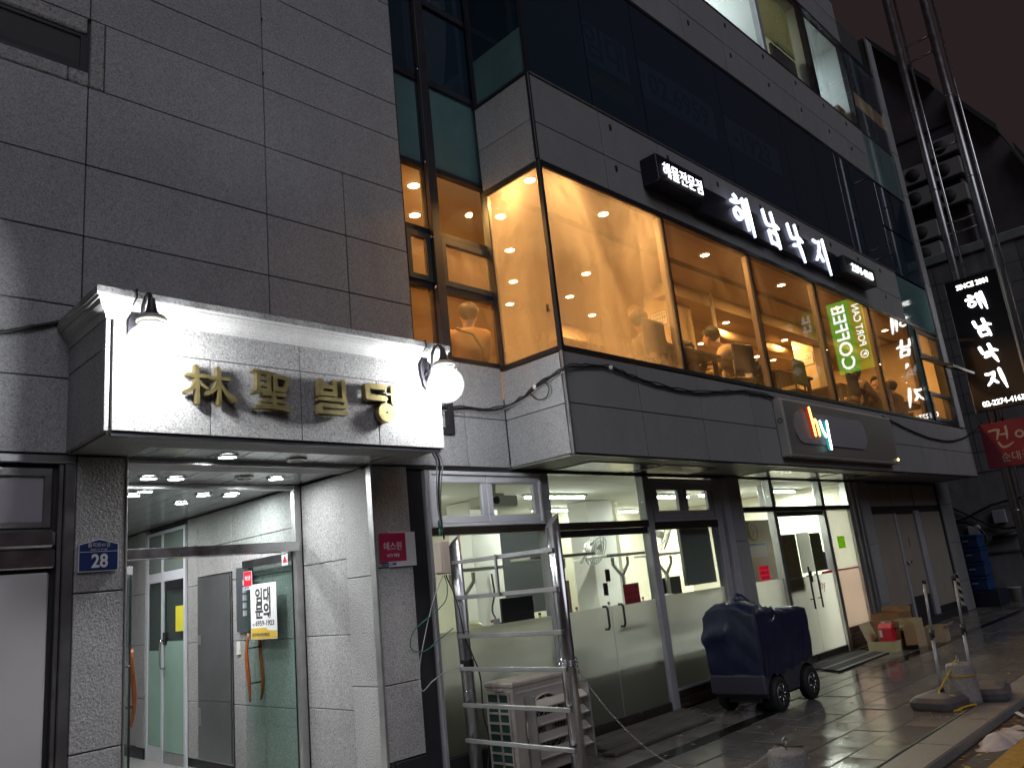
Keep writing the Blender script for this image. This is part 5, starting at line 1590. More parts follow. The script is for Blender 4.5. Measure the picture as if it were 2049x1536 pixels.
obj('sticker_sheet', MB().box(3.780, 3.7838, 7.42, 7.592, 1.768, 1.945), M['white_sign'], t)
obj('sticker_print', MB().box(3.7788, 3.7799, 7.425, 7.587, 1.80, 1.942), M['red_bright'], t)
obj('lettering', text_mb('에스원', 0.05, basis('W', (3.7786, 7.505, 1.875)), 0.0012, 0.0003, width=0.11), M['white_sign'], t)
obj('lettering', text_mb('SECOM', 0.026, basis('W', (3.7799, 7.53, 1.784)), 0.001, 0.0003, width=0.09), M['navy_text'], t)
t = thing('warning_sticker', 'tiny white warning sticker with a red triangle at the open door hinge', 'sticker', (3.765, 6.72, 2.0))
obj('sticker_sheet', MB().box(3.765, 3.7695, 6.69, 6.80, 1.94, 2.04), M['paper'], t)
obj('triangle', MB().poly([(3.7645, 6.79, 1.965), (3.7645, 6.70, 1.965), (3.7645, 6.745, 2.03)], (0.0004, 0, 0)), M['red_bright'], t)
t = thing('yellow_note', 'blank yellow sheet stuck on the lobby inner glass door', 'note', (3.85, 9.3, 1.55))
obj('note_sheet', MB().box(3.848, 3.853, 9.19, 9.40, 1.42, 1.70), M['yellow_paper'], t)


def sheet(name, x0, x1, z0, z1, mat, label, cat, y=SY - 0.012, lines=None, rot=0.0, ink='ink'):
    t = thing(name, label, cat, ((x0 + x1) / 2, y, (z0 + z1) / 2))
    m = Matrix.Rotation(R(rot), 3, 'Y')
    obj('paper_sheet', MB().box(x0, x1, y - 0.0015, y + 0.0015, z0, z1, rot=m), M[mat], t)
    if lines:
        n = len(lines)
        for k, ln in enumerate(lines):
            zc = z1 - (z1 - z0) * (k + 0.5) / n
            obj('lettering', text_mb(ln, (z1 - z0) / n * 0.62, basis('S', ((x0 + x1) / 2, y - 0.002, zc)), 0.0006, 0.0003, width=(x1 - x0) * 0.78), M[ink], t)
    return t


sheet('paper_notice', 7.145, 7.43, 1.205, 1.42, 'red_paper', 'faded red handwritten notice hanging on the right leaf of the first glass door', 'notice', lines=['안내', '옆문을 이용', '해주세요'], rot=-1)
sheet('paper_notice', 10.225, 10.50, 1.227, 1.427, 'pink_paper', 'bright pink handwritten notice on the sidelight below the wall clock', 'notice', lines=['안내', '옆문을 이용', '해주세요'])
sheet('paper_notice', 12.965, 13.24, 1.54, 1.735, 'green_paper', 'blank lime green sheet on the white panel right of the bright entrance', 'notice')
tq = sheet('wall_chart', 11.08, 11.63, 1.545, 1.763, 'paper', 'white wall chart with a blue heading behind the sidelight glass', 'chart', y=6.055)
obj('heading_bar', MB().box(11.10, 11.61, 6.0525, 6.0534, 1.715, 1.75), plain('pale_blue_print', (0.25, 0.42, 0.66), 0.6), tq)
sheet('brown_poster', 10.99, 11.535, 1.00, 1.825, 'brown_paper', 'large brown poster seen from behind on the left leaf of the bright entrance', 'poster', y=SY + 0.012)
sheet('price_sheet', 11.56, 12.0, 1.24, 1.835, 'thin_paper', 'white leaflet sheet between two brown posters on the bright entrance', 'poster', y=SY + 0.012)
sheet('olive_poster', 12.015, 12.40, 1.245, 1.82, 'olive_paper', 'large olive poster seen from behind on the right leaf of the bright entrance', 'poster', y=SY + 0.014)
sheet('purple_leaflet', 12.06, 12.5, 1.24, 1.52, 'purple_paper', 'purple leaflet behind the olive poster on the bright entrance', 'leaflet', y=SY + 0.03)
t = thing('door_logo', 'black and red hy letters on the frosted glass of the bright entrance', 'lettering', (12.11, SY, 1.03))
obj('letter', text_mb('h', 0.20, basis('S', (12.07, SY - 0.0065, 1.03)), 0.0, 0.0004), M['ink'], t)
obj('letter', text_mb('y', 0.20, basis('S', (12.165, SY - 0.0065, 1.03)), 0.0, 0.0004), M['red_bright'], t)

# banners inside the dark third floor windows
def banner(x0, x1, z0, z1, body, label, size, width, strip=None):
    t = thing('window_banner', label, 'banner', ((x0 + x1) / 2, BY + 0.12, (z0 + z1) / 2), 'rental banners in the dark third floor windows')
    obj('banner_sheet', MB().box(x0, x1, BY + 0.118, BY + 0.124, z0, z1), M['paper'], t)
    if body:
        obj('lettering', text_mb(body, size, basis('S', ((x0 + x1) / 2, BY + 0.117, (z0 + z1) / 2)), 0.012, 0.0006, width=width), M['ink'], t)
    if strip:
        obj('yellow_strip', MB().box(x0, x1, BY + 0.118, BY + 0.124, strip[0], strip[1]), M['yellow_print'], t)
    return t


banner(6.72, 7.68, 7.50, 8.06, '임대', 'dim white banner with large Korean letters and a yellow strip in the dark window', 0.50, 0.80, (7.16, 7.38))
banner(7.95, 9.80, 7.45, 8.02, '02.6959', 'dim white banner with digits 02 6959 beside the first dark window banner', 0.46, 1.5)
banner(10.0, 11.86, 7.45, 8.02, '-1923', 'dim white banner ending in digits 1923 in the dark third floor window', 0.50, 1.2)

# ------------------------------------------------------------------ cables on the facade
def cable(name, label, pts, r, mat, n=6, grp=None, extra=None):
    o = obj(name, MB().tube(pts, r, n), M[mat])
    tag(o, label, 'cable', grp)
    for (p, rr_, mt) in (extra or ()):
        obj('tie', MB().tube(p, rr_, 6), M[mt], o)
    return o


def wavy(pts, amp=0.01, seed=0, sub=4):
    rnd = random.Random(seed)
    P = [Vector(p) for p in pts]
    out = []
    for i in range(len(P) - 1):
        p0 = P[max(i - 1, 0)]; p1 = P[i]; p2 = P[i + 1]; p3 = P[min(i + 2, len(P) - 1)]
        for k in range(sub):
            t = k / sub
            q = 0.5 * ((2 * p1) + (p2 - p0) * t + (2 * p0 - 5 * p1 + 4 * p2 - p3) * t * t + (3 * p1 - p0 - 3 * p2 + p3) * t ** 3)
            out.append(q + Vector((0, rnd.uniform(-amp, amp) * 0.3, rnd.uniform(-amp, amp))))
    out.append(P[-1])
    return out


cy = BY - 0.025
bay = [(4.10, YW - 0.03, 3.21), (4.6, YW - 0.03, 3.20), (5.0, YW - 0.03, 3.22), (5.36, YW - 0.04, 3.24), (BX - 0.03, 5.2, 3.30), (BX - 0.03, 4.95, 3.38), (BX - 0.03, BY - 0.03, 3.46), (5.75, cy, 3.51), (6.05, cy, 3.545), (6.22, cy, 3.555), (6.5, cy, 3.51), (6.9, cy, 3.465), (7.4, cy, 3.435), (7.9, cy, 3.45), (8.5, cy, 3.52), (8.95, cy, 3.565), (9.4, cy, 3.57), (9.72, cy, 3.55)]
cable('facade_cable', 'thick black cable bundle sagging along the bay below the restaurant windows', wavy(bay, 0.006, 1), 0.013, 'cable', extra=[([(5.5, 4.98, 3.36), (5.5, 4.96, 3.40)], 0.02, 'white_paint'), ([(6.21, cy - 0.02, 3.545), (6.22, cy - 0.02, 3.565)], 0.022, 'white_paint')])
cable('facade_cable', 'thinner black cable twisted beside the thick bundle on the bay', wavy([(p[0], p[1] - 0.012, p[2] + 0.018) for p in bay], 0.012, 2), 0.007, 'cable')
cable('facade_cable', 'grey cable under the restaurant windows strung beside the black bundle', wavy([(p[0], p[1] - 0.006, p[2] - 0.02) for p in bay[:7]], 0.008, 3), 0.006, 'grey_cable')
lp = [(BX - 0.035, 5.05, 3.34), (BX - 0.05, 4.95, 3.25), (BX - 0.05, 4.83, 3.24), (BX - 0.05, 4.78, 3.32), (BX - 0.035, 4.84, 3.41)]
cable('cable_loop', 'loose loop of black cable hanging on the narrow side of the bay', wavy(lp, 0.0, 4, 5), 0.006, 'cable')
cable('facade_cable', 'black cable drooping right of the hy sign towards the sign posts', wavy([(13.56, cy, 3.58), (14.2, cy, 3.50), (15.0, cy, 3.40), (15.9, cy, 3.335), (16.9, cy, 3.33), (17.7, cy, 3.42), (18.30, cy, 3.52)], 0.004, 5), 0.016, 'cable')
cable('facade_cable', 'thin dark cable rising from the bay corner to the red sign', [(18.36, cy, 3.53), (18.32, 4.4, 3.62), (18.40, 4.3, 3.75)], 0.008, 'cable')
cable('facade_cable', 'black cable pair running along the left granite wall into the cornice', wavy([(-1.0, YW - 0.02, 3.30), (0.6, YW - 0.02, 3.34), (1.1, YW - 0.02, 3.40), (1.3, YW - 0.02, 3.465), (1.47, YW - 0.02, 3.53), (1.6, YW - 0.1, 3.545), (2.4, YW - 0.1, 3.545), (3.9, YW - 0.1, 3.545), (4.12, YW - 0.05, 3.4), (4.13, YW - 0.03, 3.21)], 0.004, 6), 0.014, 'cable')
dp = lambda dx, seed, z1: wavy([(4.12 + dx, YW - 0.06, 3.2), (4.13 + dx, 5.0, 2.75), (4.12 + dx, 4.86, 2.6), (4.13 + dx * 0.7, 4.9, 2.4), (4.2 + dx * 0.4, 5.0, 2.2), (4.285, 5.07, z1)], 0.008, seed)
cable('drop_cable', 'leftmost grey cable dropping from the portal to the beige junction box', dp(-0.03, 7, 1.99), 0.007, 'grey_cable')
cable('drop_cable', 'middle black cable dropping from the portal to the beige junction box', dp(0.0, 8, 1.98), 0.008, 'cable')
cable('drop_cable', 'right grey cable dropping from the portal to the beige junction box', dp(0.035, 9, 1.99), 0.006, 'grey_cable')
t = thing('junction_box', 'beige plastic junction box hanging from cables beside the left steel pole', 'junction box', (4.3, 5.1, 1.83))
obj('box_body', MB().box(4.24, 4.32, 5.05, 5.15, 1.70, 1.965, bev=0.006), M['beige_plastic'], t)
obj('box_lid', MB().box(4.225, 4.239, 5.055, 5.145, 1.71, 1.955, bev=0.004), M['beige_plastic'], t)
cable('green_wire', 'green wire looping out of the junction box beside the left pole', wavy([(4.28, 5.10, 1.69), (4.27, 5.06, 1.60), (4.25, 5.08, 1.48), (4.15, 5.16, 1.38), (4.05, 5.26, 1.28), (4.03, 5.28, 1.15), (4.1, 5.2, 1.12), (4.2, 5.12, 1.2), (4.3, 5.06, 1.27)], 0.003, 10, 5), 0.0048, 'green_cable')
cable('white_wire', 'pale wire hanging from the junction box down past the pole', wavy([(4.26, 5.09, 1.69), (4.18, 5.14, 1.5), (4.12, 5.2, 1.25), (4.07, 5.24, 1.0), (4.06, 5.22, 0.83), (4.14, 5.15, 0.9), (4.25, 5.05, 0.97), (4.34, 5.0, 0.93)], 0.003, 11, 5), 0.005, 'grey_cable')
cable('black_wire', 'thin black wire running down the left pole behind the rungs', wavy([(4.30, 5.10, 1.69), (4.33, 5.02, 1.45), (4.34, 4.98, 1.2), (4.43, 4.94, 0.9), (4.44, 4.95, 0.6), (4.46, 4.93, 0.4), (4.4, 4.95, 0.05)], 0.005, 12, 5), 0.006, 'cable')
t = thing('green_rag', 'small green tape rag tied on the cables above the junction box', 'rag', (4.25, 5.06, 2.1))
obj('rag_body', MB().sphere((4.24, 5.05, 2.10), 0.022, 8, 6, (1, 1, 1.9)).sphere((4.235, 5.055, 2.04), 0.012, 8, 6, (1, 1, 3.0)), M['green_cable'], t)
o = obj('wall_frame', MB().box(4.66, 4.80, YW - 0.05, YW - 0.002, 2.96, 3.02).box(4.73, 4.80, YW - 0.05, YW - 0.002, 3.02, 3.32).box(4.3, 4.66, YW - 0.05, YW - 0.002, 2.96, 3.0), M['dark_steel'])
tag(o, 'empty dark metal frame on the granite just behind the right globe lamp', 'frame')

# ------------------------------------------------------------------ steel rack in front of the shop, air conditioner
RX = 4.40
t = thing('pipe_rack', 'two stainless pipes joined by flat aluminium rungs in front of the shop window', 'rack', (RX, 4.5, 0))


def cut_pipe(y, h, r, lean=0.0):
    mb = MB()
    n = 20
    bm = mb.bm
    lo = [bm.verts.new((RX + r * math.cos(2 * math.pi * k / n), y + r * math.sin(2 * math.pi * k / n), 0.0)) for k in range(n)]
    hi = [bm.verts.new((RX + r * math.cos(2 * math.pi * k / n), y + lean + r * math.sin(2 * math.pi * k / n), h + 0.9 * (r * math.cos(2 * math.pi * k / n) - r * 0.35 * math.sin(2 * math.pi * k / n)))) for k in range(n)]
    for k in range(n):
        f = bm.faces.new((lo[k], lo[(k + 1) % n], hi[(k + 1) % n], hi[k]))
        f.smooth = True
    bm.faces.new(hi)
    bm.faces.new(lo[::-1])
    return mb


p1 = obj('pipe', cut_pipe(5.03, 1.96, 0.050, 0.05), M['steel_dull'], t)
p2 = obj('pipe', cut_pipe(3.96, 1.99, 0.054), M['steel'], t)
for zz in (1.50, 1.23, 0.78):
    obj('weld_band', MB().torus((RX, 5.03 + 0.05 * zz / 1.96, zz), 0.050, 0.003, (0, 0, 1), 16, 5), M['steel'], p1)
obj('tape_wrap', MB().lathe([(0.0545, -0.045), (0.056, -0.04), (0.056, 0.04), (0.0545, 0.045)], (RX, 5.045, 0.97), 18), M['black'], p1)
obj('tape_label', MB().box(RX - 0.058, RX - 0.05, 5.03, 5.065, 0.965, 0.985), M['white_sign'], p1)
for zz in (1.78, 1.50, 1.20, 0.95, 0.68, 0.42, 0.15):
    obj('rung', MB().box(RX - 0.075, RX - 0.055, 3.92, 5.06, zz - 0.016, zz + 0.016, bev=0.003), M['aluminium'], t)
obj('strut', MB().box(RX - 0.095, RX - 0.077, 4.50, 4.52, 1.48, 1.80, bev=0.002), M['aluminium'], t)
obj('strut', MB().box(RX + 0.06, RX + 0.078, 4.0, 4.012, 0.8, 1.5, bev=0.002), M['aluminium'], t)
# chain from the near pipe to the near bollard
def chain_mb(pts, r=0.011, w=0.0028):
    mb = MB()
    P = [Vector(p) for p in pts]
    d = 0.0
    step = r * 2.3
    k = 0
    for i in range(len(P) - 1):
        seg = P[i + 1] - P[i]
        L = seg.length
        while d < L:
            c = P[i] + seg * (d / L)
            t_ = seg.normalized()
            side = t_.cross(Vector((0, 0, 1))).normalized()
            ax = side if k % 2 else side.cross(t_).normalized()
            # elongated link
            m_ = 5
            n_ = 10
            a = t_
            b = ax.cross(t_).normalized()
            rings = []
            for q in range(n_):
                an = 2 * math.pi * q / n_
                ctr = c + a * (r * 1.5 * math.cos(an)) + b * (r * 0.75 * math.sin(an))
                rad = (ctr - c).normalized()
                rings.append([mb.bm.verts.new(ctr + rad * w * math.cos(2 * math.pi * j / m_) + ax * w * math.sin(2 * math.pi * j / m_)) for j in range(m_)])
            for q in range(n_):
                for j in range(m_):
                    mb.bm.faces.new((rings[q][j], rings[(q + 1) % n_][j], rings[(q + 1) % n_][(j + 1) % m_], rings[q][(j + 1) % m_]))
            d += step
            k += 1
        d -= L
    return mb


cpts = []
A_, B_ = Vector((RX, 3.90, 0.97)), Vector((4.93, 2.74, 0.40))
for k in range(25):
    s_ = k / 24
    q = A_.lerp(B_, s_)
    q.z -= 0.40 * 4 * s_ * (1 - s_)
    cpts.append(q)
o = obj('chain', chain_mb(cpts, 0.0085, 0.0022), M['steel_dull'])
tag(o, 'slack steel chain from the near pipe of the rack to the foreground bollard', 'chain')
wr = MB()
for j in range(3):
    ring = [(RX + 0.066 * math.cos(a), 3.96 + 0.066 * math.sin(a), 0.965 + 0.02 * j + 0.008 * math.sin(a * 2 + j)) for a in [2 * math.pi * k / 24 for k in range(25)]]
    cm = chain_mb(ring, 0.010, 0.003)
    me_ = bpy.data.meshes.new('tmp')
    cm.bm.to_mesh(me_)
    cm.bm.free()
    wr.bm.from_mesh(me_)
    bpy.data.meshes.remove(me_)
obj('chain_wrap', wr, M['steel'], o)

AX0, AX1, AY0, AY1, AZ0, AZ1 = 4.64, 5.485, 4.80, 5.13, 0.07, 0.80
t = thing('air_conditioner', 'beige outdoor air conditioner unit standing behind the pipe rack', 'air conditioner', ((AX0 + AX1) / 2, 4.96, 0))
ac = obj('casing', MB().box(AX0, AX1, AY0 + 0.012, AY1, AZ0, AZ1 - 0.02, bev=0.012), M['ac_beige'], t)
obj('top_cover', MB().box(AX0 - 0.008, AX1 + 0.008, AY0, AY1 + 0.005, AZ1 - 0.045, AZ1, bev=0.012), M['ac_beige'], t)
obj('coil', MB().box(AX0 - 0.003, AX0 + 0.01, AY0 + 0.05, AY1 - 0.03, AZ0 + 0.05, AZ1 - 0.09), M['ac_grille'], t)
gr = MB()
for k in range(9):
    zz = AZ0 + 0.045 + k * (AZ1 - AZ0 - 0.13) / 8
    gr.box(AX0 - 0.012, AX0 - 0.004, AY0 + 0.04, AY1 - 0.02, zz - 0.008, zz + 0.008)
for yy in (AY0 + 0.05, (AY0 + AY1) / 2, AY1 - 0.03):
    gr.box(AX0 - 0.014, AX0 - 0.0045, yy - 0.008, yy + 0.008, AZ0 + 0.03, AZ1 - 0.07)
obj('side_grille', gr, M['ac_beige'], t)
obj('fan_recess', MB().lathe([(0.001, 0.0), (0.235, 0.0), (0.235, 0.012), (0.001, 0.012)], (5.0, AY0 - 0.001, 0.42), 32, 'Y'), M['ac_dark'], t)
fg = MB().torus((5.0, AY0 - 0.008, 0.42), 0.243, 0.008, (0, 1, 0), 40, 6)
for rr_ in (0.07, 0.105, 0.14, 0.175, 0.21):
    fg.torus((5.0, AY0 - 0.012, 0.42), rr_, 0.003, (0, 1, 0), 32, 5)
for k in range(16):
    a = math.pi * 2 * k / 16
    fg.tube([(5.0 + 0.05 * math.cos(a), AY0 - 0.014, 0.42 + 0.05 * math.sin(a)), (5.0 + 0.24 * math.cos(a), AY0 - 0.010, 0.42 + 0.24 * math.sin(a))], 0.0025, 5)
obj('fan_guard', fg, M['ac_beige'], t)
obj('fan_hub', MB().lathe([(0.001, -0.012), (0.05, -0.01), (0.055, 0.0)], (5.0, AY0 - 0.008, 0.42), 20, 'Y'), M['ac_beige'], t)
obj('front_trim', MB().box(AX0 + 0.04, AX1 - 0.06, AY0 + 0.006, AY0 + 0.013, AZ1 - 0.09, AZ1 - 0.082), M['white_paint'], t)
for zz in (0.60, 0.475, 0.35, 0.225):
    obj('louvre', MB().box(AX0 + 0.14, AX1 - 0.05, AY0 - 0.105, AY0 - 0.02, zz - 0.010, zz + 0.010, rot=Matrix.Rotation(R(38), 3, 'X'), bev=0.003), M['ac_beige'], t)
obj('louvre_bracket', MB().box(AX0 + 0.12, AX0 + 0.137, AY0 - 0.11, AY0 - 0.01, 0.1, 0.68, bev=0.002), M['aluminium'], t)
obj('louvre_bracket', MB().box(AX1 - 0.045, AX1 - 0.03, AY0 - 0.11, AY0 - 0.01, 0.1, 0.68, bev=0.002), M['aluminium'], t)
for xx in (AX0 + 0.1, AX1 - 0.16):
    obj('foot', MB().box(xx, xx + 0.07, AY0 - 0.01, AY1 + 0.02, 0.0, AZ0 - 0.001), M['dark_steel'], t)
obj('lettering', text_mb('NS', 0.05, basis('S', (AX1 - 0.06, AY0 + 0.011, AZ1 - 0.11)), 0.001, 0.0006), M['navy_text'], t)
obj('carry_handle', MB().box(AX0 - 0.02, AX0 - 0.009, 4.9, 5.0, AZ1 - 0.068, AZ1 - 0.05, bev=0.003), M['ac_beige'], t)

# ------------------------------------------------------------------ covered delivery cart
CX0, CX1, CY0, CY1 = 7.68, 8.86, 4.25, 4.93
t = thing('delivery_cart', 'small four wheeled delivery cart under a navy nylon cover on the wet pavement', 'cart', (8.27, 4.6, 0))


def arch(x0, x1, z0, z1, cx, cz, r):
    """side panel outline with two wheel arches"""
    pts = [(x0, z1), (x0, z0)]
    for c in cx:
        for k in range(9):
            a = math.pi - math.pi * k / 8
            pts.append((c + r * math.cos(a), max(z0, cz + r * math.sin(a))))
    pts += [(x1, z0), (x1, z1)]
    return pts


out = arch(CX0 + 0.06, CX1 - 0.02, 0.17, 0.46, (7.96, 8.66), 0.17, 0.215)
obj('body', MB().poly([(p[0], CY0 + 0.04, p[1]) for p in out], (0, CY1 - CY0 - 0.08, 0)), M['cart_body'], t)
obj('rear_bumper', MB().box(CX0 - 0.01, CX0 + 0.065, CY0 + 0.02, CY1 - 0.02, 0.20, 0.40, bev=0.02), M['cart_body'], t)
obj('front_bumper', MB().box(CX1 - 0.04, CX1 + 0.02, CY0 + 0.06, CY1 - 0.06, 0.20, 0.40, bev=0.02), M['cart_body'], t)
obj('chassis', MB().box(7.78, 8.75, 4.40, 4.78, 0.11, 0.19, bev=0.01), M['dark_steel'], t)
obj('rear_axle', MB().tube([(7.96, 4.34, 0.165), (7.96, 4.86, 0.165)], 0.025, 8).box(7.88, 8.02, 4.5, 4.68, 0.09, 0.22, bev=0.02), M['steel_dull'], t)
for xx in (7.96, 8.68):
    for yy, sgn in ((4.30, -1), (4.88, 1)):
        w_ = obj('wheel', MB().lathe([(0.10, -0.05), (0.145, -0.055), (0.168, -0.04), (0.175, -0.02), (0.175, 0.02), (0.168, 0.04), (0.145, 0.055), (0.10, 0.05)], (xx, yy, 0.175), 28, 'Y'), M['rubber'], t)
        obj('rim', MB().lathe([(0.015, sgn * 0.035), (0.03, sgn * 0.052), (0.05, sgn * 0.04), (0.09, sgn * 0.047), (0.104, sgn * 0.056), (0.108, sgn * 0.04)], (xx, yy, 0.175), 24, 'Y', cap=False), M['steel_dull'], w_)
        sp = MB()
        for k in range(6):
            a = 2 * math.pi * k / 6 + 0.2
            sp.tube([(xx + 0.02 * math.cos(a), yy + sgn * 0.056, 0.175 + 0.02 * math.sin(a)), (xx + 0.1 * math.cos(a), yy + sgn * 0.058, 0.175 + 0.1 * math.sin(a))], 0.009, 6)
        obj('spokes', sp, M['steel'], w_)


def cover_mesh():
    """draped nylon: closed ring of points round the cart, lofted upward with folds"""
    bm = bmesh.new()
    nU, nV = 144, 34
    rnd = random.Random(5)
    folds = [(rnd.uniform(0, 1), rnd.uniform(0.007, 0.016), rnd.uniform(-0.012, 0.022), rnd.uniform(-0.05, 0.05)) for _ in range(34)]
    # perimeter: rounded rectangle
    hx, hy, rc = (CX1 - CX0) / 2 + 0.01, (CY1 - CY0) / 2 + 0.0, 0.07
    cxm, cym = (CX0 + CX1) / 2, (CY0 + CY1) / 2
    segs = []
    per = []
    N_ = 400
    for k in range(N_):
        a = 2 * math.pi * k / N_
        c, s_ = math.cos(a), math.sin(a)
        e = 0.09
        per.append(Vector((math.copysign(abs(c) ** e, c) * hx, math.copysign(abs(s_) ** e, s_) * hy)))
    d = [0.0]
    for k in range(N_):
        d.append(d[-1] + (per[(k + 1) % N_] - per[k]).length)
    tot = d[-1]
    ring = []
    for i in range(nU):
        q = tot * i / nU
        k = max(j for j in range(N_) if d[j] <= q)
        f = (q - d[k]) / max(d[k + 1] - d[k], 1e-9)
        ring.append(per[k].lerp(per[(k + 1) % N_], f))

    def top_h(x, y):
        # hump of the seat back at the rear left, flat box behind the handlebar
        h = 0.985
        u = (x + hx) / (2 * hx)
        v = (y + hy) / (2 * hy)
        if u < 0.34:
            h = 1.035 + 0.085 * math.exp(-((v - 0.55) / 0.36) ** 4) - 0.02 * u
            if v > 0.9:
                h -= 0.03
        elif u < 0.44:
            h = 0.99 + 0.06 * (0.44 - u) / 0.1
        return h

    grid = []
    for j in range(nV + 1):
        v = j / nV
        row = []
        for i in range(nU):
            p = ring[i]
            side_near = p.y < -hy * 0.9
            rear = p.x < -hx * 0.9
            hem = 0.375 + 0.012 * math.sin(i * 0.9) + (0.0 if rear else 0.10 * max(0.0, (p.x / hx + 0.2)) * 0.6)
            if v <= 0.80:
                w_ = v / 0.80
                th = top_h(p.x, p.y)
                z = hem + (th - 0.035 - hem) * w_
                push = 0.0
                for (fc, fw_, fa, sl) in folds:
                    dd = abs(i / nU - fc - sl * w_)
                    dd = min(dd, 1 - dd)
                    push += fa * max(0.0, 1 - dd / fw_) * (1 - w_ * 0.6)
                bulge = 0.012 * math.sin(math.pi * min(1.0, w_ * 1.05)) + (0.035 * math.exp(-((w_ - 0.62) / 0.12) ** 2) if rear and p.y > 0 else 0)
                diag = 0.006 * abs(math.sin(7 * w_ + i * 0.21))
                nrm = Vector((p.x / hx if abs(p.x) > hx * 0.9 else 0, p.y / hy if abs(p.y) > hy * 0.9 else 0))
                if nrm.length > 0:
                    nrm.normalize()
                q = p + nrm * (push - 0.022 + bulge + diag)
                row.append(Vector((cxm + q.x, cym + q.y, z + 0.006 * math.sin(i * 1.3 + j))))
            else:
                w_ = (v - 0.80) / 0.20
                s_ = 1.0 - w_ * 0.97
                x, y = p.x * s_, p.y * s_
                z = top_h(x, y) - 0.035 * (1 - min(1.0, w_ * 5)) + 0.008 * math.sin(x * 31 + y * 17) + 0.006 * math.sin(y * 43 - x * 11)
                row.append(Vector((cxm + x, cym + y, z)))
        grid.append(row)
    vs = [[bm.verts.new(p) for p in row] for row in grid]
    for j in range(nV):
        for i in range(nU):
            f = bm.faces.new((vs[j][i], vs[j][(i + 1) % nU], vs[j + 1][(i + 1) % nU], vs[j + 1][i]))
            f.smooth = True
    bm.faces.new(vs[-1])
    return bm


mb = MB()
mb.bm.free()
mb.bm = cover_mesh()
obj('cover', mb, M['cart_cover'], t)
obj('handle_cover', MB().tube([(8.30, 4.62, 0.95), (8.24, 4.66, 1.05), (8.18, 4.70, 1.13), (8.15, 4.73, 1.165)], [0.075, 0.07, 0.068, 0.045], 12), M['cart_cover'], t)
obj('piping', MB().tube([(7.69, 4.285, 1.03), (7.71, 4.262, 0.80), (7.70, 4.26, 0.6), (7.70, 4.262, 0.40)], 0.006, 6), M['cart_cover_dark'], t)
obj('mirror_stay', MB().tube([(7.98, 4.27, 0.88), (8.0, 4.235, 0.91), (8.03, 4.235, 0.95)], 0.012, 6), M['steel'], t)

# ------------------------------------------------------------------ bollards, poles, bases
def bollard(x, y, h, label, stripe):
    t = thing('bollard', label, 'bollard', (x, y, 0), 'stone bollards along the kerb')
    obj('stone_body', MB().lathe([(0.001, 0.0), (0.135, 0.0), (0.132, 0.05), (0.122, h - 0.02), (0.112, h), (0.001, h + 0.004)], (x, y, 0), 32), M['concrete'], t)
    if stripe:
        obj('yellow_band', MB().lathe([(0.1245, h - 0.115), (0.1275, h - 0.113), (0.1268, h - 0.093), (0.1238, h - 0.091)], (x, y, 0), 32, cap=False), M['yellow_paint'], t)
    e = obj('eye_bolt', MB().tube([(x, y, h - 0.01), (x, y, h + 0.035)], 0.008, 8).torus((x, y, h + 0.055), 0.02, 0.006, (0.3, 1, 0), 14, 6), M['steel_dull'], t)
    return t


bollard(8.69, 2.74, 0.365, 'grey stone bollard with a yellow band beside the plastic pole bases', True)
bollard(4.975, 2.70, 0.37, 'grey stone bollard at the bottom edge with the steel chain on its eye bolt', False)
cable('chain_wire', 'thin dark wire lying across the top of the foreground bollard', [(4.93, 2.74, 0.42), (4.96, 2.70, 0.395), (5.03, 2.66, 0.382), (5.07, 2.63, 0.378)], 0.005, 'cable')


def banner_pole(cx, cy, ang, px, py, top, label, lab2, z0=0.0):
    t = thing('pole_base', label, 'base', (cx, cy, 0), 'plastic pole bases on the pavement')
    m = Matrix.Rotation(R(ang), 3, 'Z')
    bm = MB()
    prof = [(0.30, 0.20, 0.0), (0.31, 0.21, 0.03), (0.31, 0.21, 0.075), (0.27, 0.17, 0.115), (0.12, 0.09, 0.135)]
    rings = []
    for (a, b, z) in prof:
        ring = []
        for k in range(16):
            q = 2 * math.pi * (k + 0.5) / 16
            c, s_ = math.cos(q), math.sin(q)
            v = Vector((math.copysign(abs(c) ** 0.35, c) * a, math.copysign(abs(s_) ** 0.35, s_) * b, z))
            ring.append(bm.bm.verts.new(m @ v + Vector((cx, cy, 0))))
        rings.append(ring)
    for i in range(len(rings) - 1):
        for k in range(16):
            f = bm.bm.faces.new((rings[i][k], rings[i][(k + 1) % 16], rings[i + 1][(k + 1) % 16], rings[i + 1][k]))
    bm.bm.faces.new(rings[0][::-1])
    bm.bm.faces.new(rings[-1])
    obj('base_body', bm, M['base_plastic'], t)
    obj('socket', MB().lathe([(0.03, 0.12), (0.03, 0.165), (0.02, 0.17)], (px, py, 0), 14), M['black'], t)
    t2 = thing('banner_pole', lab2, 'pole', (px, py, 0.13), 'grey telescopic poles on the pavement')
    P0, P1 = Vector((px, py, 0.13)), Vector(top)
    mid = P0.lerp(P1, 0.52)
    obj('lower_tube', MB().tube([P0, mid], 0.0165, 10), M['pole_grey'], t2)
    obj('upper_tube', MB().tube([mid, P1], 0.0135, 10), M['pole_grey'], t2)
    obj('clamp', MB().tube([P0.lerp(P1, 0.49), P0.lerp(P1, 0.56)], 0.023, 10).box(mid.x - 0.05, mid.x - 0.018, mid.y - 0.01, mid.y + 0.01, mid.z - 0.05, mid.z + 0.02), M['dark_steel'], t2)
    obj('top_cap', MB().tube([P1, P1 + (P1 - P0).normalized() * 0.035], 0.02, 8), M['black'], t2)
    return t


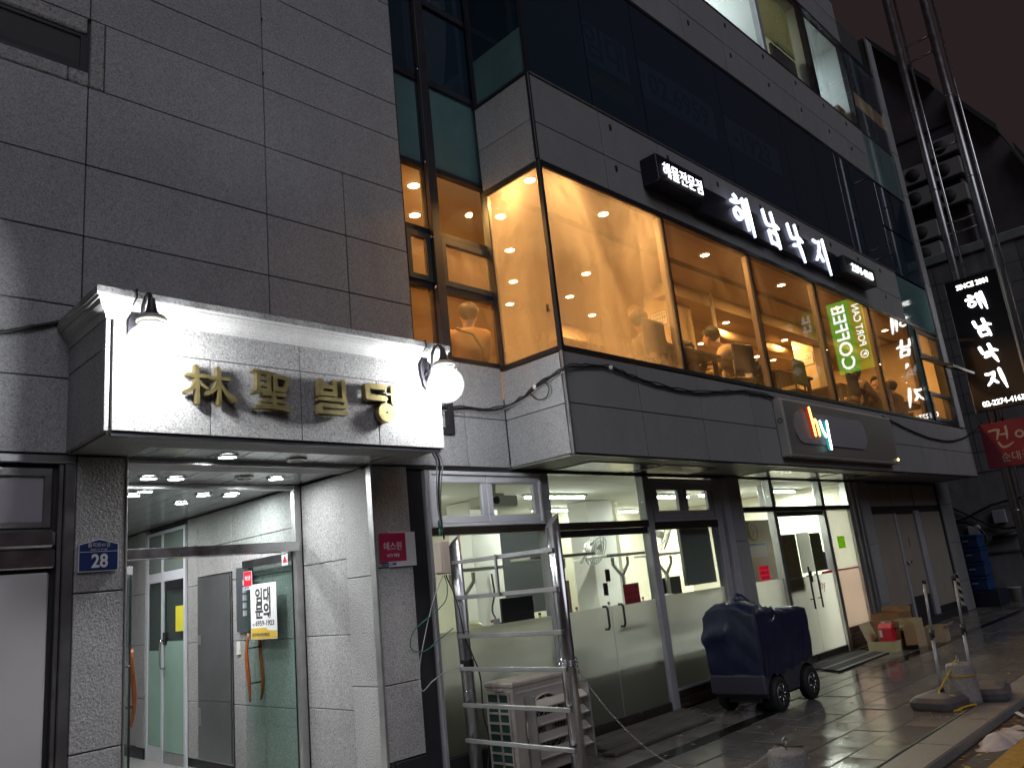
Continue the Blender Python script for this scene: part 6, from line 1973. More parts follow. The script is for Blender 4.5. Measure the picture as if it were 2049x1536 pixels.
banner_pole(8.52, 2.90, -8, 8.53, 2.90, (8.71, 2.90, 1.13), 'grey plastic pole base in front of the banded bollard tied with yellow rope', 'grey telescopic pole on the nearer plastic base, left of the bollard')
banner_pole(9.06, 2.66, 12, 8.97, 2.74, (9.17, 2.75, 1.12), 'grey plastic pole base half hidden behind the banded bollard', 'grey telescopic pole on the farther base, behind the bollard')
rope = [(8.44, 2.72, 0.006), (8.40, 2.76, 0.09), (8.42, 2.86, 0.125), (8.47, 2.90, 0.145), (8.53, 2.86, 0.22), (8.58, 2.80, 0.31), (8.60, 2.77, 0.372), (8.68, 2.75, 0.40)]
rp = obj('rope', MB().tube(wavy(rope, 0.003, 21, 5), 0.008, 6).tube(wavy([(8.24, 2.80, 0.01), (8.30, 2.71, 0.012), (8.40, 2.70, 0.015), (8.52, 2.665, 0.012), (8.60, 2.64, 0.01)], 0.004, 22, 5), 0.011, 6).tube(wavy([(8.25, 2.78, 0.015), (8.36, 2.725, 0.015), (8.44, 2.675, 0.02), (8.56, 2.67, 0.012)], 0.006, 23, 5), 0.009, 6).tube(wavy([(8.44, 2.72, 0.006), (8.41, 2.745, 0.10), (8.40, 2.80, 0.12)], 0.002, 24, 4), 0.012, 6), M['yellow_rope'])
tag(rp, 'frayed yellow rope tied round the plastic pole base and up to the bollard', 'rope')

# ------------------------------------------------------------------ cartons by the entrance
def open_box(name, label, x0, x1, y0, y1, z0, z1, mat, flaps=(), rz=0.0, ry=0.0, th=0.006, group='cartons piled by the bright entrance'):
    t = thing(name, label, 'box', ((x0 + x1) / 2, (y0 + y1) / 2, z0), group)
    c = Vector(((x0 + x1) / 2, (y0 + y1) / 2, z0))
    m = Matrix.Translation(c) @ Matrix.Rotation(R(rz), 4, 'Z') @ Matrix.Rotation(R(ry), 4, 'Y') @ Matrix.Translation(-c)
    mb = MB().box(x0, x1, y0, y1, z0, z0 + th)
    for (a, b, c_, d) in ((x0, x0 + th, y0, y1), (x1 - th, x1, y0, y1), (x0 + th, x1 - th, y0, y0 + th), (x0 + th, x1 - th, y1 - th, y1)):
        mb.box(a, b, c_, d, z0 + th, z1)
    mb.bm.transform(m)
    obj('carton_body', mb, M[mat], t)
    for (sd, L, ang) in flaps:
        fb = MB()
        a = R(ang)
        if sd in '-x+x':
            s_ = -1 if sd == '-x' else 1
            xe = x0 if s_ < 0 else x1
            p0 = Vector((xe, y0, z1)); p1 = Vector((xe, y1, z1))
            dv_ = Vector((s_ * math.cos(a) * L, 0, math.sin(a) * L))
        else:
            s_ = -1 if sd == '-y' else 1
            ye = y0 if s_ < 0 else y1
            p0 = Vector((x0, ye, z1)); p1 = Vector((x1, ye, z1))
            dv_ = Vector((0, s_ * math.cos(a) * L, math.sin(a) * L))
        n_ = (p1 - p0).cross(dv_).normalized() * 0.005
        fb.poly([p0, p1, p1 + dv_, p0 + dv_], n_)
        fb.bm.transform(m)
        obj('flap', fb, M[mat], t)
    return t


open_box('carton', 'low cream carton lying open in front with the red box in it', 12.38, 12.80, 4.70, 5.10, 0.0, 0.15, 'carton_cream', (('+y', 0.26, 72), ('+x', 0.2, 60)))
t = thing('red_gift_box', 'bright red gift box standing in the low cream carton', 'box', (12.58, 4.86, 0.01))
obj('box_body', MB().box(12.50, 12.66, 4.76, 4.95, 0.01, 0.33, bev=0.004), M['red_bright'], t)
obj('box_lid', MB().poly([(12.498, 4.758, 0.331), (12.498, 4.952, 0.331), (12.55, 4.952, 0.385), (12.55, 4.758, 0.385)], (0.10, 0, 0)), plain('rose_red_lid', (0.66, 0.06, 0.08), 0.5), t)
obj('white_label', MB().box(12.496, 12.4985, 4.90, 4.94, 0.20, 0.30), M['paper'], t)
obj('brown_flap', MB().box(12.67, 12.675, 4.70, 4.9, 0.1, 0.4), M['carton_in'], t)
open_box('carton', 'tall tan carton standing right of the red box', 12.95, 13.24, 4.56, 4.86, 0.0, 0.40, 'carton_tan', (), -6)
t = thing('carton', 'closed brown carton with a white shipping label at the back of the pile', 'box', (13.45, 5.0, 0.0), 'cartons piled by the bright entrance')
cbx = obj('carton_body', MB().box(13.25, 13.75, 4.86, 5.32, 0.0, 0.37, bev=0.004), M['carton'], t)
obj('shipping_label', MB().box(13.246, 13.2495, 5.02, 5.18, 0.29, 0.355), M['paper'], t)
open_box('carton', 'open brown carton stacked behind on the labelled one', 13.3, 13.78, 4.88, 5.34, 0.372, 0.46, 'carton_in', (('+x', 0.08, 75),))
open_box('carton', 'tan carton with a hand hole at the right end of the pile', 13.42, 13.80, 4.36, 4.64, 0.0, 0.23, 'carton_tan', (('-y', 0.1, 20),), 8)
hh = [o for o in S.objects if o.get('label', '').startswith('tan carton with a hand hole')][0]
obj('hand_hole', MB().box(13.412, 13.419, 4.47, 4.56, 0.15, 0.18), M['black'], hh)
open_box('carton', 'narrow dark printed carton tipped over beside the low cream one', 12.56, 12.85, 4.50, 4.66, 0.02, 0.30, 'carton_in', (), 20, 22)
open_box('carton', 'dark brown open carton between the red box and the tall tan carton', 12.72, 12.93, 4.72, 4.98, 0.0, 0.30, 'carton_in', (('-x', 0.12, 10),))

# mats and boards at the doors
t = thing('wooden_boards', 'weathered wooden boards laid on the pavement before the first glass door', 'boards', (6.7, 5.1, 0))
for (x0, x1, y0, y1, rz) in ((5.78, 7.45, 4.77, 4.92, 0.3), (5.90, 7.55, 4.93, 5.08, -0.2), (6.0, 7.70, 5.09, 5.25, 0.2), (6.1, 7.78, 5.26, 5.40, 0)):
    obj('plank', MB().box(x0, x1, y0 + 0.003, y1 - 0.003, 0.006, 0.034, rot=Matrix.Rotation(R(rz), 3, 'Z'), bev=0.004), plain('grey_weathered_wood', (0.13, 0.115, 0.095), 0.7, nscale=4.0, namt=0.5, vary=0.25) if 'grey_weathered_wood' not in bpy.data.materials else bpy.data.materials['grey_weathered_wood'], t)
t = thing('door_mat', 'ribbed black and grey rubber mat before the bright entrance', 'mat', (11.5, 4.95, 0))
obj('mat_base', MB().poly([(10.52, 4.76, 0.004), (12.25, 4.76, 0.004), (12.60, 5.36, 0.004), (10.80, 5.36, 0.004)], (0, 0, 0.012)), M['rubber'], t)
for k in range(9):
    yy = 4.78 + 0.063 * k
    sh = (yy - 4.76) / 0.6
    obj('rib', MB().box(10.54 + 0.28 * sh, 12.24 + 0.35 * sh, yy, yy + (0.034 if k not in (0, 4) else 0.045), 0.0165, 0.0225), M['base_plastic'] if k not in (0, 4) else M['pole_grey'], t)

# snow, litter, leaves on the road edge
def lump(name, label, cx, cy, lx, ly, h, seed, z=-0.075):
    rnd = random.Random(seed)
    mb = MB()
    bm = mb.bm
    nx, ny = 40, 16
    ph = [(rnd.uniform(3, 22), rnd.uniform(3, 22), rnd.uniform(0, 6), rnd.uniform(0.2, 0.5)) for _ in range(7)]
    g = []
    for j in range(ny + 1):
        row = []
        for i in range(nx + 1):
            u, v = i / nx * 2 - 1, j / ny * 2 - 1
            x, y = u * lx / 2, v * ly / 2
            n = sum(a * math.sin(fx * x * 2 + p) * math.cos(fy * y * 2 - p) for fx, fy, p, a in ph) / 2
            e = 1 - (u * u) ** 1.0 - (v * v) * 0.9 + n * 0.45
            row.append(bm.verts.new((cx + x + 0.02 * n, cy + y, z + max(-0.012, h * (e if e > 0 else e * 0.6) * (0.6 + 0.4 * math.sin(x * 9 + seed)) + 0.006 * n))))
        g.append(row)
    for j in range(ny):
        for i in range(nx):
            f = bm.faces.new((g[j][i], g[j][i + 1], g[j + 1][i + 1], g[j + 1][i]))
            f.smooth = True
    o = obj(name, mb, M['snow'])
    tag(o, label, 'snow')
    return o


lump('snow_pile', 'heap of dirty half melted snow at the kerb in the foreground', 7.62, 2.20, 0.95, 0.26, 0.075, 3)
lump('snow_pile', 'farther patch of dirty snow at the kerb by the right edge', 9.75, 2.22, 0.9, 0.22, 0.07, 8)
o = obj('paper_scrap', MB().poly([(8.50, 2.25, -0.07), (8.58, 2.24, -0.072), (8.59, 2.30, -0.04), (8.51, 2.31, -0.035)], (0, 0, 0.003)), M['paper'])
tag(o, 'crumpled white paper scrap lying between the two snow patches', 'litter')
lf = MB()
rl = random.Random(11)
for k in range(230):
    if k < 120:
        x, y, z = rl.uniform(6.6, 10.5), 2.33 - abs(rl.gauss(0, 0.16)), -0.071
    elif k < 165:
        x, y, z = rl.uniform(7.9, 9.8), rl.uniform(2.4, 3.1), 0.004
    else:
        x, y, z = rl.uniform(5.5, 14.0), rl.uniform(2.7, 5.0), 0.004
    a = rl.uniform(0, 6.28)
    s_ = rl.uniform(0.012, 0.032)
    c, s2 = math.cos(a) * s_, math.sin(a) * s_
    lf.quad([(x - c, y - s2, z), (x + s2 * 0.5, y - c * 0.5, z + 0.004), (x + c, y + s2, z + rl.uniform(0.001, 0.01)), (x - s2 * 0.5, y + c * 0.5, z + 0.003)])
o = obj('leaf_litter', lf, M['leaf'])
tag(o, 'small yellow fallen leaves scattered on the pavement and along the kerb', 'leaves', kind='stuff')

# ------------------------------------------------------------------ inside the first shop
def stand(x, y, h, w_, label):
    t = thing('display_stand', label, 'stand', (x, y, 0.99), 'white Y shaped shelf frames on the counters')
    obj('upright', MB().box(x - 0.03, x + 0.03, y - 0.02, y + 0.02, 0.992, h - 0.22, bev=0.005), M['plastic_white'], t)
    for s_ in (-1, 1):
        obj('arm', MB().tube([(x, y, h - 0.24), (x + s_ * 0.15, y, h - 0.10), (x + s_ * 0.15, y, h - 0.01)], 0.02, 8), M['plastic_white'], t)
    obj('top_shelf', MB().box(x - w_ / 2, x + w_ / 2, y - 0.16, y + 0.16, h, h + 0.03, bev=0.006), M['plastic_white'], t)


stand(5.35, 6.1, 1.72, 0.9, 'white Y shaped shelf frame behind the rungs of the pipe rack')
stand(6.75, 6.1, 1.78, 1.1, 'white Y shaped shelf frame behind the left leaf of the first door')
stand(7.95, 6.1, 1.74, 0.9, 'white Y shaped shelf frame behind the right leaf of the first door')
stand(8.9, 6.1, 1.70, 0.9, 'white Y shaped shelf frame in the window right of the first door')
for s_ in (1, 2):
    pass


def helmet(x, y, z, label):
    t = thing('helmet', label, 'helmet', (x, y, z), 'cream helmets on the counter')
    obj('shell', MB().lathe([(0.13 * math.sin(a), 0.12 * -math.cos(a)) for a in [1.2 + k * (1.94 / 10) for k in range(11)]], (x, y, z + 0.06), 20), M['plastic_cream'], t)
    obj('visor', MB().poly([(x - 0.12, y - 0.06, z + 0.06), (x + 0.12, y - 0.06, z + 0.06), (x + 0.09, y - 0.17, z + 0.04), (x - 0.09, y - 0.17, z + 0.04)], (0, 0, 0.008)), M['plastic_cream'], t)


helmet(5.22, 5.95, 0.99, 'cream helmet on the counter close to the left pipe')
helmet(5.42, 6.08, 1.06, 'cream helmet stacked behind the first one on the counter')
t = thing('desk_mirror', 'small grey mirror on a stalk beside the cream helmets', 'mirror', (5.62, 5.95, 0.99))
obj('stalk', MB().tube([(5.62, 5.95, 0.99), (5.62, 5.95, 1.12)], 0.008, 6), M['dark_steel'], t)
obj('mirror_head', MB().box(5.58, 5.67, 5.94, 5.96, 1.10, 1.24, bev=0.008), M['grey_frame'], t)
rl = random.Random(4)
for k, (xx, lb) in enumerate(((6.35, 'left crumpled yellow cloth heap on the counter behind the first door'), (6.9, 'middle crumpled olive cloth heap on the counter behind the first door'), (7.3, 'right crumpled cloth heap on the counter behind the first door'))):
    o = obj('cloth_heap', MB().sphere((xx, 5.98, 1.02), 0.12, 14, 8, (1.7, 0.8, 0.42)).sphere((xx + 0.14, 6.0, 1.03), 0.09, 12, 8, (1.4, 0.9, 0.5)), plain('olive_cloth', (0.34, 0.33, 0.15), 0.8) if k == 0 else bpy.data.materials['olive_cloth'])
    for v in o.data.vertices:
        v.co += Vector((rl.uniform(-0.012, 0.012), rl.uniform(-0.012, 0.012), rl.uniform(-0.008, 0.012)))
    tag(o, lb, 'cloth')
t = thing('steel_bowl', 'steel bowl of yellow and turquoise cloths on the counter', 'bowl', (6.62, 6.12, 0.99))
obj('bowl', MB().lathe([(0.07, 0.0), (0.12, 0.05), (0.14, 0.10)], (6.62, 6.12, 0.991), 20), M['steel'], t)
obj('yellow_cloth', MB().sphere((6.58, 6.12, 1.10), 0.09, 12, 8, (1.3, 1, 0.5)), plain('bright_yellow_cloth', (0.72, 0.58, 0.03), 0.8), t)
obj('turquoise_cloth', MB().sphere((6.72, 6.12, 1.10), 0.06, 12, 8, (1.2, 1, 0.6)), plain('turquoise_cloth', (0.06, 0.55, 0.42), 0.8), t)
t = thing('white_bundle', 'white plastic bags and a scale on the counter in the right window', 'bags', (8.75, 6.1, 0.99))
obj('bag', MB().sphere((8.85, 6.1, 1.10), 0.16, 16, 10, (1.4, 0.9, 0.75)), M['paper'], t)
obj('scale_plate', MB().box(8.3, 8.6, 5.95, 6.2, 1.12, 1.15, bev=0.01).box(8.38, 8.52, 6.02, 6.12, 0.991, 1.12), M['plastic_white'], t)


def wall_fan(x, y, z, label, tilt):
    t = thing('wall_fan', label, 'fan', (x, y, z), 'wall fans in the shop')
    m = Matrix.Translation((x, y, z)) @ Matrix.Rotation(R(tilt), 4, 'Z') @ Matrix.Rotation(R(25), 4, 'X')
    g = MB()
    for yy, rr_ in ((0.0, 0.22), (-0.05, 0.20), (-0.05, 0.14), (-0.055, 0.08), (0.04, 0.2)):
        g.torus((0, yy, 0), rr_, 0.006, (0, 1, 0), 28, 5)
    for k in range(18):
        a = 2 * math.pi * k / 18
        g.tube([(0.03 * math.cos(a), -0.06, 0.03 * math.sin(a)), (0.2 * math.cos(a), -0.05, 0.2 * math.sin(a)), (0.22 * math.cos(a), 0.0, 0.22 * math.sin(a))], 0.003, 4)
    g.bm.transform(m)
    obj('guard', g, M['grey_frame'], t)
    bl = MB()
    for k in range(3):
        a = 2 * math.pi * k / 3
        bl.poly([(0.03 * math.cos(a), 0, 0.03 * math.sin(a)), (0.19 * math.cos(a - 0.25), -0.015, 0.19 * math.sin(a - 0.25)), (0.19 * math.cos(a + 0.6), 0.015, 0.19 * math.sin(a + 0.6)), (0.03 * math.cos(a + 1), 0, 0.03 * math.sin(a + 1))], (0, 0.004, 0))
    bl.bm.transform(m)
    obj('blades', bl, M['plastic_white'], t)
    h = MB().lathe([(0.06, 0.02), (0.07, 0.08), (0.05, 0.16)], (0, 0, 0), 16, 'Y').tube([(0, 0.14, 0), (0, 0.16, -0.25)], 0.025, 8)
    h.bm.transform(m)
    obj('motor', h, M['plastic_white'], t)


wall_fan(10.1, 6.85, 2.0, 'grey wall fan tilted in the window right of the first door', 40)
wall_fan(8.6, 7.0, 1.88, 'pale wall fan seen through the right leaf of the first door', 10)
t = thing('projector', 'white projector hanging from the shop ceiling behind the upper left window', 'projector', (5.75, 5.95, 2.4))
obj('ceiling_mount', MB().tube([(5.75, 5.95, 2.62), (5.75, 5.95, 2.48)], 0.03, 8).box(5.66, 5.84, 5.88, 6.02, 2.46, 2.485, bev=0.004), M['plastic_white'], t)
obj('projector_body', MB().box(5.52, 5.98, 5.82, 6.10, 2.34, 2.455, bev=0.015), M['plastic_white'], t)
obj('projector_lens', MB().lathe([(0.035, 0.0), (0.04, -0.03), (0.03, -0.035)], (5.64, 5.82, 2.40), 14, 'Y'), M['black'], t)
t = thing('wall_clock', 'round white wall clock with a pale wooden rim behind the sidelight', 'clock', (11.27, 6.0, 1.93))
obj('low_partition', MB().box(10.75, 11.93, 6.06, 6.10, 0.0, 2.1), M['cream'], B)
obj('clock_rim', MB().torus((11.27, 6.04, 1.93), 0.13, 0.014, (0, 1, 0), 32, 8), plain('pale_wood_rim', (0.62, 0.48, 0.26), 0.5), t)
obj('clock_face', MB().lathe([(0.001, 0), (0.125, 0), (0.125, 0.01), (0.001, 0.01)], (11.27, 6.035, 1.93), 28, 'Y'), M['paper'], t)
obj('clock_hand', MB().tube([(11.27, 6.03, 1.93), (11.225, 6.03, 1.85)], 0.003, 5), M['ink'], t)
obj('clock_hand', MB().tube([(11.27, 6.03, 1.93), (11.34, 6.03, 1.915)], 0.003, 5), M['ink'], t)
sheet('yellow_label', 6.95, 7.18, 1.62, 1.78, 'yellow_paper', 'yellow label with two large letters on the rear window of the shop', 'label', y=8.9, lines=['우유'])
t = thing('ceiling_display', 'grey display box hanging above the bright entrance', 'display', (11.75, 6.0, 2.4))
obj('display_box', MB().box(11.55, 11.9, 5.9, 6.0, 2.30, 2.62, bev=0.006), M['grey_frame'], t)

# ------------------------------------------------------------------ restaurant: tables, diners, notices
def table(x, y, label):
    t = thing('dining_table', label, 'table', (x, y, 3.4), 'tables in the restaurant')
    obj('table_top', MB().box(x - 0.6, x + 0.6, y - 0.38, y + 0.38, 4.10, 4.14, bev=0.006), M['dark_wood'], t)
    for sx in (-0.52, 0.52):
        for sy in (-0.32, 0.32):
            obj('leg', MB().box(x + sx - 0.025, x + sx + 0.025, y + sy - 0.025, y + sy + 0.025, 3.4, 4.10), M['dark_steel'], t)
    obj('grill', MB().lathe([(0.15, 0.0), (0.17, 0.03), (0.165, 0.05), (0.001, 0.05)], (x - 0.1, y, 4.141), 18), M['black'], t)


table(8.45, 5.25, 'dark wooden table by the glass in the first big pane')
table(11.2, 5.25, 'dark wooden table right of the person in the quilted vest')
table(13.3, 5.2, 'brown wooden table behind the third pane')
table(16.6, 5.3, 'dark wooden table behind the last big pane')
t = thing('bottle', 'green bottle standing on the table beside the first notice column', 'bottle', (8.95, 5.3, 4.14))
obj('glass_body', MB().lathe([(0.032, 0.0), (0.034, 0.12), (0.03, 0.15), (0.013, 0.19), (0.013, 0.24)], (8.95, 5.3, 4.142), 14), M['bottle'], t)
t = thing('chopstick_jar', 'orange lidded jar on the sill beside the person in the quilted vest', 'jar', (9.9, 4.98, 3.9))
obj('jar_body', MB().lathe([(0.05, 0.0), (0.055, 0.12)], (9.95, 4.98, 3.90), 14), M['plastic_white'], t)
obj('jar_lid', MB().lathe([(0.06, 0.12), (0.062, 0.15), (0.05, 0.165)], (9.95, 4.98, 3.90), 14), M['orange'], t)
obj('sill_shelf', MB().box(9.7, 10.2, 4.88, 5.08, 3.87, 3.899), M['dark_wood'], B)


def wall_note(x, y0, y1, z0, z1, label, lines):
    t = thing('menu_notice', label, 'notice', (x, (y0 + y1) / 2, (z0 + z1) / 2), 'framed notices on the restaurant columns')
    obj('frame_line', MB().box(x - 0.006, x - 0.002, y0, y1, z0, z1), M['ink'], t)
    obj('paper_sheet', MB().box(x - 0.009, x - 0.0065, y0 + 0.008, y1 - 0.008, z0 + 0.008, z1 - 0.008), M['paper'], t)
    for k, ln in enumerate(lines):
        obj('lettering', text_mb(ln, (z1 - z0) * 0.2, basis('W', (x - 0.0095, (y0 + y1) / 2, z1 - (z1 - z0) * (k * 0.27 + 0.22))), 0.001, 0.0004, width=(y1 - y0) * (0.8 if k < 2 else 0.6)), M['ink'], t)


wall_note(10.1, 6.22, 6.52, 5.16, 5.40, 'boxed Japanese menu notice on the column behind the first big pane', ['1人1メニュー', 'おねがいします', 'サイドメニュー'])
wall_note(15.3, 6.23, 6.60, 5.16, 5.42, 'boxed Japanese menu notice on the column behind the third pane', ['1人1メニュー', 'おねがいします', 'サイドメニュー'])


def skin_mesh(name, joints, edges, mat, parent, sub=2, root=0):
    me = bpy.data.meshes.new(name)
    me.from_pydata([j[:3] for j in joints], edges, [])
    o = bpy.data.objects.new(name, me)
    COL.objects.link(o)
    md = o.modifiers.new('skin', 'SKIN')
    md.use_smooth_shade = True
    sv = me.skin_vertices[0].data
    for i, j in enumerate(joints):
        r_ = j[3]
        sv[i].radius = (r_, r_) if not isinstance(r_, tuple) else r_
        sv[i].use_root = i == root
    ms = o.modifiers.new('sub', 'SUBSURF')
    ms.levels = sub
    ms.render_levels = sub
    bpy.context.view_layer.update()
    m2 = bpy.data.meshes.new_from_object(o.evaluated_get(bpy.context.evaluated_depsgraph_get()))
    m2.name = name
    o.modifiers.clear()
    o.data = m2
    bpy.data.meshes.remove(me)
    m2.materials.clear()
    m2.materials.append(mat)
    for p in m2.polygons:
        p.use_smooth = True
    if parent is not None:
        par(o, parent)
    return o


def person(label, hip, chest, neck, head, face, sh, elbows, hands, knees, feet, top='coat', hair='hair', legs='trousers', group='diners in the restaurant', vest=False):
    """hip, chest ... are points; face = unit vector of the gaze; sh = half shoulder vector"""
    hip, chest, neck, head, face, sh = map(Vector, (hip, chest, neck, head, face, sh))
    t = thing('person', label, 'person', (hip.x, hip.y, 3.4), group)
    J, E = [], []

    def add(p, r_, frm=None):
        J.append((p[0], p[1], p[2], r_))
        if frm is not None:
            E.append((frm, len(J) - 1))
        return len(J) - 1
    h = add(hip, 0.13)
    m_ = add(hip.lerp(chest, 0.5), 0.125, h)
    c = add(chest, 0.14, m_)
    n0 = add(neck, 0.058, c)
    hd0 = add(head + Vector((0, 0, -0.07)) + face * 0.02, 0.065, n0)
    hd = add(head + Vector((0, 0, 0.01)), 0.088, hd0)
    hd2 = add(head + Vector((0, 0, 0.075)) - face * 0.01, 0.07, hd)
    add(head + face * 0.10 + Vector((0, 0, -0.02)), 0.012, hd)      # nose
    side = face.cross(Vector((0, 0, 1))).normalized()
    for s_ in (-1, 1):
        add(head + side * s_ * 0.098, 0.016, hd)                      # ears
    for s_, eb, hn in ((-1, Vector(elbows[0]), Vector(hands[0])), (1, Vector(elbows[1]), Vector(hands[1]))):
        sp = add(chest.lerp(neck, 0.45) + sh * s_, 0.07, c)
        e_ = add(eb, 0.045, sp)
        w_ = add(eb.lerp(hn, 0.86), 0.030, e_)
        pm = add(hn, 0.034, w_)
        dr_ = (hn - eb).normalized()
        sd_ = dr_.cross(Vector((0, 0, 1)))
        sd_ = sd_.normalized() if sd_.length > 0.1 else Vector((1, 0, 0))
        for k, (off, ln) in enumerate(((-0.03, 0.065), (-0.01, 0.08), (0.01, 0.075), (0.03, 0.06))):
            f1 = add(hn + dr_ * 0.045 + sd_ * off, 0.009, pm)
            add(hn + dr_ * (0.045 + ln * 0.7) + sd_ * off + Vector((0, 0, -0.02)), 0.008, f1)
        th = add(hn + sd_ * (-0.045) + dr_ * 0.01, 0.011, pm)
        add(hn + sd_ * (-0.06) + dr_ * 0.045, 0.009, th)
    hipside = sh.normalized() * 0.10
    for s_, kn, ft in ((-1, Vector(knees[0]), Vector(feet[0])), (1, Vector(knees[1]), Vector(feet[1]))):
        l0 = add(hip + hipside * s_ + Vector((0, 0, -0.05)), 0.095, h)
        k_ = add(kn, 0.06, l0)
        a_ = add(ft + Vector((0, 0, 0.09)), 0.042, k_)
        add(ft + face * 0.13 + Vector((0, 0, 0.035)), 0.035, a_)
    body = skin_mesh('body', J, E, M['skin'], t, 2, 0)
    # clothes: slightly larger skins over torso and arms
    J, E = [], []
    h = add(hip + Vector((0, 0, -0.03)), (0.17, 0.15))
    m_ = add(hip.lerp(chest, 0.35), (0.175, 0.15), h)
    m2 = add(hip.lerp(chest, 0.7), (0.185, 0.155), m_)
    c = add(chest, (0.18, 0.155), m2)
    n0 = add(chest.lerp(neck, 0.75), 0.085, c)
    for s_, eb, hn in ((-1, Vector(elbows[0]), Vector(hands[0])), (1, Vector(elbows[1]), Vector(hands[1]))):
        sp = add(chest.lerp(neck, 0.45) + sh * s_, 0.088, c)
        e_ = add(eb, 0.062, sp)
        add(eb.lerp(hn, 0.82), 0.045, e_)
    jk = skin_mesh('jacket', J, E, M['sleeve'] if vest else M[top], t, 2, 0)
    J, E = [], []
    h = add(hip, 0.15)
    for s_, kn, ft in ((-1, Vector(knees[0]), Vector(feet[0])), (1, Vector(knees[1]), Vector(feet[1]))):
        l0 = add(hip + hipside * s_ + Vector((0, 0, -0.05)), 0.115, h)
        k_ = add(kn, 0.08, l0)
        add(Vector(ft) + Vector((0, 0, 0.1)), 0.06, k_)
    skin_mesh('trousers', J, E, M[legs], t, 2, 0)
    # hair cap
    q = face.to_track_quat('Y', 'Z').to_matrix()
    hb = MB().sphere(head + Vector((0, 0, 0.045)) - face * 0.022, 0.112, 20, 12, (1.0, 1.02, 0.98), rot=q)
    rn = random.Random(int(abs(head.x) * 100))
    for v in hb.bm.verts:
        v.co += Vector((rn.uniform(-1, 1), rn.uniform(-1, 1), rn.uniform(-1, 1))) * 0.006
    dead = [v for v in hb.bm.verts if (v.co - head).dot(face) > 0.055 and v.co.z < head.z + 0.07]
    bmesh.ops.delete(hb.bm, geom=dead, context='VERTS')
    obj('hair', hb, M[hair], t)
    if vest:
        J, E = [], []
        h = add(hip, (0.20, 0.18))
        m_ = add(hip.lerp(chest, 0.35), (0.205, 0.18), h)
        m2 = add(hip.lerp(chest, 0.7), (0.215, 0.185), m_)
        c = add(chest, (0.21, 0.185), m2)
        n0 = add(chest.lerp(neck, 0.8), 0.10, c)
        for s_ in (-1, 1):
            add(chest.lerp(neck, 0.45) + sh * s_ * 0.78, 0.105, c)
        vo = skin_mesh('vest', J, E, M['vest'], t, 4, 0)
        ax_ = (chest - hip).normalized()
        for v in vo.data.vertices:
            u = (v.co - hip).dot(ax_)
            v.co += v.normal * 0.012 * (abs(math.sin(u * math.pi / 0.075)) - 0.5)
    return t


person('person in a dark quilted vest with tan sleeves leaning over a table',
       (10.38, 5.10, 3.98), (10.16, 5.26, 4.32), (10.03, 5.34, 4.47), (9.93, 5.40, 4.60), (-0.28, 0.92, -0.26), (0.17, 0.06, 0.02),
       ((9.76, 5.22, 4.24), (10.30, 5.62, 4.20)), ((9.62, 5.40, 4.16), (10.05, 5.75, 4.17)), ((10.22, 5.30, 3.72), (10.46, 5.30, 3.72)), ((10.26, 5.12, 3.4), (10.52, 5.12, 3.4)), vest=True)
vp_ = [o for o in S.objects if o.get('label', '').startswith('person in a dark quilted')][0]
vp_.scale = (1.16, 1.16, 1.06)
vp_.location.x += 0.03
person('seated person blurred by condensation at the right of the first big pane',
       (7.98, 5.25, 3.90), (7.92, 5.22, 4.22), (7.88, 5.22, 4.37), (7.83, 5.22, 4.51), (0.9, 0.3, -0.1), (-0.05, -0.17, 0),
       ((8.05, 5.45, 4.08), (8.08, 5.02, 4.08)), ((8.3, 5.4, 4.17), (8.32, 5.12, 4.17)), ((8.35, 5.33, 3.92), (8.35, 5.13, 3.92)), ((8.4, 5.33, 3.4), (8.4, 5.13, 3.4)), top='coat')
person('seated person in a tan coat with a crossbody strap behind the recess window',
       (5.72, 6.15, 3.86), (5.66, 6.02, 4.17), (5.64, 5.99, 4.31), (5.66, 5.98, 4.45), (0.55, 0.8, -0.2), (0.17, -0.10, 0),
       ((5.44, 6.2, 4.02), (5.98, 6.1, 4.02)), ((5.6, 6.4, 4.1), (5.9, 6.4, 4.1)), ((5.7, 6.5, 3.9), (5.9, 6.5, 3.9)), ((5.75, 6.55, 3.4), (5.95, 6.55, 3.4)), top='coat_tan', hair='vest')
person('seated grey haired person behind the fourth pane under the mirrored coffee sign',
       (14.70, 5.32, 3.98), (14.68, 5.28, 4.30), (14.66, 5.27, 4.46), (14.66, 5.27, 4.60), (0.9, 0.4, -0.1), (-0.06, -0.17, 0),
       ((14.78, 5.5, 4.1), (14.8, 5.05, 4.1)), ((15.02, 5.45, 4.17), (15.04, 5.14, 4.17)), ((15.1, 5.4, 3.95), (15.1, 5.2, 3.95)), ((15.1, 5.4, 3.4), (15.1, 5.2, 3.4)), top='coat')
person('seated dark haired person facing left at the right of the fourth pane',
       (15.55, 5.2, 3.92), (15.50, 5.2, 4.22), (15.47, 5.2, 4.37), (15.45, 5.2, 4.50), (-0.9, 0.3, -0.1), (0.05, 0.17, 0),
       ((15.4, 5.0, 4.05), (15.4, 5.4, 4.05)), ((15.18, 5.1, 4.17), (15.18, 5.35, 4.17)), ((15.2, 5.12, 3.92), (15.2, 5.3, 3.92)), ((15.15, 5.12, 3.4), (15.15, 5.3, 3.4)), top='vest')
# crossbody strap
sp_ = [o for o in S.objects if o.get('label', '').startswith('seated person in a tan coat')][0]
obj('strap', MB().tube([(5.50, 6.02, 4.30), (5.60, 5.87, 4.20), (5.72, 5.87, 4.05), (5.84, 6.0, 3.92)], 0.016, 6), M['vest'], sp_)
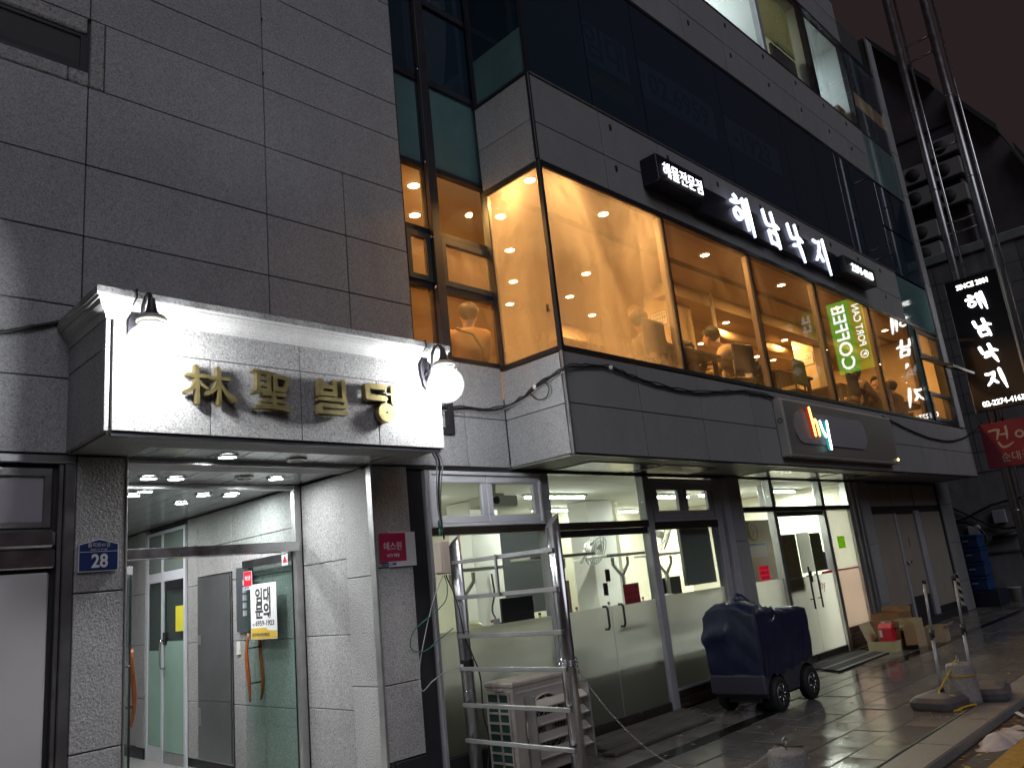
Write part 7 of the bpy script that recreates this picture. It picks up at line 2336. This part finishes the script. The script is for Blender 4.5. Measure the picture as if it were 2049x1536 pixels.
# two strip seats/tables seen in recess window
t = thing('door_handle_plate', 'small dark window latch on the narrow corner pane of the bay', 'latch', (BX + 0.03, 4.72, 4.13))
obj('latch_plate', MB().box(BX + 0.016, BX + 0.03, 4.72, 4.75, 4.09, 4.17, bev=0.004), M['dark_steel'], t)
obj('latch_lever', MB().tube([(BX + 0.03, 4.735, 4.13), (BX + 0.05, 4.74, 4.10)], 0.008, 6), M['dark_steel'], t)

# ------------------------------------------------------------------ upper offices
t = thing('venetian_blind', 'yellowish venetian blind half drawn in an upper office window', 'blind', (13.0, 4.95, 11.0))
for k in range(24):
    zz = 11.86 - k * 0.048 - (0.0 if k < 16 else 0.002 * (k - 16))
    obj('slat', MB().box(12.05, 13.92, 4.84, 4.885, zz - 0.002, zz + 0.001, rot=Matrix.Rotation(R(28), 3, 'X')), bpy.data.materials['blind_slat'] if 'blind_slat' in bpy.data.materials else plain('blind_slat', (0.52, 0.48, 0.26), 0.5), t)
obj('dark_partition', MB().box(13.0, 14.0, 4.9, 4.95, 9.88, 10.75), M['base_plastic'], B)
t = thing('window_plant', 'small green potted plant on the sill of the blue white upper office', 'plant', (15.5, 4.9, 9.88))
obj('pot', MB().lathe([(0.07, 0.0), (0.10, 0.18)], (15.55, 4.9, 9.88), 14), M['carton'], t)
lb_ = MB()
for k in range(50):
    a = rl.uniform(0, 6.28); r_ = rl.uniform(0.02, 0.22); zz = 10.08 + rl.uniform(0, 0.3)
    x, y = 15.55 + r_ * math.cos(a), 4.9 + 0.5 * r_ * math.sin(a)
    lb_.quad([(x, y, zz), (x + 0.03, y + 0.01, zz + 0.03), (x + 0.01, y, zz + 0.08), (x - 0.03, y - 0.01, zz + 0.03)])
obj('leaves', lb_, M['plant'], t)
t = thing('carton', 'tan carton on the sill at the right of the blue white upper office', 'box', (15.75, 4.92, 9.88))
obj('carton_body', MB().box(15.62, 15.98, 4.80, 5.05, 9.90, 10.42, bev=0.004), M['carton'], t)
obj('valance', MB().box(14.15, 15.98, 5.3, 5.36, 9.88, 10.2), M['carton_tan'], B)

# ------------------------------------------------------------------ the alley end: neighbour buildings, crates
NB = thing('tiled_building', 'pale tiled low building beyond the alley at the right edge', 'building', (24, 4, 0))
obj('wall', MB().box(21.0, 28, 2.62, 8.5, -0.12, 8.12), M['tile_wall'], NB)
obj('coping', MB().box(20.93, 28.05, 2.56, 8.55, 8.121, 8.36, bev=0.02), plain('pale_coping', (0.30, 0.33, 0.32), 0.7, nscale=2.0, namt=0.3), NB)
for (x0, z0, z1) in ((0, 1.05, 1.09),):
    obj('ledge', MB().box(20.95, 20.999, 2.7, 8.4, z0, z1), M['neighbour'], NB)
for k in range(10):
    yy = 2.68 + k * 0.62
    for j in range(11):
        zz = 2.9 + j * 0.47
        if yy < 7.5:
            obj('wall_tile', MB().box(20.985, 20.999, yy + 0.008, yy + 0.612, zz + 0.008, zz + 0.462), M['tile_wall'], NB)
SB = thing('stepped_building', 'tall dark building with a sloping roofline and hung air conditioners behind the alley', 'building', (29, 8, 0))
prof = [(2.2, -0.12), (2.2, 9.2), (2.75, 9.6), (3.12, 10.97), (3.46, 12.06), (3.82, 12.7), (4.39, 13.67), (4.87, 14.6), (5.38, 15.6), (6.06, 16.6), (9.0, 17.4), (15.0, 17.4), (15.0, -0.12)]
obj('wall', MB().poly([(24.0, p[0], p[1]) for p in prof], (10, 0, 0)), M['neighbour'], SB)
for (y0, z0, y1, z1) in ((3.55, 12.05, 4.45, 13.6), (2.55, 9.3, 3.3, 11.4), (4.8, 14.2, 6.2, 16.5)):
    obj('eave', MB().poly([(23.7, y0 - 0.12, z0), (23.7, y1 - 0.12, z1), (23.7, y1 - 0.12, z1 + 0.22), (23.7, y0 - 0.12, z0 + 0.22)], (9, 0, 0)), M['backing'], SB)
for zz in (5.5, 8.0, 10.5, 13.0):
    obj('floor_band', MB().box(23.95, 23.999, 4.2, 14.0, zz, zz + 0.06), M['backing'], SB)
obj('drain_pipe', MB().tube([(23.9, 4.55, 4.0), (23.9, 4.6, 11.8)], 0.05, 8), M['neighbour'], SB)
acs = [(5.62, 11.75, 'topmost left'), (5.72, 11.05, 'second from the top on the left'), (5.78, 10.0, 'third down on the left'), (5.82, 9.35, 'fourth down on the left'), (4.78, 12.25, 'highest on the right'), (4.84, 11.55, 'second on the right'), (4.86, 10.75, 'third on the right'), (5.85, 8.5, 'lowest on the left')]
src = None
for i, (yy, zz, lb) in enumerate(acs):
    if src is None:
        src = thing('hung_air_conditioner', 'x', 'air conditioner', (23.8, yy, zz), 'air conditioners hung on the dark stepped building')
        obj('casing', MB().box(23.66, 23.95, yy - 0.38, yy + 0.38, zz - 0.26, zz + 0.26, bev=0.015), plain('old_grey_casing', (0.30, 0.29, 0.29), 0.6), src)
        obj('fan_recess', MB().lathe([(0.001, 0.0), (0.2, 0.0), (0.2, 0.006)], (23.652, yy + 0.1, zz), 20, 'X'), M['ac_dark'], src)
        obj('bracket', MB().box(23.62, 23.999, yy - 0.34, yy + 0.34, zz - 0.32, zz - 0.27), M['dark_steel'], src)
        c = src
    else:
        c = moved(src, (0, yy - acs[0][0], zz - acs[0][1]))
    c['label'] = 'grey air conditioner on the dark stepped building, ' + lb
t = None
for k in range(4):
    zz = 0.33 + k * 0.30
    if t is None:
        t = thing('plastic_crate', 'blue plastic crate at the bottom of the tall stack past the last pier', 'crate', (19.6, 5.45, zz), 'blue plastic crates stacked past the last pier')
        obj('crate_body', MB().box(19.4, 19.9, 5.17, 5.66, zz, zz + 0.285, bev=0.015), M['blue_crate'], t)
        obj('rim', MB().box(19.38, 19.92, 5.15, 5.68, zz + 0.24, zz + 0.27, bev=0.005), M['blue_crate'], t)
        obj('crate_mark', MB().box(19.385, 19.399, 5.36, 5.48, zz + 0.14, zz + 0.17), M['grey_text'], t)
        cr = t
    else:
        moved(cr, (0, random.uniform(-0.012, 0.012), 0.30 * k), ['', 'blue plastic crate second from the bottom of the tall stack', 'blue plastic crate third from the bottom of the tall stack', 'blue plastic crate on top of the tall stack past the last pier'][k])
t = thing('dark_crate', 'large dark navy bin under the stack of blue crates', 'bin', (19.7, 5.4, 0))
obj('bin_body', MB().box(19.3, 20.05, 4.98, 5.7, 0.0, 0.325, bev=0.02), plain('dark_navy_plastic', (0.012, 0.014, 0.035), 0.5), t)
t = thing('bucket', 'pale plastic bucket by the tiled wall beyond the blue crates', 'bucket', (20.6, 5.0, 0))
obj('bucket_body', MB().lathe([(0.10, 0.0), (0.14, 0.28), (0.15, 0.285), (0.15, 0.30)], (20.5, 4.98, 0.0), 18), plain('milky_plastic', (0.36, 0.36, 0.36), 0.4), t)
t = thing('electric_meter', 'grey round topped electric meter on the tiled wall', 'meter', (20.95, 5.62, 1.5))
obj('meter_case', MB().box(20.86, 20.98, 5.45, 5.75, 1.25, 1.72, bev=0.04), M['grey_frame'], t)
obj('meter_window', MB().box(20.85, 20.859, 5.5, 5.7, 1.32, 1.36), M['black'], t)
t = thing('utility_box', 'small white utility box above the dark pipe on the tiled wall', 'box', (20.95, 5.02, 1.75))
obj('box_case', MB().box(20.88, 20.98, 4.88, 5.15, 1.70, 2.0, bev=0.01), M['grey_frame'], t)
for i, (pts, lb) in enumerate((([(20.95, 6.6, 1.9), (20.9, 5.9, 1.85), (20.9, 5.2, 2.1), (20.9, 4.6, 2.2), (20.9, 3.0, 2.5)], 'upper dark cable bundle sagging along the tiled wall'), ([(20.95, 6.4, 1.75), (20.9, 5.75, 1.8), (20.88, 5.4, 1.5), (20.88, 5.5, 1.15), (20.9, 5.65, 1.2)], 'dark cable looping round the electric meter'), ([(20.95, 6.0, 2.2), (20.9, 5.1, 1.62), (20.9, 4.5, 1.6), (20.9, 3.0, 1.75)], 'lower dark cable on the tiled wall'))):
    cable('wall_cable', lb, wavy(pts, 0.01, 40 + i, 5), 0.028, 'cable')
o = obj('dark_pipe', MB().tube([(20.9, 5.25, 1.38), (20.9, 4.7, 1.44)], 0.06, 10), M['cable'])
tag(o, 'short thick dark pipe fixed on the tiled wall below the utility box', 'pipe')

# ------------------------------------------------------------------ more diners, chairs, counter clutter
person('seated person in a dark coat at the left of the last big pane',
       (15.98, 5.05, 3.86), (15.98, 5.10, 4.18), (15.98, 5.12, 4.32), (15.98, 5.14, 4.45), (0.1, 0.98, -0.1), (0.18, -0.02, 0),
       ((15.76, 5.2, 4.02), (16.2, 5.2, 4.02)), ((15.85, 5.42, 4.1), (16.1, 5.42, 4.1)), ((15.88, 5.45, 3.88), (16.08, 5.45, 3.88)), ((15.88, 5.45, 3.4), (16.08, 5.45, 3.4)), top='vest')
person('seated person bending low at the left of the second pane, dark coat',
       (9.02, 5.5, 3.86), (9.0, 5.42, 4.12), (8.98, 5.36, 4.22), (8.97, 5.30, 4.30), (-0.3, -0.9, -0.35), (-0.18, 0.03, 0),
       ((9.2, 5.3, 3.98), (8.8, 5.3, 3.98)), ((9.05, 5.08, 4.16), (8.85, 5.08, 4.16)), ((9.1, 5.1, 3.86), (8.9, 5.1, 3.86)), ((9.1, 5.12, 3.4), (8.9, 5.12, 3.4)), top='vest')


def chair(x, y, rz, label):
    t = thing('dining_chair', label, 'chair', (x, y, 3.4), 'dark chairs in the restaurant')
    m = Matrix.Translation((x, y, 3.4)) @ Matrix.Rotation(R(rz), 4, 'Z')
    def pc(name, mb, mt):
        mb.bm.transform(m)
        obj(name, mb, M[mt], t)
    pc('seat', MB().box(-0.21, 0.21, -0.21, 0.21, 0.42, 0.47, bev=0.015), 'vest')
    pc('backrest', MB().box(-0.21, 0.21, 0.19, 0.24, 0.52, 0.92, bev=0.02), 'vest')
    for sx in (-0.18, 0.18):
        for sy in (-0.18, 0.18):
            pc('leg', MB().tube([(sx, sy, 0.0), (sx, sy, 0.43 if sy < 0 else 0.7)], 0.014, 6), 'dark_steel')


chair(7.4, 4.98, 180, 'dark chair with its back to the glass at the left of the first pane')
chair(9.5, 4.98, 170, 'dark chair at the left edge of the second pane near the vested person')
chair(11.15, 5.0, 185, 'dark chair right of the person in the quilted vest')
chair(13.0, 4.95, 180, 'dark chair against the glass behind the third pane')
rl = random.Random(31)


def stack(name, x, y, w_, d_, hs, mats, label, cat):
    t = thing(name, label, cat, (x, y, 0.99))
    z = 0.992
    for k, (h, mt) in enumerate(zip(hs, mats)):
        o_ = obj('layer', MB().box(x - w_ / 2, x + w_ / 2, y - d_ / 2, y + d_ / 2, z, z + h, rot=Matrix.Rotation(R(rl.uniform(-9, 9)), 3, 'Z'), bev=0.002), M[mt], t)
        z += h + 0.001
    return t


stack('paper_stack', 4.85, 6.0, 0.28, 0.2, (0.05, 0.04, 0.06), ('paper', 'carton_tan', 'paper'), 'stack of papers at the far left end of the shop counter', 'papers')
stack('paper_stack', 5.9, 6.08, 0.3, 0.22, (0.03, 0.03), ('paper', 'base_plastic'), 'low stack of papers right of the grey mirror on the counter', 'papers')
stack('paper_stack', 7.55, 6.05, 0.26, 0.2, (0.06, 0.02, 0.05), ('carton_tan', 'red_bright', 'paper'), 'stack with a red folder on the counter behind the right door leaf', 'papers')
stack('carton', 8.1, 6.08, 0.26, 0.22, (0.16,), ('carton',), 'small brown carton on the counter behind the door mullion', 'box')
stack('product_tray', 9.3, 6.05, 0.3, 0.26, (0.05, 0.05, 0.05), ('plastic_cream', 'plastic_white', 'plastic_cream'), 'stack of cream trays at the right end of the shop counter', 'trays')
for k, (xx, lb) in enumerate(((6.12, 'black computer monitor on the counter left of the first door'), (9.0, 'black computer monitor on the counter in the right window'))):
    t = thing('monitor', lb, 'monitor', (xx, 6.15, 0.99))
    obj('stand_foot', MB().box(xx - 0.09, xx + 0.09, 6.08, 6.22, 0.991, 1.005).box(xx - 0.02, xx + 0.02, 6.16, 6.18, 1.005, 1.15), M['black'], t)
    obj('screen_case', MB().box(xx - 0.24, xx + 0.24, 6.12, 6.155, 1.12, 1.42, bev=0.006), M['black'], t)
for k in range(6):
    xx = (5.05, 5.78, 6.5, 7.12, 7.72, 8.42)[k]
    t = thing('plastic_bottle', ('slim white bottle at the far left of the counter', 'slim white bottle by the pipe rack rungs on the counter', 'slim white bottle left of the steel bowl', 'slim white bottle between the cloth heaps', 'slim white bottle right of the cloth heaps', 'slim white bottle beside the white scale')[k], 'bottle', (xx, 6.18, 0.99), 'slim bottles on the shop counter')
    obj('bottle_body', MB().lathe([(0.03, 0.0), (0.032, 0.13), (0.014, 0.17), (0.014, 0.20)], (xx, 6.18, 0.992), 12), M['plastic_white'], t)
    obj('bottle_cap', MB().lathe([(0.016, 0.20), (0.016, 0.225)], (xx, 6.18, 0.992), 10), M['red_bright'] if k % 2 else M['green_cable'], t)
obj('wall_shelf', MB().box(8.65, 9.1, 7.3, 7.5, 1.75, 1.78, bev=0.003), M['plastic_white'], B)
cable('hanging_cord', 'dark power cord hanging on the white column inside the shop', wavy([(7.0, 7.42, 1.7), (7.02, 7.42, 1.45), (6.95, 7.4, 1.2), (7.05, 7.2, 1.0)], 0.01, 77, 5), 0.012, 'cable')
for xx, yy, lb in ((12.0, 6.05, 'white notice sheet on the low wall left of the clock'), (8.0, 7.97, 'white sheet taped on the dark rear glass of the shop')):
    pass
